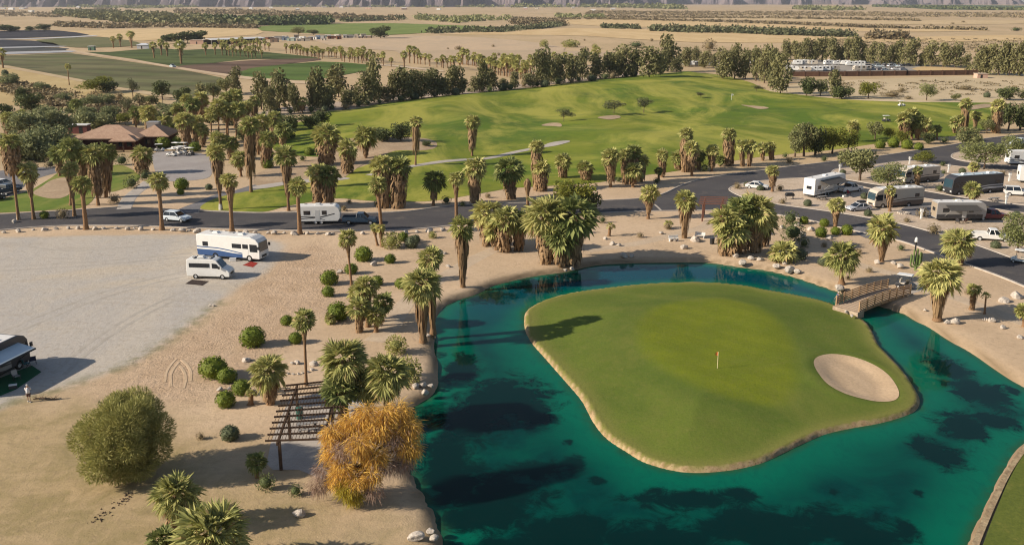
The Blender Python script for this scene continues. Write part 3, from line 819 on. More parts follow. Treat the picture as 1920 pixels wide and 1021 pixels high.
def palm(xb, yb, xt, yt, cw, sy, sw, label, tr=.26, crown=None, sk='full', white=False, group=None, name='fan_palm', z=0.0, base=None, dens=None):
    """a fan palm: foot at pixel (xb,yb), crown top at (xt,yt), crown cw px across, skirt of dead fronds sw px across down to row sy"""
    B = base if base is not None else G(xb, yb, z)
    t = MPP(yb)
    T = PV(xt, yt, B.y)
    Rr = cw / 2 * t
    H = max(T.z - B.z, Rr * .6)
    zc = max(H - 1.0 * Rr, .15)
    lean = math.atan2((T.x - B.x), H)
    lean = max(-.16, min(.16, lean))
    root = empty(name, B, 0, label, 'palm', group)
    root.rotation_euler = (0, lean, 0)
    link('trunk', _rp.choice(TRUNK), root, rot=(0, 0, _rp.uniform(0, 6)), scale=(tr, tr, zc + .05))
    if white:
        mb = MB(); mb.tube([(0, 0, 0), (0, 0, 1.1)], [tr * 1.5, tr * 1.12], 10); mb.obj('painted_band', M['white_bark'], root)
    big = cw * (MPP(yb)) / MPP(yb)
    pool = {'dark': CROWN_DARK, 'young': CROWN_YOUNG, None: CROWN_HI if cw > 62 else CROWN_MID if cw > 26 else CROWN_LOW}[crown]
    s = Rr * 1.19 * _rp.uniform(.9, 1.08)
    link('crown', _rp.choice(pool), root, loc=(0, 0, zc), rot=(_rp.uniform(-.08, .08), _rp.uniform(-.08, .08), _rp.uniform(0, 6.28)), scale=(s, s, s * _rp.uniform(.92, 1.08)))
    if sy:
        zs = max(PV(xt, sy, B.y).z - B.z, 0.05)
        L = zc + .05 * Rr - zs
        if L > .2:
            pl = SK_LOW if cw <= 26 else SK_FULL if sk == 'full' else SK_BALL
            rs = sw / 2 * t * .82
            link('dead_frond_skirt', _rp.choice(pl), root, loc=(0, 0, zc + .05 * Rr), rot=(0, 0, _rp.uniform(0, 6.28)), scale=(rs, rs, L))
    return root

# ---- broad trees and shrubs
M['wind'] = leaf('windbreak_leaf', (.270, .245, .105), (.100, .105, .042), .18)
M['mesq'] = leaf('mesquite_leaf', (.30, .295, .125), (.12, .135, .05), .22)
M['greygreen'] = leaf('grey_green_leaf', (.29, .30, .145), (.165, .185, .08), .25)
M['verde'] = leaf('palo_verde_leaf', (.30, .305, .120), (.16, .185, .060), .28)
M['yellow'] = leaf('yellow_green_leaf', (.27, .26, .04), (.12, .14, .025), .28)
M['dark'] = leaf('dark_leaf', (.14, .16, .055), (.052, .070, .024), .15)
M['fairtree'] = leaf('grey_leaf', (.17, .17, .085), (.08, .09, .04), .2)
M['shrub'] = leaf('clipped_shrub_leaf', (.185, .215, .022), (.085, .12, .012), .15, objvar=.4)
M['greyshrub'] = leaf('grey_shrub_leaf', (.14, .16, .085), (.075, .09, .045), .15)
M['dryshrub'] = leaf('dry_shrub_leaf', (.30, .23, .13), (.16, .125, .065), .15)
M['feather'] = leaf('feathery_leaf', (.46, .42, .155), (.20, .21, .055), .25, objvar=.1)
M['gold'] = leaf('golden_leaf', (.84, .56, .13), (.58, .33, .07), .3, ((.42, .27, .16), .84), objvar=.05)
M['goldgreen'] = leaf('yellow_leaf', (.55, .42, .05), (.32, .29, .04), .3, objvar=.05)
M['twig'] = leaf('bare_twig', (.40, .28, .20), (.26, .17, .13), .05, objvar=.05)

def cards(mb, rnd, c, n, rad, size, aspect=1.6, out=.45, shell=.55, hang=0.0, zmin=-1, mi=0, sq=(1, 1, 1)):
    """n leaf sprays in a ball round c"""
    for _ in range(n):
        while True:
            d = Vector((rnd.gauss(0, 1), rnd.gauss(0, 1), rnd.gauss(0, 1)))
            if d.length > .1: break
        d.normalize()
        r_ = rad * (shell + (1 - shell) * rnd.random() ** .6) if rnd.random() < .8 else rad * rnd.random()
        p = Vector(c) + Vector((d.x * r_ * sq[0], d.y * r_ * sq[1], d.z * r_ * sq[2]))
        if p.z < zmin: continue
        ax = Vector((rnd.gauss(0, 1), rnd.gauss(0, 1), rnd.gauss(0, 1))).normalized()
        ax = (ax * (1 - out) + d * out + Vector((0, 0, -hang))).normalized()
        sd = ax.cross(Vector((rnd.gauss(0, 1), rnd.gauss(0, 1), rnd.gauss(0, 1)))).normalized()
        L = size * rnd.uniform(.6, 1.3); W = L / aspect
        mb.add([p - ax * L * .5, p + sd * W * .5 - ax * L * .05, p + ax * L * .5, p - sd * W * .5 + ax * L * .05], [(0, 1, 2, 3)], mi)

def crown_mesh(name, seed, mat, lobes, n, size, aspect=1.5, lob=(.28, .5), tall=False, flat=False, hang=0.0, out=.4):
    rnd = random.Random(seed); mb = MB()
    cs = []
    for i in range(lobes):
        for _ in range(30):
            if tall:
                z = -.8 + 1.6 * (i + rnd.random()) / lobes; wv = .52 * (1 - .55 * max(0, z)) ; c = Vector((rnd.uniform(-wv, wv), rnd.uniform(-wv, wv), z))
            elif flat:
                c = Vector((rnd.uniform(-.75, .75), rnd.uniform(-.75, .75), rnd.uniform(-.25, .35)))
            else:
                c = Vector((rnd.uniform(-.7, .7), rnd.uniform(-.7, .7), rnd.uniform(-.65, .65)))
            if c.length < 1.0 - (0 if tall else .25): break
        cs.append((c, rnd.uniform(*lob)))
    tot = sum(r_ ** 2 for _, r_ in cs)
    for c, r_ in cs:
        cards(mb, rnd, c, int(n * r_ * r_ / tot), r_, size, aspect, out, hang=hang, sq=(1, 1, .75 if flat else 1))
    return mb.mesh(name, M[mat])

def limb_mesh(name, seed, top=.75, nl=5, spread=.28, r0=.022):
    """trunk and limbs of a tree one unit high"""
    rnd = random.Random(seed); mb = MB()
    fork = top * .45
    mb.tube([(0, 0, -.02), (.01, 0, fork * .5), (.015, .01, fork), (.0, .01, top)], [r0 * 1.35, r0, r0 * .85, r0 * .3], 7)
    for i in range(nl):
        a_ = i * 2.4 + rnd.uniform(-.4, .4); z0 = fork * rnd.uniform(.7, 1.15)
        e = Vector((math.cos(a_) * spread * rnd.uniform(.7, 1.2), math.sin(a_) * spread * rnd.uniform(.7, 1.2), top * rnd.uniform(.8, 1.1)))
        m = Vector((e.x * .45, e.y * .45, (z0 + e.z) * .5 - .02))
        mb.tube([(0.01, 0.005, z0), m, e], [r0 * .6, r0 * .42, r0 * .15], 5)
    return mb.mesh(name, M['bark'])

TREES = {
    'thicket': dict(m=[crown_mesh('thicket_crown', 170 + i, 'greygreen', 16, 2600, .16, 1.8, (.32, .5), out=.5) for i in range(3)], cb=-.12, tr=limb_mesh('trunk', 7, .75, 5, .32, .02), cat='tree'),
    'wind':  dict(m=[crown_mesh('windbreak_crown', 100 + i, 'wind', 12, 1350, .20, 1.7, (.34, .56), tall=True, hang=.3) for i in range(6)], cb=.05, tr=limb_mesh('trunk', 1, .8, 4, .10, .016), cat='tree'),
    'mesq':  dict(m=[crown_mesh('round_tree_crown', 120 + i, 'mesq', 14, 2300, .15, 1.7, (.30, .48)) for i in range(3)], cb=.10, tr=limb_mesh('trunk', 2, .75, 5, .32, .03), cat='tree'),
    'verde': dict(m=[crown_mesh('airy_tree_crown', 130 + i, 'verde', 15, 2600, .13, 2.2, (.30, .48), hang=.1) for i in range(3)], cb=.14, tr=limb_mesh('trunk', 3, .75, 6, .34, .026), cat='tree'),
    'yellow': dict(m=[crown_mesh('yellow_tree_crown', 140 + i, 'yellow', 14, 2200, .14, 1.9, (.30, .48)) for i in range(2)], cb=.10, tr=limb_mesh('trunk', 4, .75, 5, .3, .026), cat='tree'),
    'dark':  dict(m=[crown_mesh('dense_tree_crown', 150 + i, 'dark', 14, 2000, .17, 1.5, (.34, .52)) for i in range(3)], cb=.08, tr=limb_mesh('trunk', 5, .7, 4, .25, .028), cat='tree'),
    'fair':  dict(m=[crown_mesh('umbrella_tree_crown', 160 + i, 'fairtree', 13, 1500, .14, 2.2, (.28, .44)) for i in range(2)], cb=.27, tr=limb_mesh('trunk', 6, .8, 5, .30, .02), cat='tree'),
}
def tree(xb, yb, yt, wpx, typ, label, group=None, name=None, z=None, base=None):
    T = TREES[typ]
    B = G(xb, yb)
    if z is None: B.z = fair_at(B.x, B.y)
    t = MPP(yb); H = max(PV(xb, yt, B.y).z - B.z, 1.0)
    root = empty(name or {'thicket': 'mesquite_tree', 'wind': 'windbreak_tree', 'mesq': 'mesquite_tree', 'verde': 'palo_verde_tree', 'yellow': 'yellow_green_tree', 'dark': 'dense_tree', 'fair': 'umbrella_tree'}[typ], B, _rp.uniform(0, 6.28), label, T['cat'], group)
    W = wpx / 2 * t
    link('trunk', T['tr'], root, scale=(H, H, H))
    link('crown', _rp.choice(T['m']), root, loc=(0, 0, H * (1 + T['cb']) / 2), rot=(0, 0, _rp.uniform(0, 6.28)), scale=(W * 1.12, W * 1.12, H * (1 - T['cb']) / 2))
    return root

def shrub_mesh(name, seed, mat, n=560, size=.17, loose=0.0):
    rnd = random.Random(seed); mb = MB()
    bm = bmesh.new(); bmesh.ops.create_icosphere(bm, subdivisions=2, radius=.84 if not loose else .55)
    vs = [v_.co * (1 + .12 * mnoise.noise(v_.co * 2 + Vector((seed, 0, 0)))) for v_ in bm.verts]
    vs = [Vector((q.x, q.y, max(q.z, -.8))) for q in vs]
    bm.verts.index_update(); mb.add(vs, [tuple(v_.index for v_ in f.verts) for f in bm.faces]); bm.free()
    cards(mb, rnd, (0, 0, 0), n, .98 + .04 * loose, size, 1.5 if not loose else 2.6, .3 + .4 * loose, .86 if not loose else .55, zmin=-.85)
    return mb.mesh(name, M[mat])
SHRUBS = {'ball': [shrub_mesh('clipped_shrub', 200 + i, 'shrub') for i in range(4)], 'grey': [shrub_mesh('grey_shrub', 210 + i, 'greyshrub') for i in range(2)],
          'dry': [shrub_mesh('dry_shrub', 220 + i, 'dryshrub', 420, .22, 1) for i in range(3)], 'dark': [shrub_mesh('dark_shrub', 230 + i, 'dark', 420, .2, .6) for i in range(2)],
          'loose': [shrub_mesh('loose_shrub', 240 + i, 'feather', 800, .22, 1) for i in range(2)]}
SHN = {'ball': 'clipped_shrub', 'grey': 'grey_shrub', 'dry': 'dry_shrub', 'dark': 'dark_shrub', 'loose': 'feathery_shrub'}
def shrub(xc, yc, wpx, label, typ='ball', hpx=None, group=None):
    """a shrub whose middle is seen at (xc,yc)"""
    hpx = hpx or wpx * .86
    yb = yc + hpx * .42
    B = G(xc, yb); t = MPP(yb); B.z = fair_at(B.x, B.y)
    w_, h_ = wpx / 2 * t, hpx * t * .52
    o = link(SHN[typ], _rp.choice(SHRUBS[typ]), None, loc=(B.x, B.y, B.z + h_ * .72), rot=(0, 0, _rp.uniform(0, 6.28)), scale=(w_, w_ * _rp.uniform(.9, 1.1), h_))
    return tag(o, label, 'shrub', group)

# ---- boulders
def rock_mesh(seed):
    bm = bmesh.new(); bmesh.ops.create_icosphere(bm, subdivisions=3, radius=1)
    rnd = random.Random(seed)
    cuts = [(Vector((rnd.gauss(0, 1), rnd.gauss(0, 1), rnd.gauss(0, .8))).normalized(), rnd.uniform(.55, .85)) for _ in range(9)]
    for v_ in bm.verts:
        p = v_.co.copy()
        for n_, d_ in cuts:
            e = p.dot(n_) - d_
            if e > 0: p -= n_ * e * .9
        p *= 1 + .10 * mnoise.fractal(p * 2.2 + Vector((seed, 0, 0)), 1, 2, 3)
        v_.co = p
    me = bpy.data.meshes.new('boulder'); bm.to_mesh(me); bm.free()
    me.materials.append(M['rock']); return me
M['rock'] = surf('pale_boulder', (.56, .50, .43), (.44, .385, .33), 1.4, 5, (.25, .21, .17), .95, .15, (2.2, .5, .2), obj=True)
ROCKS = [rock_mesh(300 + i) for i in range(6)]
def rock(xc, yc, wpx, label, group=None, hh=.62, z=0.0):
    B = G(xc, yc + wpx * .25, z); t = MPP(yc + wpx * .25); r_ = wpx / 2 * t * 1.05
    o = link('boulder', _rp.choice(ROCKS), None, loc=(B.x, B.y, B.z + r_ * hh * .45), rot=(_rp.uniform(-.3, .3), _rp.uniform(-.3, .3), _rp.uniform(0, 6.28)), scale=(r_, r_ * _rp.uniform(.7, 1), r_ * hh * _rp.uniform(.9, 1.2)))
    return tag(o, label, 'boulder', group)
# ------------------------------------------------------------------ vehicles and built things
def paint(name, c, rough=.35, spec=.5): 
    if name not in M: M[name] = plain(name, c, rough, spec, 0, .06, 1.5)
    return M[name]
WHITE = paint('white_paint', (.74, .73, .70)); GREYP = paint('grey_paint', (.30, .29, .28)); BLUEP = paint('blue_stripe', (.035, .085, .22))
BLACKP = paint('black_trim', (.018, .018, .02), .5); GLASS = paint('dark_glass', (.012, .016, .022), .08, .6); SILVER = paint('silver_paint', (.45, .47, .50), .3)
MAROON = paint('maroon_paint', (.13, .012, .018)); BEIGE = paint('beige_paint', (.50, .44, .36)); BROWNP = paint('brown_paint', (.16, .11, .08)); TANP = paint('tan_panel', (.33, .27, .20))
DKBLUE = paint('dark_blue_paint', (.025, .05, .085)); CHAR = paint('charcoal_paint', (.045, .045, .05)); ROOFW = paint('roof_membrane', (.66, .65, .63), .7, .2)
RUBBER = paint('tyre_rubber', (.02, .02, .02), .8, .2); RIMM = paint('wheel_rim', (.5, .5, .5), .3); REDL = paint('red_lamp', (.35, .01, .01), .3); LAMP = paint('lamp_glass', (.7, .7, .66), .15)
WBLUE = paint('windshield_glass', (.03, .06, .08), .06, .8); AWN = paint('awning_cloth', (.055, .05, .045), .8); SKYB = paint('pale_blue_paint', (.50, .58, .62), .3)

def _tyre():
    mb = MB(); prof = [(.55, -.5), (.93, -.5), (1, -.38), (1, .38), (.93, .5), (.55, .5)]
    N = 20
    for i in range(N):
        t = 2 * math.pi * i / N
        mb.v += [(r_ * math.cos(t), y, r_ * math.sin(t)) for r_, y in prof]
    for i in range(N):
        j = (i + 1) % N
        for k_ in range(5): mb.f.append((i * 6 + k_, i * 6 + k_ + 1, j * 6 + k_ + 1, j * 6 + k_)); mb.m.append(0)
    return fix_normals(mb.mesh('tyre', RUBBER))
def _rim():
    mb = MB(); N = 14
    ring = lambda r_, y: [(r_ * math.cos(2 * math.pi * i / N), y, r_ * math.sin(2 * math.pi * i / N)) for i in range(N)]
    mb.v = ring(.56, -.46) + ring(.5, -.36) + ring(.18, -.42) + ring(.56, .46) + ring(.5, .36) + ring(.18, .42)
    for o_ in (0, 3):
        for a_ in range(2):
            for i in range(N):
                j = (i + 1) % N; mb.f.append(((o_ + a_) * N + i, (o_ + a_) * N + j, (o_ + a_ + 1) * N + j, (o_ + a_ + 1) * N + i)); mb.m.append(0)
        mb.f.append(tuple((o_ + 2) * N + i for i in range(N))); mb.m.append(0)
    return fix_normals(mb.mesh('rim', RIMM))
TYRE, RIM = _tyre(), _rim()
def wheel(par, x, y, r_=.36, wd=.24):
    t = link('wheel', TYRE, par, (x, y, r_), scale=(r_, wd, r_))
    link('rim', RIM, t)
    return t
def part(par, name, mat, fn, bevel=0.0, up=None):
    mb = MB(); fn(mb)
    me = mb.mesh(name, mat, bevel=bevel)
    if not bevel: fix_normals(me)
    return link(name, me, par)
def sides(W, prof, th=.012, both=True):
    def f(mb):
        mb.prism(prof, W / 2, W / 2 + th)
        if both: mb.prism(prof, -W / 2 - th, -W / 2)
    return f
def both(par, name, mat, W, prof, th=.012, ins=0.0):
    for s in (1, -1):
        y0, y1 = (W / 2 - ins - (.02 if ins else 0), W / 2 - ins + th) if s > 0 else (-W / 2 + ins - th, -W / 2 + ins + (.02 if ins else 0))
        part(par, name, mat, lambda mb: mb.prism(prof, y0, y1))
def rect(x0, x1, z0, z1): return [(x0, z0), (x1, z0), (x1, z1), (x0, z1)]
def roof_units(par, H, xs_, mat=None):
    for x in xs_: part(par, 'roof_air_conditioner', mat or WHITE, lambda mb: mb.prism([(x - .5, H + .0), (x - .42, H + .26), (x + .3, H + .3), (x + .5, H + .02)], -.36, .36), .04)
def vents(par, H, xs_, y=.5, mat=None):
    for x in xs_: part(par, 'roof_vent', mat or GREYP, lambda mb: mb.box(x - .2, x + .2, y - .2, y + .2, H + .003, H + .13), .03)

def motorhome(loc, rz, label, L=10.6, W=2.55, H=3.55, body=None, stripe=None, low=None, roof=None, windows=True, group=None, dark=False):
    r_ = empty('motorhome', loc, rz, label, 'motorhome', group)
    body = body or WHITE; F = L / 2
    part(r_, 'body', body, lambda mb: mb.prism([(-F, .5), (-F, H - .15), (-F + .2, H), (F - 1.3, H), (F - .5, H - .32), (F - .14, H - .75), (F, 1.35), (F - .05, .45)], -W / 2, W / 2), .07)
    part(r_, 'roof_panel', roof or ROOFW, lambda mb: mb.box(-F + .3, F - 1.5, -W / 2 + .14, W / 2 - .14, H + .002, H + .035))
    part(r_, 'windshield', WBLUE, lambda mb: mb.prism([(F + .015, 1.5), (F - .125, H - .72), (F - .2, H - .72), (F - .06, 1.5)], -W * .44, W * .44))
    both(r_, 'side_window', GLASS, W, [(F - 1.55, 1.45), (F - .3, 1.45), (F - .38, 2.55), (F - 1.55, 2.55)])
    for a_, b_ in ((F - 4.4, F - 2.9), (F - 2.7, F - 1.8), (-F + 1.0, -F + 1.9)):
        both(r_, 'side_window', GLASS, W, rect(a_, b_, 1.85, 2.5))
    if stripe:
        both(r_, 'stripe', stripe, W, [(-F + .02, 1.35), (-F + 3.4, 1.35), (-F + 5.5, 1.12), (F - 2.2, .95), (F - 2.2, .62), (-F + 6.4, .62), (-F + 4.2, 1.02), (-F + 3.4, 1.05), (-F + .02, 1.05)], .008)
        both(r_, 'stripe', stripe, W, [(-F + 3.4, 1.75), (-F + 5.2, 1.55), (F - 2.4, 1.15), (F - 2.4, 1.02), (-F + 5.2, 1.40), (-F + 3.4, 1.6), (-F + .02, 1.62), (-F + .02, 1.78)], .009)
    if low: both(r_, 'lower_panel', low, W, rect(-F + .05, F - 1.9, .5, 1.05), .006)
    both(r_, 'door', body, W, rect(F - 2.75 - .0, F - 1.75, .55, 1.78), .016)
    part(r_, 'grille', BLACKP, lambda mb: mb.box(F - .02, F + .012, -.6, .6, .62, .95))
    for y in (-W * .36, W * .36):
        part(r_, 'headlight', LAMP, lambda mb: mb.box(F - .02, F + .015, y - .2, y + .2, .75, .98))
        part(r_, 'mirror', BLACKP, lambda mb: mb.box(F - .15, F + .15, (W / 2 + .25) * (1 if y > 0 else -1) - .09, (W / 2 + .25) * (1 if y > 0 else -1) + .09, 1.9, 2.35), .03)
        for x in (F - 2.6 + .9, -F + 3.0): wheel(r_, x, (W / 2 - .12) * (1 if y > 0 else -1), .48, .3)
    part(r_, 'underbody', BLACKP, lambda mb: mb.box(-F + .2, F - .3, -W / 2 + .15, W / 2 - .15, .3, .5))
    roof_units(r_, H, (-F + 2.6, F - 3.4)); vents(r_, H, (-F + 4.6, -F + 1.4, F - 5.2))
    return r_

def camper_van(loc, rz, label):
    L, W, H = 5.9, 2.0, 2.72; F = L / 2
    r_ = empty('camper_van', loc, rz, label, 'van')
    part(r_, 'body', WHITE, lambda mb: mb.prism([(-F, .4), (-F - .02, 1.2), (-F + .05, H - .12), (-F + .2, H), (.75, H), (1.2, H - .14), (1.98, 1.62), (2.72, 1.28), (F - .02, 1.0), (F, .45), (F - .1, .38)], -W / 2, W / 2, 0, lambda x, z: max(0, z - 1.3) * .07), .06)
    part(r_, 'windshield', WBLUE, lambda mb: mb.prism([(1.3, H - .22), (1.99, 1.66), (2.03, 1.66), (1.34, H - .2)], -.8, .8))
    both(r_, 'side_window', GLASS, W, rect(-2.55, .25, 1.62, 2.18), .012, .012)
    both(r_, 'door_window', GLASS, W, [(.62, 1.55), (1.75, 1.5), (1.2, 2.15), (.62, 2.2)], .012, .012)
    part(r_, 'grille', BLACKP, lambda mb: mb.box(F - .03, F + .015, -.55, .55, .62, .92))
    for s in (-1, 1):
        part(r_, 'headlight', LAMP, lambda mb: mb.box(F - .12, F + .005, s * .78 - .14, s * .78 + .14, .8, 1.1))
        part(r_, 'mirror', BLACKP, lambda mb: mb.box(1.55, 1.75, s * 1.18 - .1, s * 1.18 + .1, 1.5, 1.85), .03)
        for x in (-1.75, 1.95): wheel(r_, x, s * (W / 2 - .12), .36, .26)
    part(r_, 'bumper', GREYP, lambda mb: mb.box(F - .05, F + .06, -.9, .9, .38, .58), .03)
    roof_units(r_, H, (-1.1,)); vents(r_, H, (.1, -2.2), .1)
    part(r_, 'roof_rack', BLACKP, lambda mb: [mb.box(-2.0, .5, y - .03, y + .03, H + .06, H + .11) for y in (-.7, .7)] + [mb.box(x - .03, x + .03, -.7, .7, H + .0, H + .10) for x in (-1.9, .4)])
    return r_

def car(kind, loc, rz, label, body, group=None, cat=None, rack=False):
    spec = {'suv': ('suv_car', 4.7, 1.88, 1.70, 'suv'), 'sedan': ('parked_car', 4.5, 1.8, 1.45, 'car'), 'pickup': ('pickup_truck', 5.8, 1.98, 1.85, 'pickup'), 'jeep': ('offroad_car', 4.3, 1.86, 1.85, 'car')}[kind]
    nm, L, W, H, ct = spec; F = L / 2
    r_ = empty(nm, loc, rz, label, cat or ct, group)
    b0, belt = (.42, 1.12) if kind in ('pickup', 'jeep') else (.32, 1.02 if kind == 'suv' else .92)
    if kind == 'pickup':
        cx0, cx1 = -.55, 1.45
        part(r_, 'body', body, lambda mb: mb.prism([(-F, b0 + .05), (-F, .88), (cx0 - .02, .88), (cx0 - .02, belt), (cx1, belt), (F - .25, belt - .10), (F, .85), (F, b0)], -W / 2, W / 2), .05)
        part(r_, 'cargo_bed', body, lambda mb: [mb.box(-F, cx0 - .04, s * (W / 2 - .05) - .045, s * (W / 2 - .05) + .045, .881, 1.28) for s in (-1, 1)] + [mb.box(-F, -F + .09, -W / 2 + .1, W / 2 - .1, .881, 1.28)], .015)
        part(r_, 'bed_liner', BLACKP, lambda mb: mb.box(-F + .1, cx0 - .06, -W / 2 + .11, W / 2 - .11, .883, .90))
        cab = [(cx0, belt), (cx0 + .12, H - .06), (cx0 + 1.25, H - .02), (cx1, belt)]
    elif kind == 'jeep':
        part(r_, 'body', body, lambda mb: mb.prism([(-F, b0), (-F, belt), (.75, belt), (F - .1, belt - .05), (F, .9), (F, b0)], -W / 2, W / 2), .05)
        cab = [(-F + .05, belt), (-F + .08, H), (.45, H), (.8, belt)]
    elif kind == 'suv':
        part(r_, 'body', body, lambda mb: mb.prism([(-F + .04, b0), (-F, .7), (-F + .06, belt), (.95, belt + .03), (F - .3, belt - .12), (F - .03, .72), (F, b0 + .02)], -W / 2, W / 2), .07)
        cab = [(-F + .10, belt), (-F + .45, H - .05), (-.2, H), (.2, H - .05), (1.02, belt)]
    else:
        part(r_, 'body', body, lambda mb: mb.prism([(-F, b0), (-F, .82), (-F + .1, belt), (.85, belt), (F - .35, .80), (F - .03, .62), (F, b0)], -W / 2, W / 2), .07)
        cab = [(-F + .55, belt), (-1.05, H - .05), (-.1, H), (.25, H - .05), (1.1, belt)]
    inset = lambda x, z: (z - belt) * .24 + .03
    part(r_, 'windows', GLASS, lambda mb: mb.prism(cab, -W / 2 + .02, W / 2 - .02, 0, inset))
    top = [q for q in cab if q[1] > belt + .3]
    zi = inset(0, H) - .02
    part(r_, 'roof', body, lambda mb: mb.prism([(top[0][0] - .03, top[0][1] - .02), (top[0][0] + .05, H + .02), (top[-1][0] - .05, H + .02), (top[-1][0] + .03, top[-1][1] - .02)], -W / 2 + zi, W / 2 - zi), .03)
    for s in (-1, 1):
            y0, y1 = s * (W / 2 - .03), s * (W / 2 - inset(0, H) - .0)
            for (xa, xb_) in ((cab[0][0] + .04, top[0][0] + .04), (cab[-1][0] - .06, top[-1][0] - .03), ((cab[0][0] + cab[-1][0]) / 2 - .05, (top[0][0] + top[-1][0]) / 2 - .02)):
                part(r_, 'pillar', body, lambda mb: mb.beam((xa, y0, belt), (xb_, y1, H - .04), .07, .08))
    rr = .40 if kind in ('pickup', 'jeep') else .35
    for s in (-1, 1):
        for x in (-F * .62, F * .62): wheel(r_, x, s * (W / 2 - .10), rr, .25)
        part(r_, 'headlight', LAMP, lambda mb: mb.box(F - .14, F - .0, s * (W / 2 - .28) - .16, s * (W / 2 - .28) + .16, .70, .86), .02)
        part(r_, 'tail_light', REDL, lambda mb: mb.box(-F - .015, -F + .1, s * (W / 2 - .16) - .1, s * (W / 2 - .16) + .1, .72, .98), .02)
        part(r_, 'mirror', BLACKP, lambda mb: mb.box(.72, .86, s * (W / 2 + .1) - .09, s * (W / 2 + .1) + .09, belt, belt + .16), .02)
    for xa in (F - .1, -F - .03): part(r_, 'bumper', BLACKP, lambda mb: mb.box(xa, xa + .13, -W / 2 + .08, W / 2 - .08, b0 + .0, b0 + .18))
    if kind == 'jeep': wheel(r_, -F - .12, 0, .01, .01)
    if rack: part(r_, 'roof_box', BLACKP, lambda mb: mb.box(-1.2, .2, -.45, .45, H + .06, H + .38), .08)
    return r_

def trailer(loc, rz, label, L=7.0, W=2.45, H=3.1, body=None, fifth=False, stripe=None, awning=None, side=-1, group=None, small=False, low=None, cat='trailer', face=None):
    r_ = empty('fifth_wheel_trailer' if fifth else 'travel_trailer', loc, rz, label, cat, group)
    body = body or WHITE; F = L / 2
    if fifth: prof = [(-F, .65), (-F, H - .1), (-F + .12, H), (F - .5, H), (F - .12, H - .35), (F, H - 1.2), (F - .15, 1.75), (F - 2.3, 1.70), (F - 2.5, .65)]
    else: prof = [(-F, .55), (-F, H - .12), (-F + .15, H), (F - .75, H), (F - .25, H - .35), (F, H - 1.15), (F - .06, 1.0), (F - .4, .55)]
    part(r_, 'body', body, lambda mb: mb.prism(prof, -W / 2, W / 2), .05)
    part(r_, 'roof_panel', ROOFW, lambda mb: mb.box(-F + .2, F - .9, -W / 2 + .1, W / 2 - .1, H + .002, H + .03))
    for a_ in ((-F + 1.0, -F + 2.1), (F - 3.0, F - 2.2)):
        both(r_, 'side_window', GLASS, W, rect(a_[0], a_[1], 1.65, 2.35))
    both(r_, 'door', paint('door_panel', (.55, .55, .54)), W, rect(F - 4.1, F - 3.35, .7, 2.45), .014)
    if face: part(r_, 'rear_panel', face, lambda mb: mb.box(-F - .012, -F + .002, -W / 2 + .1, W / 2 - .1, .75, H - .2))
    part(r_, 'rear_window', GLASS, lambda mb: mb.box(-F - .016, -F + .01, -.55, .55, 1.7, 2.3))
    if not fifth: part(r_, 'nose_window', GLASS, lambda mb: mb.prism([(F - .015, H - 1.1), (F - .22, H - .45), (F - .3, H - .45), (F - .1, H - 1.1)], -.8, .8))
    if stripe:
        both(r_, 'stripe', stripe, W, [(-F + .3, 1.05), (F - 3.2, 1.35), (F - .9, 1.9), (F - .9, 1.75), (F - 3.0, 1.2), (-F + .3, .92)], .009)
        both(r_, 'stripe', stripe, W, [(-F + .2, 1.45), (-F + 2.8, 1.35), (F - 2.6, .85), (F - 2.6, .75), (-F + 2.6, 1.22), (-F + .2, 1.32)], .011)
    if low: both(r_, 'lower_panel', low, W, rect(-F + .04, F - (2.6 if fifth else .6), .6, 1.25), .007)
    if awning is not None:
        o_ = part(r_, 'awning', awning, lambda mb: mb.prism([(0, 0), (0, .03), (2.1, -.52), (2.1, -.56)], 0, L * .62)); o_.location = (-L * .34, side * (W / 2 + .01), H - .45)
        o_.rotation_euler = (0, 0, -math.pi / 2 if side < 0 else math.pi / 2)
        o_.location.x = -L * .34 if side < 0 else L * .28
        def poles(mb, i_):
            for x in ((-L * .33, L * .27)[i_],):
                mb.beam((x, side * (W / 2 + .02), 1.0), (x, side * (W / 2 + 2.05), H - .98), .05, .05)
        for i_ in (0, 1): part(r_, 'awning_arm', GREYP, lambda mb: poles(mb, i_))
    for s in (-1, 1):
        for x in ((-.5, .45) if not small else (0,)): wheel(r_, x - (.8 if fifth else .1), s * (W / 2 - .14), .36, .24)
    if not fifth:
        part(r_, 'tow_hitch', BLACKP, lambda mb: [mb.beam((F - .4, y, .5), (F + 1.0, 0, .48), .08, .1) for y in (-.5, .5)])
        for y in (-.17, .17): part(r_, 'gas_bottle', WHITE, lambda mb: mb.tube([(F + .25, y, .55), (F + .25, y, .95)], .15, 10))
    else:
        for y in (-.9, .9): part(r_, 'landing_leg', BLACKP, lambda mb: mb.beam((F - 2.2, y, .02), (F - 2.2, y, 1.72), .1, .1))
    part(r_, 'underbody', BLACKP, lambda mb: mb.box(-F + .2, F - 2.8, -W / 2 + .2, W / 2 - .2, .35, .6))
    roof_units(r_, H, (-.2,)); vents(r_, H, (-F + 1.2, F - 1.6), .4)
    return r_

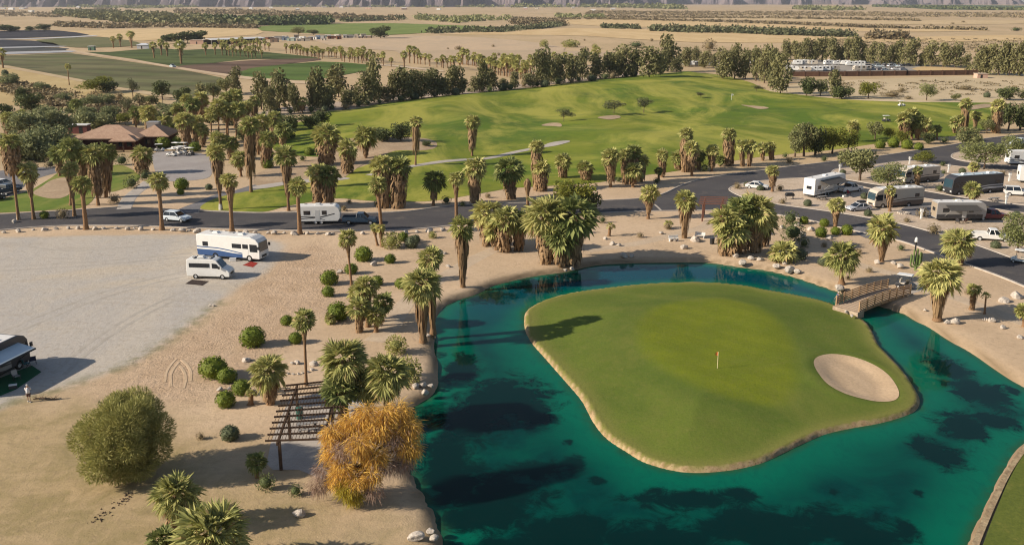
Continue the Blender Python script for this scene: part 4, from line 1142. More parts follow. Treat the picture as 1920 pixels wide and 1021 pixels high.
def golf_cart(loc, rz, label, body=None, group=None):
    r_ = empty('golf_cart', loc, rz, label, 'golf cart', group)
    part(r_, 'body', body or WHITE, lambda mb: mb.prism([(-1.15, .3), (-1.15, .72), (-.55, .80), (-.5, .42), (.35, .42), (.5, .85), (.75, .82), (1.15, .62), (1.2, .32)], -.55, .55), .05)
    part(r_, 'seat', BEIGE, lambda mb: [mb.box(-.55, -.02, -.5, .5, .62, .80), mb.box(-.68, -.54, -.5, .5, .72, 1.25)], .04)
    part(r_, 'roof', WHITE, lambda mb: mb.prism([(-1.1, 1.80), (-1.05, 1.88), (.75, 1.90), (.85, 1.82)], -.6, .6), .03)
    part(r_, 'roof_post', BLACKP, lambda mb: [mb.beam(a_, b_, .04, .04) for s in (-.5, .5) for a_, b_ in (((.62, s, .8), (.5, s, 1.8)), ((-.95, s, .75), (-.9, s, 1.8)))])
    part(r_, 'steering_wheel', BLACKP, lambda mb: mb.tube([(.45 + .1 * math.sin(t), .25 + .17 * math.cos(t), 1.02 + .14 * math.sin(t)) for t in np.linspace(0, 6.283, 13)], .015, 5))
    for s in (-1, 1):
        for x in (-.75, .8): wheel(r_, x, s * .5, .24, .2)
    return r_

def heading(p, q):
    """heading of a thing whose axis runs from pixel p to pixel q on the ground, and its middle"""
    a_, b_ = G(*p), G(*q); d_ = b_ - a_
    return (a_ + b_) / 2, math.atan2(d_.y, d_.x), d_.length

# ---- people
def person(loc, rz, label, shirt, shorts, skin=(.42, .26, .18), hair=(.5, .48, .45), arms='phone', stride=.12, hat=None):
    """one continuous skinned body, hair and clothes as its children"""
    J = {'pel': (0, 0, .93), 'wai': (0, 0, 1.08), 'che': (0.01, 0, 1.30), 'nec': (0, 0, 1.48), 'hd1': (.02, 0, 1.58), 'hd2': (.02, 0, 1.69)}
    Rr = {'pel': .15, 'wai': .135, 'che': .16, 'nec': .058, 'hd1': .088, 'hd2': .082}
    E = [('pel', 'wai'), ('wai', 'che'), ('che', 'nec'), ('nec', 'hd1'), ('hd1', 'hd2')]
    for s, n_ in ((1, 'l'), (-1, 'r')):
        st = stride * s
        J.update({'hip' + n_: (0, s * .09, .90), 'kne' + n_: (st * .6 + .02, s * .10, .50), 'ank' + n_: (st - .02, s * .105, .085), 'toe' + n_: (st + .15, s * .12, .035), 'sho' + n_: (0, s * .185, 1.40)})
        Rr.update({'hip' + n_: .095, 'kne' + n_: .06, 'ank' + n_: .04, 'toe' + n_: .036, 'sho' + n_: .062})
        if arms == 'phone': J.update({'elb' + n_: (.08, s * .25, 1.16), 'wri' + n_: (.27, s * .13, 1.27), 'han' + n_: (.33, s * .08, 1.33)})
        else: J.update({'elb' + n_: (-.03 - st * .3, s * .25, 1.14), 'wri' + n_: (.05 - st * .8, s * .27, .90), 'han' + n_: (.08 - st * .9, s * .265, .81)})
        Rr.update({'elb' + n_: .042, 'wri' + n_: .029, 'han' + n_: .034})
        E += [('pel', 'hip' + n_), ('hip' + n_, 'kne' + n_), ('kne' + n_, 'ank' + n_), ('ank' + n_, 'toe' + n_), ('che', 'sho' + n_), ('sho' + n_, 'elb' + n_), ('elb' + n_, 'wri' + n_), ('wri' + n_, 'han' + n_)]
        h = Vector(J['han' + n_]); wdir = (h - Vector(J['wri' + n_])).normalized(); sd = wdir.orthogonal().normalized()
        for f in range(5):
            nm = 'f%d' % f + n_
            off = sd * ((f - 1.5) * .016) if f < 4 else -sd * .035
            J[nm] = tuple(h + off + wdir * (.02 if f < 4 else -.01)); Rr[nm] = .009
            J[nm + 't'] = tuple(Vector(J[nm]) + wdir * (.055 + .012 * (f in (1, 2)) - .02 * (f == 4)) - Vector((0, s * .012, .012))); Rr[nm + 't'] = .007
            E += [('han' + n_, nm), (nm, nm + 't')]
    names = list(J); idx = {n_: i for i, n_ in enumerate(names)}
    me = bpy.data.meshes.new('person'); me.from_pydata([J[n_] for n_ in names], [(idx[a_], idx[b_]) for a_, b_ in E], [])
    o = bpy.data.objects.new('person', me); col.objects.link(o); o.location = loc; o.rotation_euler = (0, 0, rz)
    sk = o.modifiers.new('skin', 'SKIN'); sub = o.modifiers.new('smooth', 'SUBSURF'); sub.levels = sub.render_levels = 1
    for n_ in names:
        v_ = me.skin_vertices[0].data[idx[n_]]; v_.radius = (Rr[n_], Rr[n_] * (1.25 if n_ in ('che', 'pel', 'wai') else 1))
    me.skin_vertices[0].data[0].use_root = True
    me.materials.append(paint('skin_%d' % int(skin[0] * 100), skin, .6))
    tag(o, label, 'person')
    def cloth(nm, mat, segs, grow):
        mb = MB()
        for s_ in segs: mb.tube([J[q] if isinstance(q, str) else q for q in s_[0]], [r2 * grow for r2 in s_[1]], 12)
        link(nm, mb.mesh(nm, mat, smooth=True), o)
    cloth('shirt', shirt, [((tuple(np.array(J['pel']) + [0, 0, -.02]), 'wai', 'che', (0, 0, 1.46)), (.185, .17, .195, .085))] + [(('sho' + n_, tuple((np.array(J['sho' + n_]) * .35 + np.array(J['elb' + n_]) * .65))), (.085, .06)) for n_ in 'lr'], 1.0)
    cloth('shorts', shorts, [(('hip' + n_, tuple(np.array(J['hip' + n_]) * .12 + np.array(J['kne' + n_]) * .88)), (.125, .085)) for n_ in 'lr'] + [(((0, 0, .84), (0, 0, .97)), (.16, .18))], 1.0)
    mb = MB(); bm = bmesh.new(); bmesh.ops.create_uvsphere(bm, u_segments=12, v_segments=8, radius=.105)
    bmesh.ops.delete(bm, geom=[v_ for v_ in bm.verts if v_.co.z < -.005 and v_.co.x > -.03], context='VERTS')
    hm = bpy.data.meshes.new('hair'); bm.to_mesh(hm); bm.free(); hm.materials.append(hat or paint('hair_%d' % int(hair[0] * 100), hair, .8))
    link('hair' if not hat else 'cap', hm, o, (.005, 0, 1.675))
    mb = MB(); mb.tube([(.10, 0, 1.635), (.125, 0, 1.61)], [.012, .016], 6); link('nose', mb.mesh('nose', me.materials[0]), o)
    for s in (-1, 1):
        mb = MB(); mb.box(.094, .104, s * .035 - .012, s * .035 + .012, 1.642, 1.654); link('eye', mb.mesh('eye', BLACKP), o)
        mb = MB(); mb.tube([(.01, s * .092, 1.60), (.0, s * .10, 1.66)], [.012, .02], 6); link('ear', mb.mesh('ear', me.materials[0]), o)
        mb = MB(); a_ = Vector(J['ank' + ('l' if s > 0 else 'r')]); mb.prism([(a_.x - .09, .0), (a_.x - .09, .09), (a_.x + .05, .10), (a_.x + .19, .05), (a_.x + .19, .0)], a_.y - .05, a_.y + .05); link('shoe', mb.mesh('shoe', WHITE, bevel=.015), o)
    mb = MB(); mb.box(.096, .104, -.022, .022, 1.565, 1.573); link('mouth', mb.mesh('mouth', REDL), o)
    return o
# ------------------------------------------------------------------ buildings, bridge, pergolas, walls
TILE = surf('roof_tile', (.47, .32, .225), (.39, .255, .18), .8, 5, (.24, .14, .09), .9, .15, (4, .4, .05), obj=True)
REDWALL = plain('red_brown_wall', (.085, .030, .024), .9, .1); WOOD = surf('bridge_timber', (.46, .31, .18), (.35, .225, .13), 1.5, 6, (.2, .125, .07), .9, .15, obj=True)
DKWOOD = surf('dark_timber', (.115, .072, .046), (.08, .05, .034), 1.5, 6, (.045, .03, .02), .9, .15, obj=True)
def hip(mb, x0, x1, y0, y1, z, h, ov=.7):
    x0 -= ov; x1 += ov; y0 -= ov; y1 += ov
    d_ = min(x1 - x0, y1 - y0) / 2
    if x1 - x0 >= y1 - y0: a_, b_ = (x0 + d_, (y0 + y1) / 2, z + h), (x1 - d_, (y0 + y1) / 2, z + h)
    else: a_, b_ = ((x0 + x1) / 2, y0 + d_, z + h), ((x0 + x1) / 2, y1 - d_, z + h)
    vs = [(x0, y0, z), (x1, y0, z), (x1, y1, z), (x0, y1, z), a_, b_, (x0, y0, z - .25), (x1, y0, z - .25), (x1, y1, z - .25), (x0, y1, z - .25)]
    if x1 - x0 >= y1 - y0: fs = [(0, 1, 5, 4), (2, 3, 4, 5), (1, 2, 5), (3, 0, 4)]
    else: fs = [(0, 1, 4), (1, 2, 5, 4), (2, 3, 5), (3, 0, 4, 5)]
    mb.add(vs, fs + [(6, 7, 1, 0), (7, 8, 2, 1), (8, 9, 3, 2), (9, 6, 0, 3), (9, 8, 7, 6)])
c0 = G(214, 284)
club = empty('clubhouse', c0, R(4), 'brown clubhouse with hipped tile roofs beside the parking lot of golf carts', 'building')
part(club, 'wall', REDWALL, lambda mb: [mb.box(-10, 5.2, 2.0, 14, 0, 3.1), mb.box(5.203, 11, 6, 15.5, 0, 3.0)])
part(club, 'roof', TILE, lambda mb: hip(mb, -10, 5.2, 2.0, 14, 3.1, 2.5, 1.0))
part(club, 'roof', TILE, lambda mb: hip(mb, 4.0, 11.2, 6, 15.5, 3.0, 2.3, .9))
part(club, 'porch_roof', TILE, lambda mb: hip(mb, 0, 5.5, -1.2, 3.0, 2.85, 1.3, .5))
for x in (.0, 2.7, 5.4): part(club, 'porch_post', DKWOOD, lambda mb: mb.box(x - .15, x + .15, -1.3, -1.0, 0, 2.62))
for x in (1.2, 3.2, 6.6, 8.6): part(club, 'window', GLASS, lambda mb: mb.box(x - .6, x + .6, (1.97 if x < 5 else 5.97), (2.01 if x < 5 else 6.01), .9, 2.2))
part(club, 'door', DKWOOD, lambda mb: mb.box(-.6, .5, 1.95, 2.01, .02, 2.2))
part(club, 'roof_cooler', GREYP, lambda mb: mb.box(4.5, 7.6, 13.2, 15.6, 3.6, 5.6), .05)
e0 = G(146, 251)
an = empty('shed', e0, R(3), 'small maroon shed with a pale flat roof behind the clubhouse', 'shed')
part(an, 'wall', paint('maroon_wall', (.16, .05, .045), .9), lambda mb: mb.box(-2.6, 2.6, 0, 3, 0, 2.3)); part(an, 'roof', ROOFW, lambda mb: mb.box(-2.8, 2.8, -.2, 3.2, 2.3, 2.5)); part(an, 'door', BLACKP, lambda mb: mb.box(.4, 1.4, -.02, .01, .02, 2.0))

b_, hd, L_ = heading((392, 84), (488, 80))
fs = empty('farm_shed', G(440, 82), hd, 'long open farm shed with a white metal roof beyond the palm nursery', 'shed')
Lf = L_ * 1.05
part(fs, 'roof', ROOFW, lambda mb: mb.prism([(-6.5, 4.0), (0, 5.0), (6.5, 4.0), (6.5, 3.8), (0, 4.8), (-6.5, 3.8)], -Lf / 2, Lf / 2)).rotation_euler = (0, 0, math.pi / 2)
part(fs, 'back_wall', paint('shed_dark', (.05, .045, .04), .9), lambda mb: mb.box(-Lf / 2, Lf / 2, 4.5, 4.8, 0, 3.8))
for x in np.linspace(-Lf / 2 + .5, Lf / 2 - .5, 8): part(fs, 'post', GREYP, lambda mb: mb.box(x - .15, x + .15, -5.8, -5.5, 0, 3.85))
def hut(x, y, wd, dp, h, wall, roof, label, group=None, rz=0.0, name='hut', cat='hut', flat=False):
    r_ = empty(name, G(x, y), rz, label, cat, group)
    part(r_, 'wall', wall, lambda mb: mb.box(-wd / 2, wd / 2, 0, dp, 0, h))
    if flat: part(r_, 'roof', roof, lambda mb: mb.box(-wd / 2 - .2, wd / 2 + .2, -.2, dp + .2, h, h + .25))
    else: part(r_, 'roof', roof, lambda mb: hip(mb, -wd / 2, wd / 2, 0, dp, h, h * .4, .4))
    part(r_, 'door', BLACKP, lambda mb: mb.box(-.1 * wd - .5, -.1 * wd + .5, -.04, .01, .02, min(2.1, h * .8)))
    return r_
PINKW = paint('pink_wall', (.52, .34, .26), .9); 
hut(372, 83, 14, 9, 3.2, PINKW, paint('tan_roof', (.45, .36, .28), .9), 'pinkish low farm building at the near end of the long shed', name='farm_building', cat='building', flat=True)
hut(268, 92, 9, 6, 3.0, paint('grey_wall', (.42, .43, .45), .8), paint('pale_metal_roof', (.55, .57, .6), .5), 'pale grey gabled shed standing alone between the green fields', name='shed', cat='shed')
hut(338, 86, 5, 3, 3.4, WHITE, ROOFW, 'small white box building in front of the dark hedge by the farm', flat=True)
hut(171, 95, 4.5, 3, 3.0, paint('green_wall', (.10, .18, .12), .8), ROOFW, 'small green shed on the corner of the olive field', flat=True)
rj = random.Random(7)
cols = [WHITE, GREYP, TANP, paint('rust_panel', (.25, .11, .06), .9), paint('pale_green_panel', (.32, .38, .32), .8), BEIGE, BROWNP, paint('faded_blue_panel', (.25, .32, .42), .8)]
cn = ['white', 'grey', 'tan', 'rusty', 'pale green', 'beige', 'brown', 'faded blue']
for i in range(34):
    x = 484 + i * 5.9 + rj.uniform(-2, 2); y = 78.5 - i * .18 + rj.choice([-5, -3, -1, 0.5, 2]) * .8; j = rj.randrange(len(cols))
    if i > 26: x = 640 + (i - 26) * 7; y = 71 + rj.uniform(-1, 1)
    hut(x, y, rj.uniform(3, 8), rj.uniform(2.5, 4), rj.uniform(1.8, 3.4), cols[j], rj.choice([ROOFW, cols[j], GREYP]), '%s hut in the farm salvage yard, %s one along from the long shed' % (cn[j], nth(i)), 'huts and containers of the salvage yard', rj.uniform(-.4, .4), name='yard_hut', flat=True)
far_h = [(5, 16), (20, 17), (40, 16), (48, 15.5), (57, 22), (146, 13.5), (182, 12), (262, 11), (340, 9.8), (420, 13), (448, 16), (470, 16), (508, 14), (558, 18.5), (608, 13), (640, 14.5), (690, 16), (758, 17), (822, 17.5), (985, 17), (1006, 16), (1075, 15), (1112, 19), (1150, 18), (1233, 14.5), (1262, 12)]
for i, (x, y) in enumerate(far_h):
    hut(x, y + 1.4, rj.uniform(12, 24), 10, 5.5, rj.choice([WHITE, WHITE, BEIGE, PINKW]), ROOFW, 'small pale house far off at the foot of the mountains, %s from the west end' % nth(i), 'far houses before the mountains', rj.uniform(-.3, .3), name='house', cat='house', flat=i % 2 == 0)

# long brown wall of the storage yard
def wall_run(name, pix, h, th, mat, label, cat='wall', cap=None):
    P_ = gl(pix, 0, 0); r_ = empty(name, P_[0], 0, label, cat)
    def f(mb):
        for a_, b2 in zip(P_, P_[1:]): mb.beam((a_ - P_[0]) + Vector((0, 0, h / 2)), (b2 - P_[0]) + Vector((0, 0, h / 2)), th, h)
    part(r_, 'panel', mat, f)
    def g_(mb):
        for a_, b2 in zip(P_, P_[1:]):
            n_ = max(2, int((b2 - a_).length / 6))
            for i in range(n_ + 1):
                q = (a_ - P_[0]).lerp(b2 - P_[0], i / n_); mb.box(q.x - th * .9, q.x + th * .9, q.y - th * .9, q.y + th * .9, 0, h + .15)
    part(r_, 'pillars', cap or mat, g_)
    return r_
BRW = surf('brown_block_wall', (.165, .095, .065), (.13, .075, .052), .3, 3, (.09, .05, .035), .95, .1)
wall_run('yard_wall', [(1482, 143.5), (1560, 143.5), (1700, 142), (1832, 140.5)], 2.4, .3, BRW, 'long low brown wall in front of the storage yard of trailers')
hut(1842, 147, 5, 4, 2.0, PINKW, paint('tan_roof', (.45, .36, .28), .9), 'small pinkish hut at the end of the brown yard wall', flat=True)

# timber footbridge to the island
pa, pb = G(1578, 570, .15), G(1668, 540, .15)
bc = (pa + pb) / 2; bd = pb - pa; bh = math.atan2(bd.y, bd.x); BL = bd.length + .8
qa, qb = G(1606, 586, .15), G(1697, 556, .15)
BW = 3.0
mid = (pa + pb + qa + qb) / 4
br = empty('footbridge', mid, bh, 'arched timber footbridge with slatted railings between the island and shore', 'bridge')
def arch(x): return .16 + .26 * (1 - (2 * x / BL) ** 2)
def deck(mb):
    n_ = 24
    for i in range(n_):
        x0 = -BL / 2 + BL * i / n_; x1 = x0 + BL / n_ * .9
        mb.box(x0, x1, -BW / 2, BW / 2, arch((x0 + x1) / 2) - .07, arch((x0 + x1) / 2))
part(br, 'deck', paint('deck_boards', (.36, .27, .19), .9), deck)
def girder(mb):
    xs_ = np.linspace(-BL / 2, BL / 2, 11)
    for a_, b2 in zip(xs_, xs_[1:]): mb.beam((a_, s * (BW / 2 - .1), arch(a_) - .27), (b2, s * (BW / 2 - .1), arch(b2) - .27), .18, .38)
for s in (-1, 1): part(br, 'girder', WOOD, girder)
for s in (-1, 1):
    rl = part(br, 'railing', WOOD, lambda mb: [mb.beam((a_, s * BW / 2, arch(a_) + z), (b2, s * BW / 2, arch(b2) + z), .07, wd) for a_, b2 in zip(np.linspace(-BL / 2, BL / 2, 11), np.linspace(-BL / 2, BL / 2, 11)[1:]) for z, wd in ((1.10, .14), (.84, .15), (.60, .15), (.36, .15), (.14, .13))])
    for x in np.linspace(-BL / 2 + .06, BL / 2 - .06, 8): part(rl, 'post', WOOD, lambda mb: mb.box(x - .06, x + .06, s * (BW / 2 + .07) - .06, s * (BW / 2 + .07) + .06, arch(x) - .3, arch(x) + 1.2))
ABUT = (surf('abutment_stone', (.45, .36, .27), (.33, .25, .18), 1, 4, (.2, .15, .1), .95, .1, obj=True), 0)[0]
for s in (-1, 1): part(br, 'abutment', ABUT, lambda mb: mb.box(s * (BL / 2 - .3) - .7, s * (BL / 2 - .3) + .7, -BW / 2 - .2, BW / 2 + .2, -1.6, arch(BL / 2) - .08))
ribbon('footpath', None, 2.6, .0, .02, M['concrete'], pts=[mid + Vector((math.cos(bh), math.sin(bh), 0)) * (BL / 2 + d_) + Vector((0, 0, -mid.z)) for d_ in (-.2, 2, 4, 6)])

# near pergola on the pond's bank
def pergola(name, corners, h, nslat, label, post_mat, cross=2, over=.35, wires=0):
    """corners: roof corners near-left, near-right, far-right, far-left in pixels at height h"""
    A, B_, C_, D_ = [G(x, y, h) for x, y in corners]
    o0 = Vector((A.x, A.y, 0)); r_ = empty(name, o0, 0, label, 'pergola')
    q = lambda u, v_: A.lerp(B_, u).lerp(D_.lerp(C_, u), v_) - o0
    for u in (.16, .84): part(r_, 'beam', post_mat, lambda mb: mb.beam(q(u, -.02), q(u, 1.02), .16, .26))
    for i in range(nslat): part(r_, 'slat', post_mat, lambda mb: mb.beam(q(-.02, i / (nslat - 1)) + Vector((0, 0, .20)), q(1.02, i / (nslat - 1)) + Vector((0, 0, .20)), .09, .15))
    for i in range(wires): part(r_, 'lath', post_mat, lambda mb: mb.beam(q((i + .5) / wires, 0) + Vector((0, 0, .29)), q((i + .5) / wires, 1) + Vector((0, 0, .29)), .035, .03))
    for u in (.16, .84):
        for v_ in (.06, .52, .96):
            p_ = q(u, v_); part(r_, 'post', post_mat, lambda mb: mb.box(p_.x - .11, p_.x + .11, p_.y - .11, p_.y + .11, 0, p_.z - .1))
    return r_
pergola('pergola', [(500, 830), (628, 826), (652, 714), (538, 726)], 2.7, 11, 'dark timber pergola with open slat roof on the bank beside the golden tree', DKWOOD, wires=20)
pergola('pergola', [(1310, 384), (1360, 385), (1364, 372), (1314, 371)], 2.9, 5, 'brown timber arbour standing at the edge of the road above the pond', paint('red_timber', (.17, .075, .05), .9), wires=0)
sheet('patio', [(500, 868), (540, 752), (560, 742), (680, 740), (690, 800), (640, 900), (560, 880)], .022, M['concrete'], 3)
def bench(loc, rz, label):
    r_ = empty('picnic_table', loc, rz, label, 'table')
    part(r_, 'table_top', GREYP, lambda mb: [mb.box(-.9, .9, y, y + .22, .72, .77) for y in (-.37, -.12, .13)])
    for y in (-.75, .75): part(r_, 'bench_seat', GREYP, lambda mb: mb.box(-.9, .9, y - .13, y + .13, .43, .47))
    part(r_, 'frame', BLACKP, lambda mb: [mb.beam((x, -.8, .02), (x, .3, .72), .07, .07) for x in (-.7, .7)] + [mb.beam((x, .8, .02), (x, -.3, .72), .07, .07) for x in (-.62, .62)] + [mb.beam((x, -.85, .4), (x, .85, .4), .06, .06) for x in (-.66, .66)])
    return r_
bench(G(577, 806), .3, 'grey picnic table under the slats of the dark pergola')
bench(G(506, 735), .1, 'grey picnic table beside the far end of the dark pergola')
bn = empty('litter_bin', G(562, 784), 0, 'green litter bin standing under the dark pergola', 'bin')
part(bn, 'drum', paint('bin_green', (.03, .10, .08), .5), lambda mb: mb.tube([(0, 0, 0), (0, 0, .95)], [.30, .33], 14)); part(bn, 'lid', paint('bin_green', (.03, .10, .08)), lambda mb: mb.tube([(0, 0, .96), (0, 0, 1.02), (0, 0, 1.12)], [.36, .36, .15], 14))

# flag on the green
fz = isle_at(*G(1345, 690, .5)[:2]); fp = G(1345, 690, fz)
fl = empty('flagstick', (fp.x, fp.y, fz), 0, 'thin flagstick with a small orange flag on the putting green', 'flag')
part(fl, 'pole', paint('pole_yellow', (.72, .60, .36), .6), lambda mb: mb.tube([(0, 0, 0), (0, 0, 1.75)], .028, 6))
part(fl, 'flag', paint('flag_orange', (.60, .18, .04), .8), lambda mb: mb.add([(0, 0, 1.35), (0, 0, 1.74), (-.15, .05, 1.70), (-.28, .0, 1.66), (-.28, 0, 1.38), (-.15, .05, 1.34)], [(0, 1, 2, 5), (5, 2, 3, 4), (5, 2, 1, 0), (4, 3, 2, 5)]))

# ------------------------------------------------------------------ vehicles where they stand
b_, hd, L_ = heading((364, 481), (498, 492)); b_ += Vector((.3, 1.0, 0))
motorhome(b_, hd, 'white motorhome with blue stripes parked on the gravel behind the camper van', L=10.2, stripe=BLUEP, low=BLUEP)
b_, hd, L_ = heading((355, 522), (430, 524)); b_ += Vector((0, .9, 0))
camper_van(b_, hd, 'white camper van parked on the gravel in front of the striped motorhome')
b_, hd, L_ = heading((308, 414), (352, 418)); b_ += Vector((0, .8, 0))
car('suv', b_, hd, 'white car driving along the road past the gravel lot', paint('pearl_paint', (.62, .68, .72), .25))
b_, hd, L_ = heading((566, 421), (630, 420)); b_ += Vector((0, 1.1, 0))
trailer(b_, hd, 'white travel trailer with dark swooshes towed along the road', L=7.0, stripe=CHAR)
b_, hd, L_ = heading((642, 421), (706, 421)); b_ += Vector((0, .9, 0))
car('pickup', b_, hd, 'dark blue pickup towing the white travel trailer', DKBLUE)
# camp at the lower edge of the gravel
b_, hd, L_ = heading((-95, 755), (33, 690))
motorhome(b_ + Vector((-.6, 1.2, 0)), hd, 'dark motorhome with its awning out at the edge of the gravel, cut by the frame', L=10.0, H=3.5, body=CHAR, roof=ROOFW, stripe=GREYP)
aw = empty('canopy', b_ + Vector((-.6, 1.2, 0)), hd, 'pale sloping awning roof over the camp beside the dark motorhome', 'awning')
part(aw, 'cloth', SKYB, lambda mb: mb.prism([(-1.4, 2.85), (-1.4, 2.89), (-3.9, 2.30), (-3.95, 2.12), (-3.9, 2.12), (-3.88, 2.26)], -3.6, 3.4)).rotation_euler = (0, 0, math.pi / 2)
aw.children[0].scale = (1, 1, 1)
for ch in list(aw.children): bpy.data.objects.remove(ch)
part(aw, 'cloth', SKYB, lambda mb: mb.add([(-3.6, -1.32, 2.80), (3.5, -1.32, 2.80), (3.5, -3.2, 2.42), (-3.6, -3.2, 2.42), (-3.6, -1.32, 2.76), (3.5, -1.32, 2.76), (3.5, -3.2, 2.38), (-3.6, -3.2, 2.38), (-3.6, -3.22, 2.2), (3.5, -3.22, 2.2)], [(0, 1, 2, 3), (7, 6, 5, 4), (1, 0, 4, 5), (2, 1, 5, 6), (0, 3, 7, 4), (3, 2, 9, 8)]))
part(aw, 'roller', BLACKP, lambda mb: mb.tube([(-3.65, -3.24, 2.3), (3.55, -3.24, 2.3)], .09, 8))
for x in (-3.5, 3.4): part(aw, 'arm', BLACKP, lambda mb: mb.beam((x, -1.34, 1.1), (x, -3.18, 2.3), .06, .06))
sheet('ground_mat', [(-30, 745), (-10, 712), (60, 685), (78, 697), (30, 730), (0, 742)], .03, plain('green_mat', (.015, .10, .045), .95, .1), 0, kind=None, label='green ground mat spread under the awning of the dark motorhome', cat='mat')
def camp_chair(loc, rz, label, c_):
    r_ = empty('camp_chair', loc, rz, label, 'chair')
    part(r_, 'seat', c_, lambda mb: [mb.box(-.28, .26, -.28, .28, .42, .46), mb.prism([(-.28, .44), (-.42, .98), (-.46, .98), (-.32, .44)], -.28, .28)])
    part(r_, 'frame', BLACKP, lambda mb: [mb.beam((x, y, 0), (-x, y, .62), .035, .035) for x in (-.3, .3) for y in (-.3, .3)])
    return r_
camp_chair(G(50, 688), 1.0, 'teal camp chair at the end of the green mat', paint('teal_cloth', (.02, .13, .16), .9))
camp_chair(G(62, 682), 2.2, 'dark blue camp chair in the shade beyond the green mat', paint('navy_cloth', (.015, .02, .06), .9))
camp_chair(G(32, 712), -.6, 'grey camp chair nearest the standing person on the gravel', GREYP)
def cooler(loc, rz, label, c_, w_=.7):
    r_ = empty('cool_box', loc, rz, label, 'cooler'); part(r_, 'box', c_, lambda mb: mb.box(-w_ / 2, w_ / 2, -.2, .2, 0, .36), .03); part(r_, 'lid', WHITE, lambda mb: mb.box(-w_ / 2 - .02, w_ / 2 + .02, -.22, .22, .362, .43), .02); return r_
cooler(G(25, 728), .4, 'black box on the ground by the green mat', CHAR)
cooler(G(437, 489), .1, 'white box on the gravel beside the motorhome wheel', WHITE, .9)
def rug(pix, c_, label): return sheet('rug', pix, .02, plain(label.split()[0] + '_rug', c_, .95, .1, 0, .4, 2), 0, kind=None, label=label, cat='rug')
rug([(347, 532), (360, 524), (392, 527), (380, 535)], (.06, .045, .04), 'dark rug on the gravel beside the camper van')
rug([(455, 497), (470, 490), (484, 493), (474, 501)], (.30, .04, .03), 'red rug with gear beside the front wheel of the striped motorhome')
# campsites beyond the road
b_, hd, L_ = heading((1503, 374), (1578, 357)); trailer(b_ + Vector((.5, .5, 0)), hd, 'white fifth wheel trailer with its awning out on the campsite nearest the junction', L=10.6, H=3.7, fifth=True, awning=AWN, stripe=GREYP, face=WHITE)
b_, hd, L_ = heading((1572, 363), (1612, 357)); car('pickup', b_, hd, 'white pickup parked at the nose of the fifth wheel trailer', WHITE)
b_, hd, L_ = heading((1724, 386), (1636, 391)); motorhome(b_ + Vector((0, .8, 0)), hd, 'beige and brown motorhome on the campsite behind the silver car', L=10.0, H=3.5, body=BEIGE, stripe=BROWNP, low=BROWNP, roof=ROOFW)
b_, hd, L_ = heading((1594, 396), (1624, 394)); car('sedan', b_, math.pi + hd, 'small silver car with a dark roof load beside the beige motorhome', SILVER, rack=True)
b_, hd, L_ = heading((1876, 360), (1776, 367)); motorhome(b_ + Vector((0, .8, 0)), hd, 'black and grey motorhome facing the junction with a pale roof edge', L=12.0, H=3.8, body=CHAR, stripe=SILVER, roof=SKYB)
b_, hd, L_ = heading((1752, 340), (1692, 345)); motorhome(b_ + Vector((0, .6, 0)), hd, 'white and dark motorhome half hidden behind a brown palm trunk', L=9.0, H=3.3, body=BEIGE, stripe=CHAR, low=CHAR)
b_, hd, L_ = heading((1764, 414), (1832, 414)); trailer(b_ + Vector((0, .6, 0)), hd, 'grey toy hauler trailer with a tan back end beside the maroon pickup', L=8.4, H=3.3, body=GREYP, face=TANP, low=CHAR, awning=AWN)
b_, hd, L_ = heading((1832, 412), (1880, 411)); car('pickup', b_, hd, 'maroon pickup parked at the nose of the grey trailer', MAROON)
b_, hd, L_ = heading((1828, 450), (1894, 454)); car('pickup', b_ + Vector((0, .5, 0)), hd, 'white pickup with dark windows parked beside the lower road', WHITE)
b_, hd, L_ = heading((1886, 366), (1924, 368)); car('jeep', b_, hd, 'white boxy off road car behind the black motorhome', WHITE)
car('pickup', G(1893, 360) + Vector((-3.5, 1.5, 0)), hd, 'dark blue pickup between the black motorhome and the white boxy car', DKBLUE)
b_, hd, L_ = heading((1915, 342), (1990, 345)); trailer(b_, hd, 'tall white trailer cut by the frame beyond the white boxy car', L=9, H=3.5)
b_, hd, L_ = heading((1888, 284), (1912, 281)); car('suv', b_, hd, 'white car parked on the upper road beyond the light green tree', WHITE)
b_, hd, L_ = heading((1900, 276), (1930, 274)); car('pickup', b_ + Vector((1, 3, 0)), hd, 'pale pickup parked behind the white car on the upper road', SKYB)
b_, hd, L_ = heading((1888, 309), (1960, 309)); trailer(b_, hd, 'white trailer with dark windows beyond the light green tree', L=9, H=3.3, stripe=CHAR)
b_, hd, L_ = heading((1395, 357), (1418, 360)); car('sedan', b_ + Vector((2, 2.5, 0)), hd + .2, 'white car parked on the point of the campsite ground by the junction', WHITE)
gb = empty('barbecue_grill', G(1480, 374), .1, 'black barbecue grill standing behind the fifth wheel trailer', 'grill')
part(gb, 'firebox', BLACKP, lambda mb: mb.prism([(-.8, .7), (-.85, 1.0), (-.6, 1.3), (.6, 1.3), (.85, 1.0), (.8, .7)], -.4, .4), .04); part(gb, 'stand', BLACKP, lambda mb: [mb.beam((x, y, 0), (x * .9, y, .7), .07, .07) for x in (-.7, .7) for y in (-.3, .3)])
b_, hd, L_ = heading((-20, 358), (14, 350)); car('suv', b_ + Vector((0, 2, 0)), hd, 'white car in the small lot beside the lawn, cut by the frame', WHITE)
b_, hd, L_ = heading((-18, 368), (12, 362)); car('pickup', b_ + Vector((1, 1, 0)), hd, 'dark blue pickup in the small lot in front of the white car', DKBLUE)
b_, hd, L_ = heading((-26, 378), (4, 372)); car('sedan', b_, hd, 'black car at the near end of the small lot beside the lawn', CHAR)
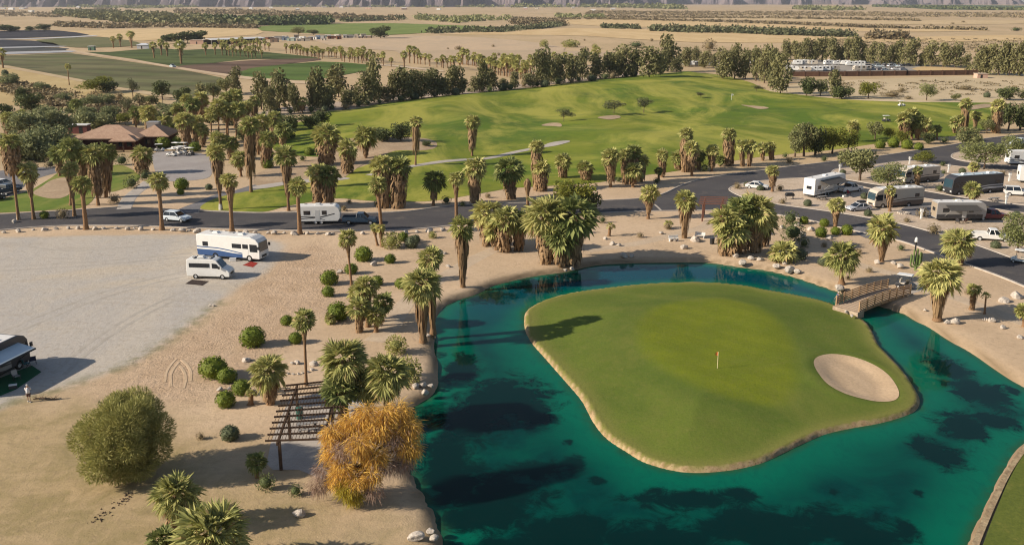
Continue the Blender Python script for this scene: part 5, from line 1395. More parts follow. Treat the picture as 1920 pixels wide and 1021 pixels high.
# golf carts
carts = [(300, 284, .2, 'white golf cart standing apart by the clubhouse wall'), (322, 293, 2.9, 'white golf cart at the near end of the parked golf cart group'), (332, 290, 2.8, 'white golf cart second along in the parked golf cart group'),
         (341, 288, 2.9, 'white golf cart in the middle of the parked golf cart group'), (330, 281, 2.7, 'white golf cart behind the others on the parking lot'), (344, 281, 2.9, 'white golf cart at the far corner of the parked group'), (356, 291, 2.6, 'dark golf cart with a white roof at the end of the parked group')]
for i, (x, y, a_, lb) in enumerate(carts): golf_cart(G(x, y), a_, lb, CHAR if i == 6 else None, 'golf carts')
golf_cart(G(1697, 540), R(-35), 'white roofed golf cart parked on the path at the shore end of the footbridge', CHAR, 'golf carts')
p_ = G(1690, 203); golf_cart((p_.x, p_.y, fair_at(p_.x, p_.y)), .2, 'golf cart out on the fairway near the far sand track', None, 'golf carts')
p_ = G(1661, 233); golf_cart((p_.x, p_.y, fair_at(p_.x, p_.y)), .1, 'golf cart on the fairway behind the roadside palms', CHAR, 'golf carts')
# storage yard
rs = random.Random(3)
yard = [(1495, 122, 0), (1508, 121.5, 0), (1524, 122, 0), (1554, 122, 0), (1570, 122, 0), (1585, 122.5, 0), (1597, 124, 0), (1611, 124, 0), (1510, 134, 0), (1530, 134, 0), (1545, 133.5, 0), (1561, 133, 0), (1611, 133, 0), (1621, 132.5, 0),
        (1288, 124, 0), (1300, 123, 0), (1314, 124, 0), (1334, 123, 0), (1343, 122, 0), (1411, 121, 0), (1485, 133, 0)]
for i, (x, y, _) in enumerate(yard):
    trailer(G(x, y), rs.uniform(-.25, .25) + rs.choice([0, 0, math.pi]), 'white trailer in the storage yard, %s from the %s' % (nth(i if i < 8 else i - 8 if i < 14 else i - 14), ['trees in the far row', 'wall corner in the near row', 'fairway corner'][0 if i < 8 else 1 if i < 14 else 2]) if i != 20 else 'white trailer at the outer corner of the storage yard', L=rs.uniform(5, 7), H=rs.uniform(2.3, 2.8), body=rs.choice([WHITE, WHITE, BEIGE]), group='trailers in the storage yard', small=True)
cc = [WHITE, SILVER, GREYP, CHAR, SKYB, WHITE]; ccn = ['white', 'silver', 'grey', 'charcoal', 'pale blue', 'white']
for i in range(15):
    x = 1628 + (i % 8) * 10.5 + rs.uniform(-2, 2); y = (125.5 if i < 8 else 132) + rs.uniform(-.8, .8); j = rs.randrange(6)
    car(rs.choice(['pickup', 'suv', 'sedan']), G(x, y), rs.uniform(-.5, .5), '%s car in the %s row of the storage yard, %s from the trailers' % (ccn[j], 'far' if i < 8 else 'near', nth(i % 8)), cc[j], 'cars in the storage yard')
tr_ = car('pickup', G(324, 127), 2.2, 'pale pickup on the dirt road between the farm fields', SKYB)
# campsite pedestals, lamps
def pedestal(x, y, label):
    r_ = empty('utility_pedestal', G(x, y, .1), 0, label, 'pedestal'); part(r_, 'post', WHITE, lambda mb: mb.box(-.14, .14, -.12, .12, 0, 1.2), .02); part(r_, 'meter_box', WHITE, lambda mb: mb.box(-.24, .24, -.2, .14, 1.2, 1.75), .03)
    part(r_, 'cap', GREYP, lambda mb: mb.box(-.28, .28, -.23, .17, 1.752, 1.80))
for x, y, lb in ((1727, 410, 'white utility pedestal between the beige motorhome and the grey trailer'), (1886, 382, 'white utility pedestal below the black motorhome'), (1892, 340, 'white utility pedestal near the tall white trailer'), (1778, 323, 'white utility pedestal among shrubs beyond the black motorhome'), (1705, 308, 'white utility pedestal at the edge of the upper campsite'), (1574, 323, 'white post at the rounded point of the upper campsite')): pedestal(x, y, lb)
lp = empty('path_lamp', G(1716, 470), 0, 'white topped lamp post at the kerb of the lower road', 'lamp'); part(lp, 'post', BLACKP, lambda mb: mb.tube([(0, 0, 0), (0, 0, 1.3)], .12, 8)); part(lp, 'lamp_head', LAMP, lambda mb: mb.tube([(0, 0, 1.3), (0, 0, 1.4), (0, 0, 1.9), (0, 0, 2.1)], [.12, .26, .22, .05], 10))
# people
person(G(55, 753), R(110), 'person in a white top and dark shorts standing at the edge of the gravel', paint('white_shirt', (.66, .66, .68), .9), paint('dark_shorts', (.12, .07, .06), .9))
p_ = G(1570, 572, .1)
person((p_.x, p_.y, isle_at(p_.x, p_.y) if isle_at(p_.x, p_.y) > -.2 else .1), R(200), 'person in blue walking off the footbridge onto the island', paint('blue_shirt', (.03, .07, .16), .9), paint('navy_trousers', (.02, .03, .06), .9), arms='swing', stride=.22)
# fallen branch beside the person
lg = MB(); rl = random.Random(4)
lg.tube([(-1.1, 0, .08), (-.3, .1, .16), (.6, -.05, .12), (1.3, .12, .05)], [.05, .09, .07, .03], 6)
for i in range(26):
    x = rl.uniform(-.9, 1.1); lg.tube([(x, 0, .12), (x + rl.uniform(-.5, .5), rl.uniform(-.5, .5), rl.uniform(.1, .5))], [.025, .006], 4)
tag(lg.obj('fallen_branch', M['bark'], loc=G(84, 749)), 'dark fallen branch on the sand beside the standing person', 'branch')

# ---- camp gear and garden pieces
camp_chair(G(1592, 366), .5, 'red camp chair beside the fifth wheel trailer', paint('red_cloth', (.30, .03, .05), .9))
bench(G(1541, 375), .4, 'grey picnic table under the awning of the fifth wheel trailer')
camp_chair(G(1808, 419), 2.0, 'brown camp chair in front of the grey toy hauler', paint('brown_cloth', (.14, .07, .05), .9))
camp_chair(G(1795, 420), 1.0, 'dark camp chair under the toy hauler awning', CHAR)
bench(G(1864, 378), .2, 'picnic table on the sand below the black motorhome')
cooler(G(1583, 370), .4, 'white box on the ground beside the red camp chair', WHITE)
fpit = empty('fire_pit', G(1694, 401), 0, 'low stone fire pit on the sand in front of the beige motorhome', 'fire pit')
part(fpit, 'stone_ring', M['rock'], lambda mb: [mb.box(.8 * math.cos(a_) - .22, .8 * math.cos(a_) + .22, .8 * math.sin(a_) - .22, .8 * math.sin(a_) + .22, 0, .34) for a_ in np.arange(0, 6.2, .52)]); part(fpit, 'ash', BLACKP, lambda mb: mb.tube([(0, 0, .0), (0, 0, .06)], .62, 12))
golf_cart(G(1912, 492), 2.6, 'pale blue golf cart on the lower road at the frame edge', SKYB, 'golf carts')
def white_bench(loc, rz, label):
    r_ = empty('garden_bench', loc, rz, label, 'bench'); part(r_, 'seat', WHITE, lambda mb: mb.box(-.8, .8, -.22, .22, .42, .48), .01); part(r_, 'backrest', WHITE, lambda mb: mb.box(-.8, .8, .2, .26, .5, .92), .01)
    for x in (-.66, .66): part(r_, 'leg', WHITE, lambda mb: mb.box(x - .05, x + .05, -.2, .2, 0, .42))
white_bench(G(1263, 452), .2, 'white garden bench on the pond side of the long skirted palm'); white_bench(G(1312, 446), -.4, 'white garden bench on the far side of the long skirted palm')
bk_ = empty('litter_bin', G(1335, 457), 0, 'black litter bin on the sand near the big palm clump', 'bin'); part(bk_, 'drum', BLACKP, lambda mb: mb.tube([(0, 0, 0), (0, 0, .9)], [.34, .38], 14)); part(bk_, 'lid', CHAR, lambda mb: mb.tube([(0, 0, .91), (0, 0, 1.0)], [.41, .3], 14))
cz = PV(1716, 466, G(1716, 507).y).z
ca = empty('column_cactus', G(1716, 507), 0, 'slender green column cactus with several upright arms near the lamp', 'cactus')
CACT = surf('cactus_skin', (.16, .21, .07), (.10, .15, .045), 3, 8, (.07, .1, .03), .8, .2, obj=True)
part(ca, 'stem', CACT, lambda mb: mb.tube([(0, 0, -.05), (0, 0, cz * .5), (.03, 0, cz * .97), (.03, 0, cz)], [.17, .19, .15, .05], 10))
for i, (dx, z0, z1) in enumerate(((.42, .9, .85), (-.45, 1.1, .95), (.25, .5, .7), (-.7, .7, .72), (.75, 1.0, .78))): part(ca, 'arm', CACT, lambda mb: mb.tube([(0, .02 * i, z0 * .7), (dx * .8, .1 * i - .2, z0 * .8), (dx, .1 * i - .2, z0 * 1.1), (dx, .1 * i - .2, cz * z1), (dx, .1 * i - .2, cz * z1 + .08)], [.10, .13, .14, .12, .04], 8))
p_ = G(1371, 192); wf = empty('flagstick', (p_.x, p_.y, fair_at(p_.x, p_.y)), 0, 'white flag on the far green of the fairway', 'flag')
part(wf, 'pole', WHITE, lambda mb: mb.tube([(0, 0, 0), (0, 0, 2.2)], .05, 6)); part(wf, 'flag', WHITE, lambda mb: mb.add([(0, 0, 1.5), (0, 0, 2.2), (.3, .1, 2.15), (.6, 0, 2.1), (.6, 0, 1.6), (.3, .1, 1.55)], [(0, 1, 2, 5), (5, 2, 3, 4)]))
# ------------------------------------------------------------------ palms: (foot x, foot y, top x, top y, crown px, skirt bottom row, skirt px, label, options)
P_ = [
 (35, 412, 15, 247, 40, 325, 36, 'tall leaning palm with a long skirt and painted foot at the lawn corner', dict(white=True, tr=.25)),
 (64, 411, 50, 302, 40, 360, 24, 'medium palm beside the lawn bunker and the round kerb shrub', dict(sk='ball')),
 (140, 405, 130, 300, 32, 360, 20, 'slim palm in front of the tall dark palm on the lawn edge', dict(sk='ball')),
 (133, 385, 132, 253, 46, 340, 20, 'tall dark palm at the edge of the lawn bunker', dict(crown='dark')),
 (184, 385, 172, 265, 48, 362, 26, 'taller of the two thick skirted palms in front of the clubhouse', {}),
 (199, 370, 200, 262, 40, 358, 24, 'darker of the two thick skirted palms in front of the clubhouse', dict(crown='dark')),
 (161, 430, 152, 325, 40, 372, 16, 'palm with a thick bare trunk on the gravel kerb across from the clubhouse', dict(tr=.36, sk='ball')),
 (265, 325, 268, 267, 44, 322, 34, 'broad palm with a full skirt beside the parking lot entrance', {}),
 (304, 431, 295, 318, 42, 366, 18, 'palm standing on the gravel kerb in front of the white car', dict(tr=.34, sk='ball')),
 (414, 393, 405, 264, 42, 345, 28, 'tall palm with a tapering skirt and painted foot by the driveway', dict(white=True, sk='ball')),
 (435, 435, 430, 320, 36, 382, 20, 'palm on the gravel kerb behind the striped motorhome', dict(tr=.34, sk='ball')),
 (452, 331, 447, 279, 36, 318, 14, 'short bushy palm beside the driveway above the lot', {}),
 (471, 360, 467, 214, 40, 325, 24, 'very tall palm with a long narrow skirt by the driveway path', {}),
 (497, 315, 502, 243, 34, 310, 22, 'skirted palm near the driveway path below the dense hedge trees', {}),
 (484, 290, 490, 212, 34, 280, 22, 'tall palm just behind the very tall driveway palm', {}),
 (541, 395, 534, 268, 46, 355, 26, 'tall palm with a long tan skirt at the lawn end above the trailer', dict(sk='ball')),
 (562, 439, 557, 331, 36, 368, 16, 'palm on the gravel kerb at the tail of the towed trailer', dict(tr=.34, sk='ball')),
 (612, 308, 612, 226, 56, 306, 42, 'broad palm with a thick brown skirt in the sand bed by the fairway', {}),
 (598, 387, 596, 302, 48, 383, 30, 'paler of the twin skirted palms above the towed trailer', {}),
 (614, 388, 618, 304, 48, 384, 30, 'darker of the twin skirted palms above the towed trailer', dict(crown='dark')),
 (652, 325, 652, 258, 40, 322, 30, 'squat skirted palm in the sand bed beside the broad palm', {}),
 (686, 296, 685, 234, 42, 290, 14, 'bushy palm in front of the dark trees of the sand bed', {}),
 (779, 309, 781, 214, 26, 276, 20, 'slender tall palm standing on the fairway edge by the dark trees', dict(tr=.2)),
 (885, 292, 887, 212, 32, 278, 18, 'lone tall palm standing on the fairway beyond the footpath', dict(tr=.22)),
 (720, 389, 718, 287, 46, 388, 36, 'lighter palm of the big skirted pair beside the lawn', {}),
 (745, 389, 750, 289, 46, 388, 38, 'darker palm of the big skirted pair beside the lawn', dict(crown='dark')),
 (716, 440, 707, 330, 34, 366, 14, 'slim palm in front of the big skirted pair at the kerb', dict(tr=.3, sk='ball')),
 (812, 385, 817, 316, 42, 372, 18, 'dark low palm with two stems between the lawn and the road', dict(crown='dark')),
 (856, 412, 855, 319, 30, 365, 17, 'slim palm with a small ball of dead fronds at the road edge', dict(tr=.3, sk='ball')),
 (890, 381, 890, 292, 44, 378, 26, 'full skirted palm on the lawn edge beside the slim ball skirted palm', {}),
 (957, 373, 954, 292, 52, 370, 28, 'dark full palm on the lawn edge behind the pond palms', dict(crown='dark')),
 (868, 538, 866, 402, 50, 515, 32, 'tall palm with a long hanging skirt at the pond shore near the far bank', dict(tr=.24, sk='ball')),
 (914, 460, 912, 372, 58, 455, 34, 'leftmost palm of the sunlit clump behind the pond shore', {}),
 (946, 472, 946, 380, 62, 468, 36, 'middle palm of the sunlit clump behind the pond shore', {}),
 (972, 470, 976, 392, 44, 466, 26, 'shaded palm at the inner end of the sunlit clump behind the pond', dict(crown='dark')),
 (567, 212, 567, 178, 24, 206, 16, 'skirted palm among the windbreak trees beside the service road', {}),
 (659, 535, 649, 427, 38, 476, 14, 'thin curved palm among the clipped shrubs near the kerb', dict(tr=.16, sk='ball')),
 (708, 460, 690, 418, 16, 440, 10, 'small leaning palm with a crooked trunk near the kerb', dict(tr=.2)),
 (716, 462, 712, 417, 22, 450, 10, 'small palm growing beside the crooked palm', {}),
 (1008, 356, 1006, 258, 32, 354, 24, 'tall back palm of the double crowned pair by the lawn corner', {}),
 (1016, 358, 1014, 296, 38, 356, 28, 'short front palm of the double crowned pair by the lawn corner', {}),
 (1055, 332, 1057, 286, 32, 330, 22, 'skirted palm at the fairway edge behind the big roadside tree', {}),
 (1100, 337, 1095, 296, 36, 334, 28, 'wide palm at the fairway edge just past the big roadside tree', {}),
 (1145, 351, 1145, 276, 36, 338, 22, 'skirted palm with two bare stems in the sand strip', {}),
 (1174, 345, 1172, 275, 30, 340, 20, 'palm at the near side of the mixed palm clump in the sand strip', {}),
 (1190, 342, 1187, 268, 34, 335, 20, 'dark palm in the middle of the mixed palm clump in the sand strip', dict(crown='dark')),
 (1187, 351, 1188, 305, 34, 344, 18, 'low front palm of the mixed palm clump in the sand strip', {}),
 (1203, 341, 1205, 288, 28, 336, 16, 'palm at the far side of the mixed palm clump in the sand strip', {}),
 (1242, 332, 1242, 276, 28, 326, 18, 'brown skirted palm between two clumps at the fairway edge', {}),
 (1235, 339, 1235, 311, 18, 0, 0, 'small dark palm in front of the brown skirted palm', dict(crown='dark')),
 (1272, 318, 1270, 281, 28, 316, 18, 'low palm at the foot of the tall column palm on the fairway edge', {}),
 (1286, 322, 1287, 237, 28, 320, 24, 'tall column palm skirted to the ground on the fairway edge', {}),
 (1297, 330, 1298, 261, 34, 318, 20, 'green palm in front of the tall column palm', {}),
 (1310, 318, 1312, 278, 26, 315, 16, 'dark low palm behind the green palm at the fairway edge', dict(crown='dark')),
 (1335, 321, 1335, 269, 28, 312, 16, 'palm with a narrow trunk along the fairway edge past the column palm', {}),
 (1350, 312, 1350, 288, 22, 308, 14, 'short palm between the narrow trunk palm and the second column palm', dict(crown='dark')),
 (1367, 310, 1367, 236, 30, 308, 24, 'second tall column palm skirted to the ground by the upper road', {}),
 (1392, 312, 1391, 261, 24, 308, 14, 'first of three slim palms in the row by the upper road', {}),
 (1405, 312, 1407, 259, 26, 306, 16, 'second of three slim palms in the row by the upper road', {}),
 (1430, 301, 1430, 264, 26, 296, 12, 'third of three slim palms in the row by the upper road', {}),
 (1215, 410, 1220, 344, 38, 395, 23, 'round topped palm with a ball skirt beside the road bend', dict(sk='ball')),
 (1283, 446, 1287, 354, 44, 440, 26, 'tall palm with a long tan skirt on the sand above the pond', dict(sk='ball', tr=.3)),
 (1358, 478, 1362, 382, 62, 472, 32, 'pond side palm of the big clump beside the arbour', {}),
 (1388, 474, 1390, 362, 66, 468, 36, 'middle palm of the big clump beside the arbour', dict(crown='dark')),
 (1414, 472, 1420, 362, 70, 466, 38, 'tall far palm of the big clump beside the arbour', {}),
 (1432, 462, 1434, 388, 58, 456, 28, 'low outer palm of the big clump beside the arbour', {}),
 (1025, 493, 1027, 360, 92, 486, 46, 'big sunlit palm with a thick skirt on the far pond shore', dict(tr=.4)),
 (1072, 496, 1078, 362, 88, 490, 50, 'big shaded palm beside the sunlit one on the far pond shore', dict(crown='dark', tr=.4)),
 (1374, 480, 1374, 404, 60, 474, 26, 'low bright palm in front of the big clump beside the arbour', {}),
 (1050, 499, 1052, 404, 72, 492, 30, 'lower palm squeezed between the two big shore palms', dict(crown='dark')),
 (930, 468, 930, 402, 50, 462, 24, 'low front palm of the sunlit clump behind the pond shore', {}),
 (1142, 442, 1145, 416, 20, 0, 0, 'small young palm on the sand above the pond', dict(crown='young')),
 (1255, 428, 1252, 412, 18, 0, 0, 'low young palm beside the long skirted palm', dict(crown='young')),
 (1447, 300, 1445, 262, 22, 296, 16, 'brown skirted palm at the inner side of the olive trees', {}),
 (1448, 360, 1450, 306, 28, 348, 16, 'palm standing at the inner end of the fifth wheel campsite', {}),
 (1600, 265, 1600, 222, 28, 255, 14, 'spiky palm behind the yellow green trees by the upper road', {}),
 (1695, 263, 1697, 205, 34, 258, 22, 'first palm of the dense roadside clump near the fairway carts', {}),
 (1710, 260, 1706, 198, 34, 250, 18, 'tallest palm of the dense roadside clump near the fairway carts', {}),
 (1722, 262, 1722, 212, 32, 256, 20, 'dark palm inside the dense roadside clump near the fairway carts', dict(crown='dark')),
 (1735, 263, 1735, 218, 28, 256, 16, 'last palm of the dense roadside clump near the fairway carts', {}),
 (1745, 264, 1745, 238, 18, 256, 9, 'small palm with a bare trunk beside the dense roadside clump', {}),
 (1757, 262, 1757, 231, 20, 0, 0, 'small dark palm beside the bare trunk palm', dict(crown='dark')),
 (1790, 249, 1792, 216, 24, 246, 16, 'short skirted palm in front of the tall fairway end palms', {}),
 (1810, 246, 1811, 181, 26, 240, 18, 'tall palm with a shaggy column at the fairway end', {}),
 (1829, 244, 1830, 206, 22, 236, 12, 'slim palm next to the shaggy column at the fairway end', {}),
 (1800, 250, 1800, 212, 22, 246, 14, 'second short palm below the shaggy column', {}),
 (1860, 247, 1860, 215, 20, 240, 12, 'dark palm at the near side of the thick brown column palm', dict(crown='dark')),
 (1868, 250, 1873, 183, 30, 246, 20, 'thick brown column palm near the far frame edge', {}),
 (1827, 335, 1827, 300, 22, 331, 17, 'short skirted palm beside the light green tree on the campsite', {}),
 (1821, 392, 1825, 338, 34, 380, 17, 'palm in front of the black motorhome', dict(sk='ball')),
 (1719, 354, 1722, 309, 20, 346, 16, 'brown shaggy palm in front of the half hidden motorhome', {}),
 (1668, 397, 1670, 345, 22, 382, 17, 'brown skirted palm in front of the beige motorhome', {}),
 (1566, 425, 1570, 366, 38, 420, 18, 'palm with a tan skirt between the lower road and clipped shrubs', dict(sk='ball')),
 (1653, 490, 1656, 400, 58, 478, 28, 'full palm with golden lower fronds on the near side of the lower road', dict(sk='ball')),
 (1800, 497, 1794, 422, 64, 490, 34, 'full palm close against the kerb of the lower road', dict(sk='ball')),
 (1757, 600, 1766, 476, 80, 590, 40, 'biggest palm beside the footbridge with a golden skirt', dict(sk='ball', tr=.42)),
 (1578, 532, 1580, 449, 64, 505, 20, 'open crowned palm on the shore above the bridge channel', dict(tr=.36)),
 (1468, 490, 1468, 448, 52, 0, 0, 'low wide palm among boulders on the pond shore', {}),
 (1822, 580, 1829, 530, 26, 578, 16, 'small palm with a broad brown base past the footbridge', {}),
 (1846, 588, 1849, 546, 20, 0, 0, 'slim young palm next to the broad based small palm', dict(crown='young', tr=.12)),
 (1921, 612, 1920, 566, 34, 0, 0, 'low palm cut by the frame edge beyond the bridge', {}),
 (793, 641, 790, 496, 76, 628, 34, 'large front palm leaning over the pond path with a long skirt', dict(tr=.34, sk='ball')),
 (812, 626, 806, 458, 52, 610, 26, 'palm rising behind the large front palm at the pond path', dict(tr=.3, sk='ball')),
 (674, 622, 672, 552, 50, 618, 20, 'front palm of the low clump in the shrub garden', dict(tr=.3)),
 (690, 612, 686, 512, 50, 575, 20, 'tallest palm of the low clump in the shrub garden', {}),
 (716, 602, 720, 545, 44, 0, 0, 'dark open palm of the low clump in the shrub garden', dict(crown='dark')),
 (680, 600, 664, 530, 40, 0, 0, 'small rear palm of the low clump in the shrub garden', {}),
 (705, 622, 702, 572, 40, 0, 0, 'low side palm of the low clump in the shrub garden', {}),
 (574, 722, 569, 577, 44, 636, 16, 'tall thin palm standing behind the dark pergola', dict(tr=.15, sk='ball')),
 (618, 607, 618, 586, 22, 604, 10, 'small spiky palm beside the large clipped shrub', {}),
 (507, 757, 499, 664, 70, 746, 36, 'palm with a tan skirt beside the far end of the pergola', dict(tr=.3)),
 (470, 758, 470, 728, 22, 0, 0, 'dry tan young palm beside the skirted pergola palm', dict(crown='young')),
 (648, 790, 644, 632, 86, 0, 0, 'big green palm of the pond bank clump behind the golden tree', dict(tr=.3)),
 (722, 800, 728, 656, 94, 740, 36, 'big pale palm of the pond bank clump behind the golden tree', dict(tr=.3)),
 (640, 800, 636, 694, 74, 0, 0, 'dark lower palm of the pond bank clump beside the pergola', dict(crown='dark', tr=.3)),
 (690, 790, 688, 690, 66, 0, 0, 'middle palm of the pond bank clump behind the golden tree', dict(tr=.3)),
 (326, 992, 340, 882, 96, 985, 42, 'near palm with an orange skirt beside the huge feathery tree', dict(tr=.34)),
 (398, 1075, 400, 940, 142, 0, 0, 'nearest palm with wide glossy fronds at the lower frame edge', dict(tr=.36)),
 (306, 1050, 303, 985, 60, 0, 0, 'dark low palm at the foot of the near palms', dict(crown='dark')),
 (482, 895, 480, 846, 40, 0, 0, 'small dark spiky palm beside the pergola post', dict(crown='dark', tr=.14)),
 # around the clubhouse
 (368, 268, 366, 214, 34, 262, 18, 'palm filling the gap behind the golf cart group', {}),
 (408, 300, 408, 244, 34, 292, 18, 'skirted palm on the sand between the lot and the driveway', {}),
 (432, 300, 432, 250, 34, 294, 16, 'bushy palm next to the skirted palm on the sand by the driveway', dict(crown='dark')),
 (515, 270, 513, 205, 34, 262, 20, 'tall palm in front of the hedge above the driveway', {}),
 (530, 275, 532, 226, 32, 268, 18, 'shorter palm in front of the hedge above the driveway', dict(crown='dark')),
 (310, 262, 308, 214, 32, 256, 18, 'palm just behind the clubhouse corner', {}),
 (255, 240, 254, 196, 28, 232, 16, 'dark palm over the ridge of the clubhouse roof', dict(crown='dark')),
 (112, 330, 110, 268, 38, 322, 18, 'shaggy palm on the far side of the lawn bunker', dict(crown='dark')),
 (155, 372, 154, 270, 38, 350, 20, 'palm between the tall dark palm and the thick skirted pair', dict(crown='dark')),
 (440, 240, 440, 166, 30, 222, 18, 'palm far behind the bare trunk group', {}),
 (350, 236, 350, 172, 28, 226, 16, 'brown palm between the round olive tree and the dark palm', {}),
 (279, 246, 275, 194, 34, 240, 18, 'palm behind the clubhouse roof with a thick skirt', {}),
 (322, 263, 320, 228, 34, 0, 0, 'dark palm beside the clubhouse corner', dict(crown='dark')),
 (350, 276, 345, 206, 38, 265, 24, 'tall skirted palm behind the parked golf carts', {}),
 (380, 276, 378, 228, 32, 270, 16, 'palm behind the dark golf cart at the lot edge', {}),
 (396, 270, 396, 196, 32, 215, 12, 'first palm of the tall bare trunk group past the lot', dict(tr=.2)),
 (411, 268, 409, 182, 34, 208, 12, 'second palm of the tall bare trunk group past the lot', dict(tr=.2)),
 (428, 268, 426, 190, 34, 216, 12, 'third palm of the tall bare trunk group past the lot', dict(tr=.2)),
 (442, 268, 446, 188, 34, 216, 12, 'last palm of the tall bare trunk group past the lot', dict(tr=.2)),
 (360, 250, 362, 178, 32, 230, 20, 'dark palm behind the tall bare trunk group', dict(crown='dark')),
 (378, 245, 378, 168, 32, 225, 20, 'palm with a dark skirt further behind the bare trunk group', {}),
 (335, 245, 333, 190, 28, 236, 18, 'palm between the clubhouse roof and the bare trunk group', {}),
 (462, 245, 460, 186, 28, 240, 18, 'palm beside the windbreak trees at the top of the driveway', {}),
 (478, 240, 476, 176, 26, 232, 18, 'brown skirted palm beside the first windbreak tree', {}),
 (142, 222, 142, 182, 24, 0, 0, 'dark palm on the dry ground behind the clubhouse', dict(crown='dark')),
 (16, 262, 14, 207, 28, 250, 20, 'palm with a reddish skirt at the frame edge above the lawn', {}),
 (42, 246, 40, 202, 24, 0, 0, 'bright green palm crown beside the big olive tree', {}),
 (75, 300, 74, 268, 34, 0, 0, 'low shaggy palm between the olive trees and the lawn lot', {}),
 (425, 262, 424, 170, 28, 225, 18, 'palm rising behind the tall bare trunk group', {}),
 (130, 160, 126, 118, 13, 0, 0, 'lone thin palm at the edge of the olive brown field', dict(tr=.22)),
]
for xb, yb, xt, yt, cw, sy, sw, lb, op in P_:
    lb = lb.replace('leftmost palm', 'outer palm')
    P0 = G(xb, yb); zz = fair_at(P0.x, P0.y)
    op = dict(op)
    palm(xb, yb, xt, yt, cw, sy, sw, lb, z=zz, **op)

# the headless trunk with its ball of dead fronds
hb = G(989, 402); ht = empty('dead_palm', hb, 0, 'dead crownless palm trunk with a lump of old fronds at its top', 'palm')
hh = PV(991, 335, hb.y).z
link('trunk', TRUNK[0], ht, scale=(.28, .28, hh - .4)); link('dead_frond_skirt', SK_BALL[0], ht, loc=(0, 0, hh), scale=(.62, .62, 2.6))

# nursery palms in rows, farm fields (each a whole palm in one mesh: too small to show parts)
def small_palm_mesh(seed):
    rnd = random.Random(seed); mb = MB()
    mb.tube([(0, 0, 0), (.05, 0, 2.0), (.02, .03, 4.6)], [.30, .26, .20], 7, 0)
    for i in range(26):
        a_ = rnd.uniform(0, 6.28); z = rnd.uniform(3.0, 4.5); r_ = rnd.uniform(.5, .85)
        mb.add([(.15 * math.cos(a_ - .5), .15 * math.sin(a_ - .5), z + .3), (.15 * math.cos(a_ + .5), .15 * math.sin(a_ + .5), z + .3), (r_ * math.cos(a_ + .2), r_ * math.sin(a_ + .2), z - 1.1), (r_ * math.cos(a_ - .2), r_ * math.sin(a_ - .2), z - 1.1)], [(0, 1, 2, 3)], 1)
    n0 = 22
    for i in range(n0):
        f = (i + .5) / n0; fan(mb, rnd, Vector((0, 0, 4.6)), i * 2.4, R(84 - 120 * f), .8, 1.1, 6, 2, .3)
    return mb.mesh('nursery_palm', [M['palm_bark'], M['dead_frond'], M['palm_leaf']])
SP = [small_palm_mesh(i) for i in range(4)]
rn = random.Random(12)
rows = [((410, 84), (488, 92), 15, 'first nursery row behind the fields'), ((416, 93), (490, 101), 15, 'second nursery row behind the fields'), ((404, 103), (492, 110), 14, 'third row beside the green field'), ((488, 94), (606, 108), 22, 'row along the brown field edge'),
        ((555, 104), (610, 112), 9, 'short row at the end of the brown field'), ((618, 107), (720, 118), 22, 'row beyond the bright green field'), ((640, 115), (756, 127), 16, 'row along the white track'), ((770, 118), (860, 132), 14, 'row where the white track meets the trees'),
        ((860, 120), (1000, 142), 30, 'dense row behind the windbreak'), ((900, 135), (985, 150), 18, 'front row just behind the windbreak'), ((1010, 128), (1120, 122), 12, 'thin row in the tan field behind the windbreak')]
for (x0, y0), (x1, y1), n_, ds in rows:
    for i in range(n_):
        if rn.random() < .12: continue
        f = i / (n_ - 1); x = x0 + (x1 - x0) * f + rn.uniform(-2.2, 2.2); y = y0 + (y1 - y0) * f + rn.uniform(-1, 1)
        s = rn.uniform(.75, 1.35) * (1.05 if y > 118 else .95)
        o = link('nursery_palm', rn.choice(SP), None, loc=G(x, y), rot=(0, 0, rn.uniform(0, 6.28)), scale=(s, s, s * rn.uniform(.9, 1.25)))
        tag(o, 'nursery palm in the %s, %s along' % (ds, nth(i)), 'palm', 'nursery palms in rows')
for i, (x, y, s, lb) in enumerate([(213, 90, 1.5, 'lone shaggy palm by the pale grey gabled shed'), (226, 88, 1.7, 'palm paired with the shaggy palm by the grey shed'), (247, 90, 2.2, 'tall thin palm beside the pale grey gabled shed'), (289, 109, 1.7, 'first small palm standing in the dark green field'),
        (303, 104, 1.8, 'second small palm standing in the dark green field'), (314, 106, 1.5, 'third small palm standing in the dark green field'), (386, 104, 1.4, 'small palm at the near corner of the palm nursery'), (340, 120, 2.3, 'dark bushy palm beside the dirt road in the fields'), (6, 128, 1.8, 'small palm at the corner of the olive field and the dirt road')]):
    tag(link('field_palm', rn.choice(SP), None, loc=G(x, y), rot=(0, 0, rn.uniform(0, 6)), scale=(s, s, s)), lb, 'palm')

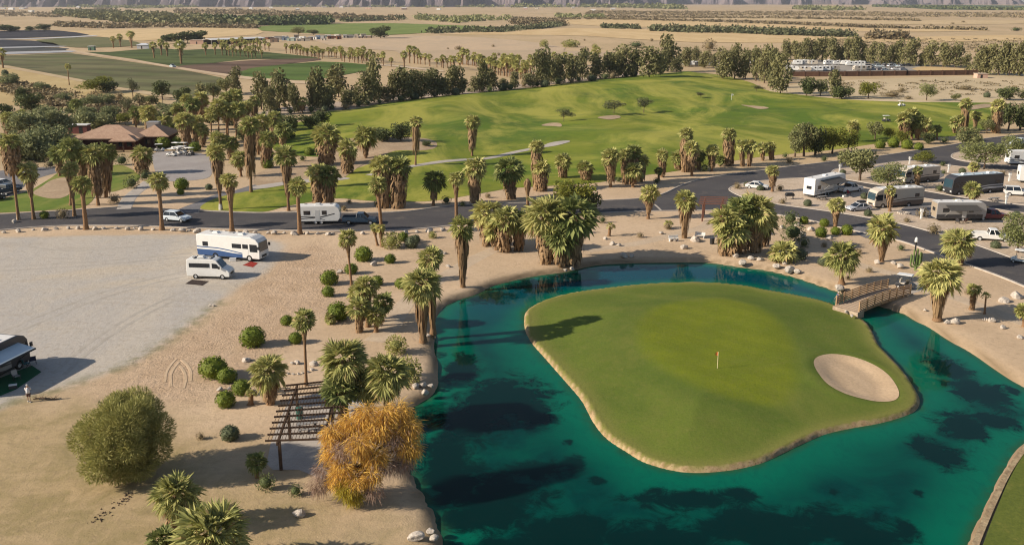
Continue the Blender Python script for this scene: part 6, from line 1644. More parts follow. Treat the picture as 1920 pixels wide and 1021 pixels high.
# ------------------------------------------------------------------ windbreak and other trees
WB = [(490, 205, 142, 28), (507, 215, 165, 22), (525, 208, 138, 34), (552, 212, 158, 22), (590, 205, 150, 24), (605, 206, 132, 34), (617, 203, 165, 30), (635, 182, 126, 40), (652, 200, 172, 26), (668, 196, 175, 26), (687, 196, 140, 34), (702, 192, 115, 30), (720, 190, 165, 28), (738, 188, 140, 26), (757, 188, 128, 36), (775, 186, 138, 28), (790, 184, 140, 30), (815, 182, 131, 36), (830, 180, 150, 20), (850, 178, 125, 32), (868, 176, 150, 20),
      (890, 173, 148, 18), (905, 172, 116, 24), (925, 170, 132, 22), (945, 168, 150, 18), (965, 166, 138, 20), (990, 164, 140, 24), (1015, 162, 95, 34), (1030, 158, 110, 24), (1046, 156, 108, 30), (1072, 153, 108, 26), (1092, 150, 97, 26), (1117, 148, 105, 28), (1142, 147, 100, 28), (1160, 145, 98, 26), (1170, 147, 92, 34), (1190, 144, 95, 28), (1217, 152, 94, 40), (1238, 140, 98, 22), (1252, 135, 72, 30), (1268, 138, 112, 20)]
for i, (x, yb, yt, wd) in enumerate(WB): tree(x, yb, yt - 3, wd * 1.38, 'wind', '%s dark tree from the clubhouse end of the windbreak along the fairway' % nth(i), 'windbreak trees along the fairway')
WC = [(1285, 125, 93, 24), (1301, 122, 92, 20), (1322, 128, 97, 28), (1338, 126, 104, 18), (1355, 150, 95, 34), (1377, 148, 88, 30), (1397, 149, 95, 28), (1417, 152, 92, 24), (1433, 156, 90, 28), (1448, 165, 100, 26), (1463, 176, 108, 40)]
for i, (x, yb, yt, wd) in enumerate(WC): tree(x, yb, yt - 2, wd * 1.15, 'wind', '%s dark tree past the fairway corner on the way to the storage yard' % nth(i), 'dark trees at the fairway corner')
WD = [(1452, 112, 92, 22), (1474, 113, 78, 22), (1490, 114, 78, 22), (1508, 116, 76, 24), (1524, 116, 77, 26), (1541, 116, 73, 24), (1560, 117, 72, 26), (1577, 116, 88, 18), (1590, 118, 74, 22), (1604, 119, 71, 24), (1618, 119, 84, 16), (1633, 120, 82, 22), (1652, 121, 82, 24), (1668, 122, 86, 20), (1683, 122, 78, 24), (1705, 124, 77, 32), (1727, 124, 102, 18), (1746, 125, 82, 28), (1768, 126, 82, 26), (1790, 127, 85, 28), (1812, 128, 104, 18), (1832, 139, 90, 32), (1853, 140, 84, 34), (1872, 141, 82, 32), (1892, 142, 86, 32), (1912, 143, 80, 34), (1932, 144, 84, 30)]
for i, (x, yb, yt, wd) in enumerate(WD): tree(x, yb, yt - 2, wd * 1.18, 'wind', '%s dark tree from the near end of the row behind the storage yard' % nth(i), 'tall trees behind the storage yard')
T_ = [(1057, 231, 204, 38, 'fair', 'small umbrella tree on the fairway nearest the palms'), (1151, 217, 186, 48, 'fair', 'widest umbrella tree in the middle of the fairway'), (1207, 213, 180, 36, 'fair', 'umbrella tree beyond the widest one on the fairway'), (1313, 190, 173, 24, 'fair', 'faint small tree on the far part of the fairway'), (1418, 178, 160, 28, 'fair', 'small dark tree near the far corner of the fairway'),
 (752, 274, 224, 40, 'dark', 'dark round tree in the sand bed beside the slender palm'), (722, 274, 238, 46, 'dark', 'dark low tree in the middle of the sand bed'), (702, 270, 236, 34, 'dark', 'dark tree behind the bushy palm of the sand bed'), (798, 280, 262, 20, 'dark', 'dark bush tree at the tip of the sand bed'),
 (522, 246, 210, 36, 'dark', 'first dense dark tree of the hedge above the driveway'), (548, 246, 210, 40, 'dark', 'second dense dark tree of the hedge above the driveway'), (582, 245, 212, 36, 'dark', 'third dense dark tree of the hedge above the driveway'), (604, 240, 206, 34, 'dark', 'last dense dark tree of the hedge below the windbreak'),
 (1507, 293, 226, 48, 'mesq', 'olive tree with a leaning trunk beside the upper road'), (1528, 291, 228, 40, 'dark', 'darker half of the olive tree pair beside the upper road'), (1560, 288, 229, 62, 'yellow', 'yellow green tree beside the upper road past the olive pair'), (1590, 283, 240, 34, 'yellow', 'smaller yellow green tree behind the spiky palm'),
 (1612, 339, 268, 74, 'mesq', 'large olive green tree on the point of the upper campsite'), (1664, 354, 302, 66, 'verde', 'light green airy tree in front of the half hidden motorhome'), (1730, 306, 282, 42, 'yellow', 'low yellow tree at the edge of the upper road'), (1845, 318, 264, 94, 'verde', 'wide light green tree on the far campsite'), (1812, 280, 238, 52, 'mesq', 'olive tree at the roadside behind the wide light green tree'),
 (1908, 474, 396, 70, 'verde', 'light green tree at the frame edge beside the white pickup'), (1890, 245, 192, 34, 'dark', 'first dark tree past the thick brown column palm'), (1912, 244, 186, 40, 'dark', 'last dark tree past the column palm at the frame edge'), (1640, 262, 226, 30, 'mesq', 'olive bush tree beside the roadside palm clump'), (1668, 262, 236, 28, 'yellow', 'bright green bush tree before the roadside palm clump'),
 (1076, 402, 326, 92, 'yellow', 'big yellow green tree behind the big pond shore palms'), (1100, 402, 350, 46, 'dark', 'dark tree at the road edge behind the shaded pond palm'),
 (1512, 180, 138, 36, 'dark', 'dark tree at the far edge of the fairway below the yard wall'), (1538, 180, 148, 28, 'mesq', 'olive tree at the far edge of the fairway below the yard wall'), (1564, 183, 130, 30, 'wind', 'tall tree of the group below the yard wall'), (1578, 186, 158, 40, 'dark', 'dense dark tree of the group below the yard wall'), (1628, 185, 148, 40, 'yellow', 'bright green round tree on the sandy lot below the yard wall'), (1737, 189, 154, 36, 'verde', 'light green tree alone on the sandy lot'), (1792, 189, 174, 18, 'mesq', 'small bush tree on the sandy lot'), (1887, 188, 160, 38, 'dark', 'dark round tree on the sandy lot near the frame edge'), (1916, 188, 168, 24, 'mesq', 'olive tree cut by the frame on the sandy lot'),
 (58, 262, 204, 78, 'thicket', 'big olive tree at the frame edge above the lawn lot'), (110, 256, 200, 60, 'thicket', 'second big olive tree beside the maroon shed'), (188, 240, 196, 70, 'thicket', 'wide dark tree behind the clubhouse roof'), (235, 235, 208, 36, 'yellow', 'yellowish tree behind the clubhouse roof'), (317, 216, 186, 56, 'thicket', 'round olive tree behind the clubhouse palms'), (180, 174, 142, 66, 'yellow', 'round yellow green tree at the corner of the olive brown field'),
 (202, 174, 148, 34, 'dark', 'dark tree touching the round yellow green tree'), (305, 187, 150, 32, 'dark', 'dark tree at the corner of the field behind the clubhouse'), (250, 186, 146, 24, 'fair', 'thin pale tree by the field behind the clubhouse'), (443, 175, 128, 30, 'wind', 'tall dark tree beside the dirt road end'), (425, 178, 140, 30, 'mesq', 'olive tree beside the tall dark tree at the dirt road end'), (60, 212, 170, 46, 'dark', 'dark tree on the dry ground far behind the lawn lot'), (45, 190, 163, 26, 'dark', 'small dark tree behind the dry ground tree'),
 (80, 170, 152, 26, 'thicket', 'round olive bush tree on the straw slope'), (20, 160, 136, 34, 'thicket', 'wide olive bush tree at the frame edge on the straw slope'), (200, 196, 174, 34, 'thicket', 'grey olive tree on the straw slope behind the clubhouse'), (240, 222, 178, 26, 'fair', 'bare branched tree behind the clubhouse'), (262, 205, 172, 24, 'fair', 'second bare branched tree behind the clubhouse'), (140, 215, 186, 28, 'dark', 'dark shaggy tree on the dry ground'), (12, 225, 190, 30, 'dark', 'dark tree at the frame edge over the olive trees'), (150, 240, 214, 40, 'thicket', 'olive tree over the maroon shed'), (30, 300, 262, 40, 'thicket', 'grey green tree between the frame edge palm and the lot'), (100, 300, 262, 60, 'thicket', 'low olive tree in front of the second big olive tree'),
 (714, 72, 46, 40, 'dark', 'dark tree clump at the edge of the far bright green field'), (330, 82, 62, 36, 'dark', 'first dark tree of the hedge beside the white farm shed'), (352, 81, 58, 36, 'dark', 'second dark tree of the hedge beside the white farm shed'), (374, 80, 55, 34, 'dark', 'third dark tree of the hedge beside the white farm shed'), (312, 82, 65, 22, 'dark', 'lowest dark tree at the end of the farm shed hedge'),
 (560, 66, 50, 28, 'mesq', 'olive tree over the salvage yard'), (588, 66, 54, 24, 'mesq', 'second olive tree over the salvage yard'), (8, 60, 46, 34, 'dark', 'first dark tree over the dark plastic fields'), (24, 60, 47, 26, 'dark', 'second dark tree over the dark plastic fields'), (58, 60, 49, 18, 'dark', 'third dark tree over the dark plastic fields'), (84, 59, 45, 30, 'dark', 'last dark tree over the dark plastic fields')]
T_ += [(48, 300, 226, 84, 'thicket', 'grey green tree hanging over the frame edge palm'), (98, 288, 228, 74, 'thicket', 'grey green tree behind the low shaggy palm'), (138, 296, 258, 50, 'thicket', 'low grey green tree at the near side of the clubhouse'), (12, 290, 236, 50, 'thicket', 'grey green tree at the frame edge behind the leaning palm'), (210, 232, 196, 50, 'thicket', 'grey green tree between the dark tree and the clubhouse roof'), (160, 228, 198, 46, 'thicket', 'grey green tree right above the maroon shed'), (290, 232, 204, 40, 'thicket', 'grey green tree between the skirted palm and round olive tree'),
 (85, 235, 196, 56, 'thicket', 'grey green tree above the second big olive tree'), (25, 240, 200, 50, 'thicket', 'grey green tree at the frame edge above the big olive tree'), (350, 225, 190, 40, 'thicket', 'grey green tree behind the tall skirted palm by the carts'), (500, 268, 232, 44, 'dark', 'dark tree below the dense hedge at the driveway top'), (462, 262, 226, 36, 'thicket', 'grey green tree behind the very tall driveway palm'), (540, 262, 240, 34, 'dark', 'low dark tree in front of the dense hedge'), (395, 235, 198, 34, 'dark', 'dark tree behind the bare trunk palms'), (430, 235, 204, 36, 'thicket', 'olive tree among the bare trunk palms'), (120, 190, 168, 30, 'thicket', 'grey green bush tree on the straw slope'), (170, 200, 176, 34, 'thicket', 'wide grey green bush tree below the round yellow tree'), (285, 200, 176, 28, 'mesq', 'olive tree at the lower field corner'), (345, 196, 160, 32, 'dark', 'dark tree at the near end of the windbreak road'), (380, 200, 158, 34, 'wind', 'tall dark tree at the near end of the windbreak road'), (400, 190, 150, 26, 'mesq', 'olive tree beside the tall one at the windbreak road'),
 (1490, 294, 240, 40, 'mesq', 'olive tree before the leaning one on the upper road'), (1690, 270, 240, 28, 'yellow', 'yellow bush tree at the foot of the roadside palm clump'), (1850, 250, 222, 30, 'mesq', 'olive bush tree between the fairway end palms'), (1895, 300, 250, 52, 'verde', 'light green tree at the frame edge on the upper road'), (1740, 270, 246, 26, 'dark', 'dark bush tree behind the small bare trunk palm')]
for x, yb, yt, wd, ty, lb in T_: tree(x, yb, yt, wd, ty, lb)

# ------------------------------------------------------------------ the two big near trees
def feathery_tree():
    rnd = random.Random(77); t = MPP(893)
    B = G(244, 897); root = empty('feathery_tree', B, 0, 'huge round feathery green tree on the sand near the frame corner', 'tree')
    mb = MB(); mb.tube([(0, 0, -.1), (.1, 0, .8), (.3, .1, 2.0), (.2, 0, 4.2)], [.30, .24, .18, .06], 9)
    for i in range(9):
        a_ = i * 2.4; mb.tube([(.05, 0, .6 + .1 * i), (1.2 * math.cos(a_), 1.2 * math.sin(a_), 2.2), (2.6 * math.cos(a_), 2.6 * math.sin(a_), 3.6 + .2 * (i % 3))], [.13, .09, .03], 6)
    mb.obj('trunk', M['bark'], root, smooth=True)
    cb = MB(); Wd = 178 / 2 * t; Hh = 6.6
    lob = []
    for i in range(36):
        z = -.95 + 1.85 * (i + .5) / 36; rr = math.sqrt(max(.03, 1 - z * z)) * (.35 + .45 * ((i * 7) % 10) / 9); a_ = i * 2.4 + rnd.uniform(-.3, .3)
        lob.append((Vector((rr * math.cos(a_) * Wd * .95 + (.15 * z) , rr * math.sin(a_) * Wd * .95, 3.65 + z * 2.8)), rnd.uniform(.9, 1.55)))
    for c_, r_ in lob:
        cards(cb, rnd, c_, int(1100 * r_ * r_), r_, .40, 7.5, .62, .5, hang=-.15, zmin=.05)
    cb.obj('crown', M['feather'], root)
    return root
feathery_tree()
def golden_tree():
    rnd = random.Random(5); B = G(688, 925); root = empty('golden_tree', B, 0, 'golden orange weeping tree leaning over the pond beside the pergola', 'tree')
    mb = MB(); mb.tube([(0, 0, -.1), (-.1, .1, 1.2), (.1, .4, 2.6), (.2, .5, 4.6)], [.26, .22, .17, .08], 9)
    tips = []
    L_ = [(-2.2, .9, 4.4, 1.15, 'twig'), (-1.0, .9, 5.3, 1.25, 'gold'), (.1, 1.0, 6.0, 1.2, 'gold'), (1.1, .3, 5.2, 1.2, 'gold'), (2.4, 1.6, 5.9, 1.25, 'gold'), (3.0, 1.1, 4.9, 1.3, 'gold'), (3.2, .2, 3.7, 1.15, 'gold'), (2.1, .3, 4.4, 1.1, 'twig'), (-2.2, -.4, 3.6, 1.1, 'gold'), (-1.2, -1.0, 4.2, 1.15, 'twig'), (-.2, -1.1, 4.6, 1.15, 'gold'),
          (.9, -1.1, 3.7, 1.1, 'gold'), (-1.5, -1.6, 2.9, 1.0, 'gold'), (-1.1, -2.0, 1.6, .95, 'goldgreen'), (-.6, -1.9, .9, .7, 'goldgreen'), (-2.9, -.9, 2.4, 1.0, 'twig'), (-3.3, -1.3, 1.5, .95, 'twig'), (.6, -1.8, 2.4, .85, 'gold'), (.9, -2.2, 1.5, .7, 'twig'), (1.8, -.9, 2.9, .95, 'twig'), (-2.5, .2, 4.9, .95, 'gold'), (1.6, .9, 6.0, 1.0, 'gold'), (-1.9, -1.5, 2.0, .85, 'gold'), (-.4, -2.1, 2.3, .75, 'gold'), (2.9, -.4, 2.7, .9, 'twig')]
    groups = {}
    for x, y, z, r_, m_ in L_:
        mb.tube([(.0, .2, 1.8 + .1 * z), (x * .5, y * .5 + .1, (z + 2.2) / 2 + .4), (x, y, z)], [.11, .07, .025], 6)
        cb = groups.setdefault(m_, MB())
        r_ *= .88
        for _ in range(int(1200 * r_ * r_)):
            d_ = Vector((rnd.gauss(0, 1), rnd.gauss(0, 1), rnd.gauss(0, .8))).normalized(); rr = r_ * rnd.uniform(.25, 1.0)
            p = Vector((x, y, z)) + d_ * rr
            if p.z < .15: continue
            ax = (d_ * rnd.uniform(.2, 1.1) + Vector((rnd.gauss(0, .35), rnd.gauss(0, .35), -rnd.uniform(.1, 1.3)))).normalized()
            L2 = rnd.uniform(.3, .85); wd = rnd.uniform(.012, .032) * (.55 if m_ == 'twig' else 1)
            sd = ax.orthogonal().normalized(); sd = (sd * math.cos(rnd.uniform(0, 6)) + ax.cross(sd) * math.sin(rnd.uniform(0, 6))).normalized()
            e = p + ax * L2 + Vector((0, 0, -.10 * L2)); md = p + ax * L2 * .5
            cb.add([p, md + sd * wd, e, md - sd * wd], [(0, 1, 2, 3)])
    mb.obj('trunk', M['bark'], root, smooth=True)
    for m_, cb in groups.items():
        o_ = cb.obj('crown', M[m_], root)
        if m_ == 'twig': o_['label'] = 'bare reddish twigs of the golden tree'
    return root
golden_tree()
shrub(743, 645, 46, 'bright feathery shrub beside the pond path above the palm clump', 'loose'); shrub(768, 692, 48, 'feathery shrub on the pond bank behind the boulders', 'loose', 60)

# ------------------------------------------------------------------ shrubs
S_ = [(682, 475, 37, 'wide clipped shrub nearest the kerb palms'), (732, 484, 24, 'small round shrub between two white stones and the path'), (756, 443, 24, 'bright shrub beside the crooked palm'), (771, 453, 30, 'dark shrub close behind the bright shrub', 'grey'), (779, 447, 20, 'small grey shrub behind the dark shrub', 'grey'), (618, 519, 37, 'larger of two touching shrubs at the sand slope'), (616, 545, 27, 'smaller of two touching shrubs at the sand slope'),
 (659, 503, 27, 'shrub at the foot of the thin curved palm'), (707, 525, 25, 'shrub behind the tallest palm of the low clump'), (752, 530, 26, 'shrub half hidden by the large front palm'), (634, 582, 45, 'wide shrub with a small spiky palm at its side'), (538, 599, 25, 'small shrub beside the tall thin palm'), (555, 632, 29, 'shrub at the trunk of the tall thin palm'), (475, 629, 51, 'biggest round shrub alone on the raked sand'),
 (401, 686, 53, 'round shrub closest to the tyre tracks'), (426, 702, 38, 'shrub touching the one closest to the tyre tracks'), (454, 724, 39, 'shrub beside the tan skirted pergola palm'), (424, 746, 41, 'lowest shrub of the group by the tyre tracks'), (432, 809, 38, 'grey green clipped shrub alone near the feathery tree', 'grey'), (376, 816, 18, 'tiny dry plant beside the grey green shrub', 'dry'), (811, 440, 17, 'small yellowish shrub by the kerb near the road bend', 'loose'),
 (499, 901, 44, 'dark shrub beside the pergola post', 'dark'), (555, 917, 30, 'dark small shrub under the golden tree', 'dark'), (735, 450, 40, 'airy grey shrub at the foot of the small kerb palms', 'loose'),
 (1481, 407, 36, 'wide dark shrub beside the lower road kerb', 'dark'), (1507, 412, 19, 'small bright shrub beside the wide dark one'), (1545, 417, 20, 'small shrub across the road from the silver car'), (1539, 434, 26, 'round shrub among the white stones by the lower road'), (1566, 432, 20, 'shrub at the foot of the tan skirted palm'), (1587, 430, 26, 'tall shrub beside the tan skirted palm'), (1750, 428, 26, 'low dark shrub on the sand by the lower road', 'dry'),
 (1514, 380, 18, 'small grey shrub behind the fifth wheel trailer', 'grey'), (1621, 367, 17, 'shrub between the fifth wheel and the beige motorhome', 'grey'), (1627, 399, 17, 'low shrub beside the silver car', 'grey'), (1728, 398, 24, 'dark shrub behind the utility pedestal', 'dry'), (1762, 352, 20, 'dark shrub in front of the black motorhome', 'dark'), (1700, 270, 24, 'round shrub below the roadside palm clump'), (1722, 274, 19, 'smaller shrub below the roadside palm clump'), (1675, 266, 26, 'wide shrub at the near side of the roadside palm clump'),
 (1767, 307, 13, 'tiny shrub at the edge of the upper campsite', 'dark'), (1769, 322, 12, 'tiny shrub beside a pedestal on the upper campsite', 'dark'), (1804, 320, 15, 'small round shrub on the upper campsite', 'grey'), (1742, 313, 12, 'tiny shrub behind the half hidden motorhome', 'dark'), (1866, 458, 21, 'shrub in front of the white pickup', 'grey'), (1689, 463, 17, 'dark shrub beside the golden fronded palm', 'dark'), (1543, 489, 22, 'low shrub behind the open crowned shore palm', 'grey'), (1507, 454, 26, 'dark shrub behind the boulders on the shore', 'dark'),
 (1485, 432, 50, 'large dark thicket above the shore boulders', 'dark'), (1500, 475, 28, 'leafy shrub next to the low wide shore palm', 'grey'), (1472, 291, 13, 'small shrub under the olive tree pair', 'dark'), (1860, 300, 14, 'small shrub under the wide light green tree', 'dark'),
 (247, 341, 33, 'round dark shrub beside the lawn of the clubhouse', 'dark'), (272, 328, 26, 'shrub beside the parking lot entrance', 'dark'), (341, 344, 29, 'big round shrub beside the driveway'), (339, 359, 15, 'small shrub below the big driveway shrub'), (392, 350, 15, 'small shrub near the painted palm', 'grey'), (229, 299, 28, 'dark shrub under the clubhouse porch', 'dark'), (84, 402, 20, 'round green shrub at the road kerb by the lawn'), (215, 372, 24, 'tan dry shrub beside the concrete walk', 'dry'), (118, 400, 26, 'low tan shrub at the road kerb by the lawn', 'dry'),
 (307, 266, 30, 'bright green shrub behind the golf carts'), (333, 266, 26, 'wide bright shrub under the skirted palm by the carts'), (366, 275, 24, 'bright shrub at the far corner of the parking lot'), (502, 305, 27, 'round shrub by the driveway path'), (567, 296, 16, 'small shrub by the sand bed path', 'dark'), (504, 288, 22, 'green shrub above the driveway path'), (580, 284, 20, 'small green shrub at the fairway edge by the broad palm'), (706, 381, 13, 'small shrub at the foot of the lighter skirted palm', 'dark'), (837, 374, 21, 'low dark shrub on the lawn edge', 'dark'), (867, 381, 15, 'tiny shrub beside the slim palm', 'dark'), (645, 390, 15, 'tiny dry shrub behind the pickup', 'dry'), (655, 377, 12, 'tiny dry shrub on the sand above the pickup', 'dry'), (915, 366, 13, 'tiny dry shrub past the full skirted palm', 'dry'),
 (1130, 411, 18, 'dark low shrub on the sand below the road', 'dark'), (1382, 348, 17, 'round grey shrub on the point of the first campsite', 'dry'), (1400, 345, 13, 'small grey shrub beside the parked white car', 'grey'), (1231, 338, 15, 'dark shrub at the foot of the small dark palm', 'dark'), (1321, 313, 23, 'dark shrub in front of the green palms', 'dark'), (1252, 424, 16, 'dry small shrub beside the long skirted palm', 'dry'), (1160, 336, 15, 'dark shrub under the two stemmed palm', 'dark'),
 (1330, 85, 30, 'wide brown shrub in the tan field beyond the far trees', 'dry'), (1193, 84, 34, 'low dark shrub in the tan field behind the tallest windbreak tree', 'dark', 14), (1070, 82, 34, 'olive shrub in the tan field', 'loose', 16), (1020, 82, 18, 'small olive shrub in the tan field', 'loose'), (1115, 87, 12, 'round shrub in the middle of the tan field', 'loose'), (860, 90, 16, 'dark round shrub in the pale field', 'dry', 9), (877, 97, 7, 'tiny shrub beside the round shrub of the pale field', 'dry'), (840, 91, 5, 'tiny dot of a shrub in the pale field', 'dry'), (925, 86, 7, 'small shrub near the white marker in the pale field', 'dry'), (1222, 75, 8, 'tiny round shrub high in the tan field', 'dry'), (1096, 75, 5, 'tiny shrub above the round shrub of the tan field', 'dry'), (935, 102, 8, 'small shrub behind the dense nursery row', 'dry'),
 (1672, 176, 44, 'low brown scrub patch on the sandy lot', 'dry', 12), (1703, 183, 18, 'low dark shrub on the sandy lot', 'dry', 8), (1810, 164, 34, 'grey scrub patch by the little hut', 'dry', 10), (1850, 178, 14, 'small olive shrub on the sandy lot', 'grey'), (1690, 168, 14, 'pale shrub beside the bright green round tree', 'dry'), (1905, 55, 24, 'dark shrub mound at the frame edge in the far desert', 'dark', 9), (1786, 44, 8, 'tiny shrub in the far desert field', 'dry', 4), (1806, 41, 8, 'second tiny shrub in the far desert field', 'dry', 4), (1745, 47, 10, 'third tiny shrub in the far desert field', 'dry', 4),
 (124, 178, 14, 'small dry shrub on the straw slope', 'dry'), (100, 182, 16, 'dry shrub on the straw slope below the olive bush', 'dry'), (30, 172, 16, 'dry shrub at the frame edge of the straw slope', 'dry'), (10, 136, 14, 'olive shrub at the edge of the dirt track', 'grey'), (225, 180, 18, 'dry shrub beside the grey olive tree', 'dry'), (175, 205, 20, 'dry shrub behind the wide dark tree', 'dry'), (90, 195, 16, 'dry low shrub on the dry ground', 'dry'), (285, 205, 22, 'brown shrub behind the clubhouse palms', 'dry'), (268, 220, 20, 'brown shrub near the skirted clubhouse palm', 'dry'), (60, 310, 24, 'dry shrub below the low shaggy palm', 'dry'), (95, 305, 26, 'dry pink shrub beside the lawn lot', 'dry')]
S_ += [(1467, 377, 15, 'dry shrub on the kerb side of the barbecue grill', 'dry'), (1462, 352, 16, 'dry shrub beside the palm at the inner campsite end', 'dry'), (1590, 352, 13, 'tiny shrub behind the white pickup at the fifth wheel', 'grey'), (1560, 390, 15, 'low shrub on the kerb below the fifth wheel awning', 'dry'), (1655, 408, 16, 'tan low shrub at the foot of the brown skirted palm', 'dry'), (1700, 412, 14, 'dry shrub on the sand past the stone fire pit', 'dry'),
 (1790, 378, 15, 'olive shrub beside the palm in front of the black motorhome', 'loose'), (1850, 392, 14, 'small dry shrub above the maroon pickup', 'dry'), (1905, 402, 18, 'green shrub above the light green frame tree', 'grey'), (1865, 430, 16, 'dry shrub above the white pickup', 'dry'), (1640, 322, 14, 'dry shrub beside the large olive green tree', 'dry'), (1580, 322, 12, 'tiny green shrub at the rounded point of the upper campsite', 'grey'), (1835, 300, 16, 'dark shrub at the kerb of the far campsite', 'dark'), (1880, 325, 14, 'dry shrub by the frame edge on the upper campsite', 'dry'),
 (1425, 352, 15, 'grey shrub beside the white car on the point', 'grey'), (1545, 458, 14, 'dry tuft on the slope above the shore palm', 'dry'), (1610, 470, 14, 'dry tuft below the path to the lower road', 'dry'), (1700, 530, 16, 'dry tuft beside the golf cart path', 'dry'), (1630, 505, 14, 'dry tuft near the tall pale stone', 'dry'), (1815, 545, 16, 'dry tuft behind the broad based small palm', 'dry'), (1590, 520, 12, 'dry tuft behind the open crowned palm', 'dry'), (1200, 440, 14, 'dry tuft in the middle of the sand garden', 'dry'), (1098, 430, 18, 'dark shrub behind the big shaded palm', 'dark'), (1480, 300, 16, 'bushy shrub under the leaning olive tree', 'dry'), (1545, 297, 16, 'dark shrub between the olive and yellow green trees', 'dark'), (1650, 270, 22, 'bright shrub beside the olive bush tree', 'ball'), (1770, 262, 18, 'green shrub below the short skirted palms', 'dark'), (1830, 258, 18, 'dark shrub below the slim fairway palm', 'dark')]
for i in range(34):
    x = 500 + i * 21 + (i * 37 % 11) - 5; yy = float(np.interp(x, [500, 655, 720, 830, 955, 1060, 1210], [214, 201, 190, 177, 166, 155, 141])) - 1.5 - (i * 13 % 5) * .8
    S_.append((x, yy, 13 + (i * 29 % 9), '%s low bush from the clubhouse end under the windbreak trees' % nth(i), ('dark', 'grey', 'dark', 'dry')[i % 4], None, 'low bushes under the windbreak'))
for s_ in S_: shrub(s_[0], s_[1], s_[2], s_[3], *(s_[4:]))

# ------------------------------------------------------------------ boulders
B_ = [(27, 414, 12, 'pale stone at the foot of the leaning palm'), (637, 508, 15, 'white stone between the touching shrubs and the curved palm'), (701, 493, 17, 'white stone below the wide clipped shrub'), (462, 672, 18, 'white stone beside the biggest round shrub'), (412, 728, 14, 'flat pale stone among the group of shrubs by the tyre tracks'), (430, 727, 10, 'small pale stone among the group of shrubs by the tyre tracks'), (562, 959, 28, 'white boulder on the sand under the golden tree'),
 (780, 1002, 34, 'largest white boulder on the near pond bank'), (807, 992, 20, 'flat boulder behind the largest white one'), (815, 1006, 20, 'white boulder touching the water on the near bank'), (779, 722, 17, 'first white boulder of the bank group at the water'), (793, 719, 15, 'second white boulder of the bank group at the water'), (808, 721, 13, 'third white boulder of the bank group at the water'), (797, 733, 17, 'lowest white boulder of the bank group at the water'), (803, 627, 9, 'small stone at the foot of the large front palm'),
 (1171, 477, 17, 'pale stone at the far pond edge'), (1184, 478, 11, 'small stone beside the pale one at the far pond edge'), (1264, 448, 13, 'white stone in the ring round the long skirted palm'), (1305, 447, 22, 'wide white stone in the ring round the long skirted palm'), (1283, 462, 16, 'flat stone below the long skirted palm'), (1240, 436, 10, 'small stone above the ring of the skirted palm'), (1073, 502, 12, 'stone at the water below the shaded palm'), (1380, 478, 15, 'stone at the water below the big clump'), (1392, 490, 15, 'low stone in the water below the big clump'), (1408, 483, 14, 'third stone at the water below the big clump'),
 (1425, 484, 15, 'fourth stone at the water below the big clump'), (1456, 496, 18, 'boulder at the water beside the low wide palm'), (1481, 503, 20, 'white boulder at the water past the low wide palm'), (1471, 491, 14, 'boulder tucked under the low wide palm'), (1495, 507, 13, 'last boulder of the shore line past the low wide palm'), (1573, 537, 20, 'flat boulder at the foot of the open crowned palm'), (1645, 490, 15, 'tall pale stone below the golden fronded palm'), (1687, 497, 20, 'grey boulder in the sand bed near the bridge'), (1675, 492, 12, 'small orange stone in the sand bed near the bridge'), (1500, 439, 22, 'big white boulder among the shrubs by the lower road'), (1520, 428, 16, 'white boulder beside the round shrub by the lower road'), (1494, 420, 14, 'pale stone behind the big white boulder'), (1555, 445, 14, 'pale stone below the round shrubs by the lower road'), (1467, 425, 14, 'pale stone beside the dark thicket'),
 (1789, 600, 21, 'big white boulder at the foot of the biggest palm'), (1776, 602, 15, 'boulder beside the big one at the biggest palm'), (1860, 599, 16, 'pale boulder at the sand path past the bridge'), (1848, 597, 11, 'small stone at the sand path past the bridge'), (1882, 561, 20, 'long pale stone beyond the broad based small palm'), (1907, 552, 24, 'flat pale stone on the slope below the lower road'), (1913, 630, 14, 'stone at the frame edge above the pond'), (1880, 612, 13, 'stone on the bank near the frame edge'), (1597, 591, 9, 'grey stone at the island end of the footbridge'), (1587, 583, 8, 'small stone beside the island end of the footbridge'),
 (557, 678, 14, 'dark stone heap in the little stone ring garden'), (548, 680, 10, 'second dark stone in the little stone ring garden'), (588, 680, 16, 'blue grey boulder in the little stone ring garden'), (586, 691, 11, 'grey stone under the blue grey boulder'), (533, 697, 7, 'ring stone nearest the skirted palm'), (541, 699, 7, 'second stone of the little ring'), (550, 700, 7, 'third stone of the little ring'), (560, 700, 7, 'fourth stone of the little ring'), (568, 698, 7, 'fifth stone of the little ring'), (577, 696, 7, 'sixth stone of the little ring'),
 (825, 472, 14, 'white stone beside the sand path near the shore palm'), (834, 474, 10, 'small white stone beside the sand path near the shore palm'), (818, 466, 10, 'flat stone behind the path stones'), (840, 498, 10, 'stone on the sand by the palm behind the front palm'), (395, 571, 9, 'small dark stone at the edge of the gravel'), (400, 572, 7, 'second small stone at the edge of the gravel'), (1735, 580, 9, 'stone at the shore end of the bridge'), (1147, 455, 13, 'flat stone in the garden below the small young palm'), (1160, 458, 11, 'second flat stone in the garden below the small young palm'), (1135, 446, 10, 'stone beside the small young palm'), (1060, 505, 8, 'small stone at the water below the big palms')]
for x, y, wd, lb in B_: rock(x, y, wd, lb)
kx = [8, 34, 62, 84, 105, 128, 147, 160, 178, 195, 218, 240, 252, 265, 287, 325, 342, 355, 370, 392, 412, 422, 446, 459, 478, 503, 515, 532, 552, 575, 596, 616, 624, 650, 680, 737, 760, 782, 805, 830]
for i, x in enumerate(kx):
    y = np.interp(x, [0, 70, 150, 275, 370, 480, 630, 755, 840], [435, 429, 426, 428, 432, 435, 437, 435, 428])
    rock(x, y, [9, 12, 7, 14, 10][i % 5] * (1.15 if x > 320 else 1), '%s kerb stone along the gravel lot counted from the lawn end' % nth(i), 'white stones along the gravel lot kerb')

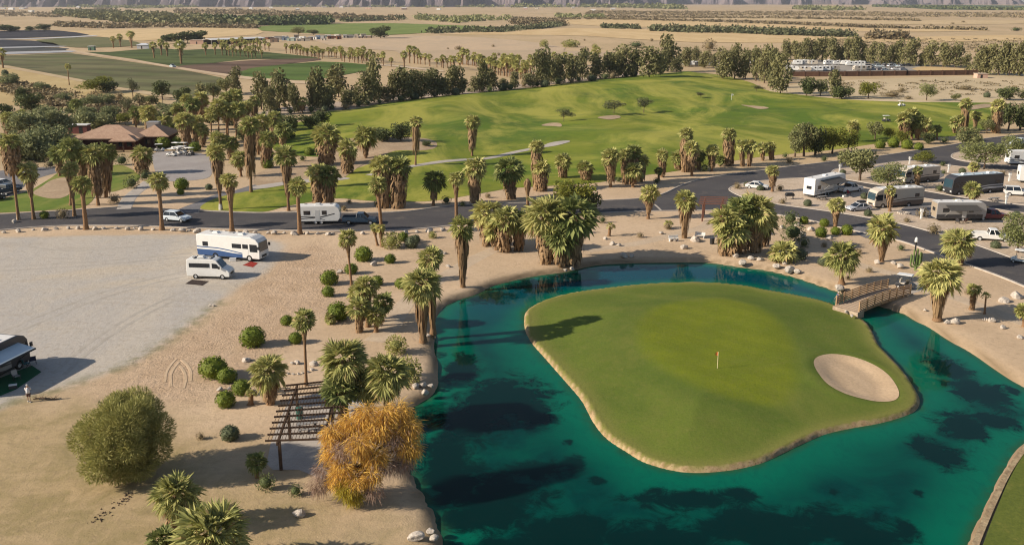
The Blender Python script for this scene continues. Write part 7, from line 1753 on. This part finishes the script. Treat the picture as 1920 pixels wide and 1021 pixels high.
# ------------------------------------------------------------------ far woods and brush belts (nobody could count them)
def mass(name, mat, pts, n, hgt, wid, size, seed, label=None, tall=False):
    """pts: centre line in pixels with half depth (px) ; n sprays clumped into bushes along it"""
    rnd = random.Random(seed); mb = MB()
    seg = [(a_, b2) for a_, b2 in zip(pts, pts[1:])]
    Ls = [(G(b2[0], b2[1]) - G(a_[0], a_[1])).length for a_, b2 in seg]
    for _ in range(n):
        s_ = rnd.choices(range(len(seg)), Ls)[0]; a_, b2 = seg[s_]; f = rnd.random()
        x = a_[0] + (b2[0] - a_[0]) * f; y = a_[1] + (b2[1] - a_[1]) * f + rnd.uniform(-1, 1) * (a_[2] + (b2[2] - a_[2]) * f)
        c_ = G(x, y); h = hgt * rnd.uniform(.55, 1.25); r_ = wid * rnd.uniform(.6, 1.2)
        for k_ in range(14):
            d_ = Vector((rnd.gauss(0, .5), rnd.gauss(0, .5), 0)) * r_; z = h * rnd.uniform(.08, 1) * (1 - .5 * min(1, d_.length / r_ / 1.5))
            p = c_ + d_ + Vector((0, 0, z)); s2 = size * rnd.uniform(.6, 1.3)
            u = Vector((rnd.gauss(0, 1), rnd.gauss(0, 1), rnd.gauss(0, 1))).normalized(); v_ = u.orthogonal().normalized()
            mb.add([p - u * s2, p + v_ * s2 * .7, p + u * s2, p - v_ * s2 * .7], [(0, 1, 2, 3)])
    tag(mb.obj(name, M[mat]), label, 'vegetation' if label else None, None, 'stuff')
mass('woods', 'wind', [(105, 26, 3), (160, 29, 6), (230, 34, 9), (320, 39, 9), (420, 44, 7), (480, 46, 4)], 900, 11, 8, 3.2, 1, 'far off dense green wood below the mountains')
mass('woods', 'dark', [(380, 44, 2.5), (450, 45, 3), (520, 46, 2.5), (620, 44.5, 2)], 300, 13, 8, 3.0, 2, 'far off dark wood beside the bright green field')
mass('brush', 'dryshrub', [(330, 22, 3), (450, 24, 4), (560, 30, 5), (680, 36, 4), (760, 37, 2)], 700, 8, 7, 2.6, 3, 'brown far scrub between the wood and the tan fields')
mass('brush', 'dryshrub', [(105, 48, 3), (200, 51, 3), (330, 50, 2), (480, 52, 2)], 420, 5, 6, 1.8, 4, 'dry scrub in front of the far wood')
mass('brush', 'fairtree', [(640, 40, 2), (760, 36, 1.2)], 120, 7, 6, 2.2, 5, 'dark scrub along the far bright green field')
mass('brush', 'mesq', [(780, 34, 3), (860, 40, 4), (900, 36, 4), (960, 36, 3)], 240, 8, 7, 2.2, 6, 'olive scrub beyond the far bright green field')
mass('brush', 'fairtree', [(800, 62, 2), (860, 59, 2.5), (940, 59, 2), (1010, 53, 2), (1050, 48, 2)], 220, 6, 6, 1.8, 7, 'grey scrub line along the far edge of the tan field')
mass('brush', 'dryshrub', [(960, 42, 3), (1010, 44, 4), (1060, 46, 3)], 180, 6, 6, 2.0, 8, 'brown scrub patch between straw fields')
mass('brush', 'fairtree', [(1130, 53, .8), (1200, 54, 1.5)], 90, 6, 4, 1.5, 9, 'short scrub line between straw fields')
mass('brush', 'fairtree', [(1222, 57, 2), (1300, 60, 2.5), (1380, 61, 2), (1450, 64, 2.5), (1600, 70, 1)], 320, 8, 5, 1.8, 10, 'tall grassy scrub line in front of the straw field')
mass('brush', 'dryshrub', [(1630, 72, 1.5), (1700, 74, 1.2)], 110, 8, 5, 1.8, 11, 'brown scrub clump at the end of the straw field')
mass('brush', 'dryshrub', [(960, 35.5, .6), (1160, 37, .6), (1300, 40, 1), (1460, 45, 1.2), (1640, 52, .8), (1850, 57, .6)], 420, 4, 7, 1.8, 12, 'thin scrub line across the straw fields')
mass('brush', 'dryshrub', [(1120, 32, 1), (1300, 34, 1), (1460, 34.5, 1), (1720, 39.5, .7)], 300, 4.5, 9, 2, 13, 'brown scrub line beyond the straw fields')
mass('brush', 'mesq', [(960, 14, 1), (1060, 13, 1.5), (1160, 14, 1.3), (1280, 17, .8)], 240, 20, 18, 6, 14, 'far line of trees along the valley edge')
mass('brush', 'mesq', [(1040, 32, 2), (1100, 32, 2), (1130, 33, 1)], 110, 7, 8, 2.4, 15, 'olive scrub patch on the far plain')
mass('brush', 'mesq', [(1490, 17, 1), (1560, 19, 1.5), (1620, 19, 1)], 170, 14, 14, 5, 16, 'far dark scrub on the open plain')
mass('brush', 'dark', [(1640, 12, 1.5), (1760, 15, 2), (1860, 18, 1.5), (1940, 19, 1.5)], 380, 9, 22, 6, 17, 'far dark green orchard strip on the plain')
mass('brush', 'dryshrub', [(1100, 24, 3), (1300, 26, 4), (1500, 26, 4), (1700, 28, 4), (1940, 29, 5)], 1300, 3.2, 8, 2.0, 18, 'speckled desert scrub on the far plain')
mass('brush', 'mesq', [(0, 12, 1.5), (120, 12, 2), (260, 15, 2), (420, 11, 1.5), (560, 13, 1.5), (760, 13, 2), (960, 13, 1.5)], 420, 13, 20, 5, 19, 'dim line of trees at the foot of the mountains')
mass('brush', 'dryshrub', [(0, 26, 5), (100, 28, 5), (200, 18, 3)], 420, 3.5, 10, 2.4, 20, 'dry scrub on the plain before the mountains')
mass('brush', 'dryshrub', [(1560, 80, 6), (1750, 85, 12), (1930, 90, 16)], 260, 1.2, 3, .8, 21, 'scattered desert plants on the pale plain')
mass('brush', 'dryshrub', [(1560, 160, 8), (1700, 165, 12), (1930, 165, 14)], 170, .7, 1.5, .35, 22, 'scattered low plants on the sandy lot')
mass('brush', 'dryshrub', [(0, 160, 12), (120, 190, 20), (250, 205, 14), (330, 210, 8)], 380, 1.5, 2.2, .55, 23, 'dry brush on the straw slope behind the clubhouse')

# ---- marks in the sand: tyre ridges and a line of clods
TR = gme.materials[0]
for q in ([(331, 672), (320, 684), (312, 698), (309, 716)], [(336, 678), (326, 690), (320, 704), (321, 724)], [(340, 674), (351, 684), (358, 698), (357, 714)], [(338, 686), (346, 698), (348, 712), (344, 728)]):
    ribbon('tyre_track', q, .30, -.02, .028, TR, 6)
rc = random.Random(31); cl = MB()
for i in range(90):
    f = rc.random(); x = 246 - 72 * f + rc.gauss(0, 3 + 5 * f); y = 924 + 56 * f + rc.gauss(0, 4); c_ = G(x, y); r_ = rc.uniform(.03, .12)
    b0 = len(cl.v)
    cl.add([c_ + Vector((r_ * math.cos(a_) * rc.uniform(.7, 1.3), r_ * math.sin(a_) * rc.uniform(.7, 1.3), -.01)) for a_ in (0, 1.5, 3.1, 4.6)] + [c_ + Vector((rc.uniform(-.3, .3) * r_, 0, r_ * .9))], [(0, 1, 4), (1, 2, 4), (2, 3, 4), (3, 0, 4)])
tag(cl.obj('dirt', plain('dark_clod', (.10, .07, .05), .95, .1)), 'dark line of dirt clods below the feathery tree', 'dirt', None, 'stuff')
# ------------------------------------------------------------------ the dusty air of the valley
hz = MB(); hz.box(-14000, 14000, -1200, 16000, -4, 1500)
hm = hz.mesh('haze', [bpy.data.materials.new('haze_air')]); hm = fix_normals(hm)
m_ = hm.materials[0]; m_.use_nodes = True; t_ = m_.node_tree
t_.nodes.remove(t_.nodes['Principled BSDF'])
pv = t_.nodes.new('ShaderNodeVolumePrincipled')
pv.inputs['Color'].default_value = (.84, .88, .96, 1); pv.inputs['Density'].default_value = .00005; pv.inputs['Anisotropy'].default_value = .2
t_.links.new(pv.outputs[0], t_.nodes['Material Output'].inputs['Volume'])
tag(link('haze', hm), None, None, None, 'stuff')
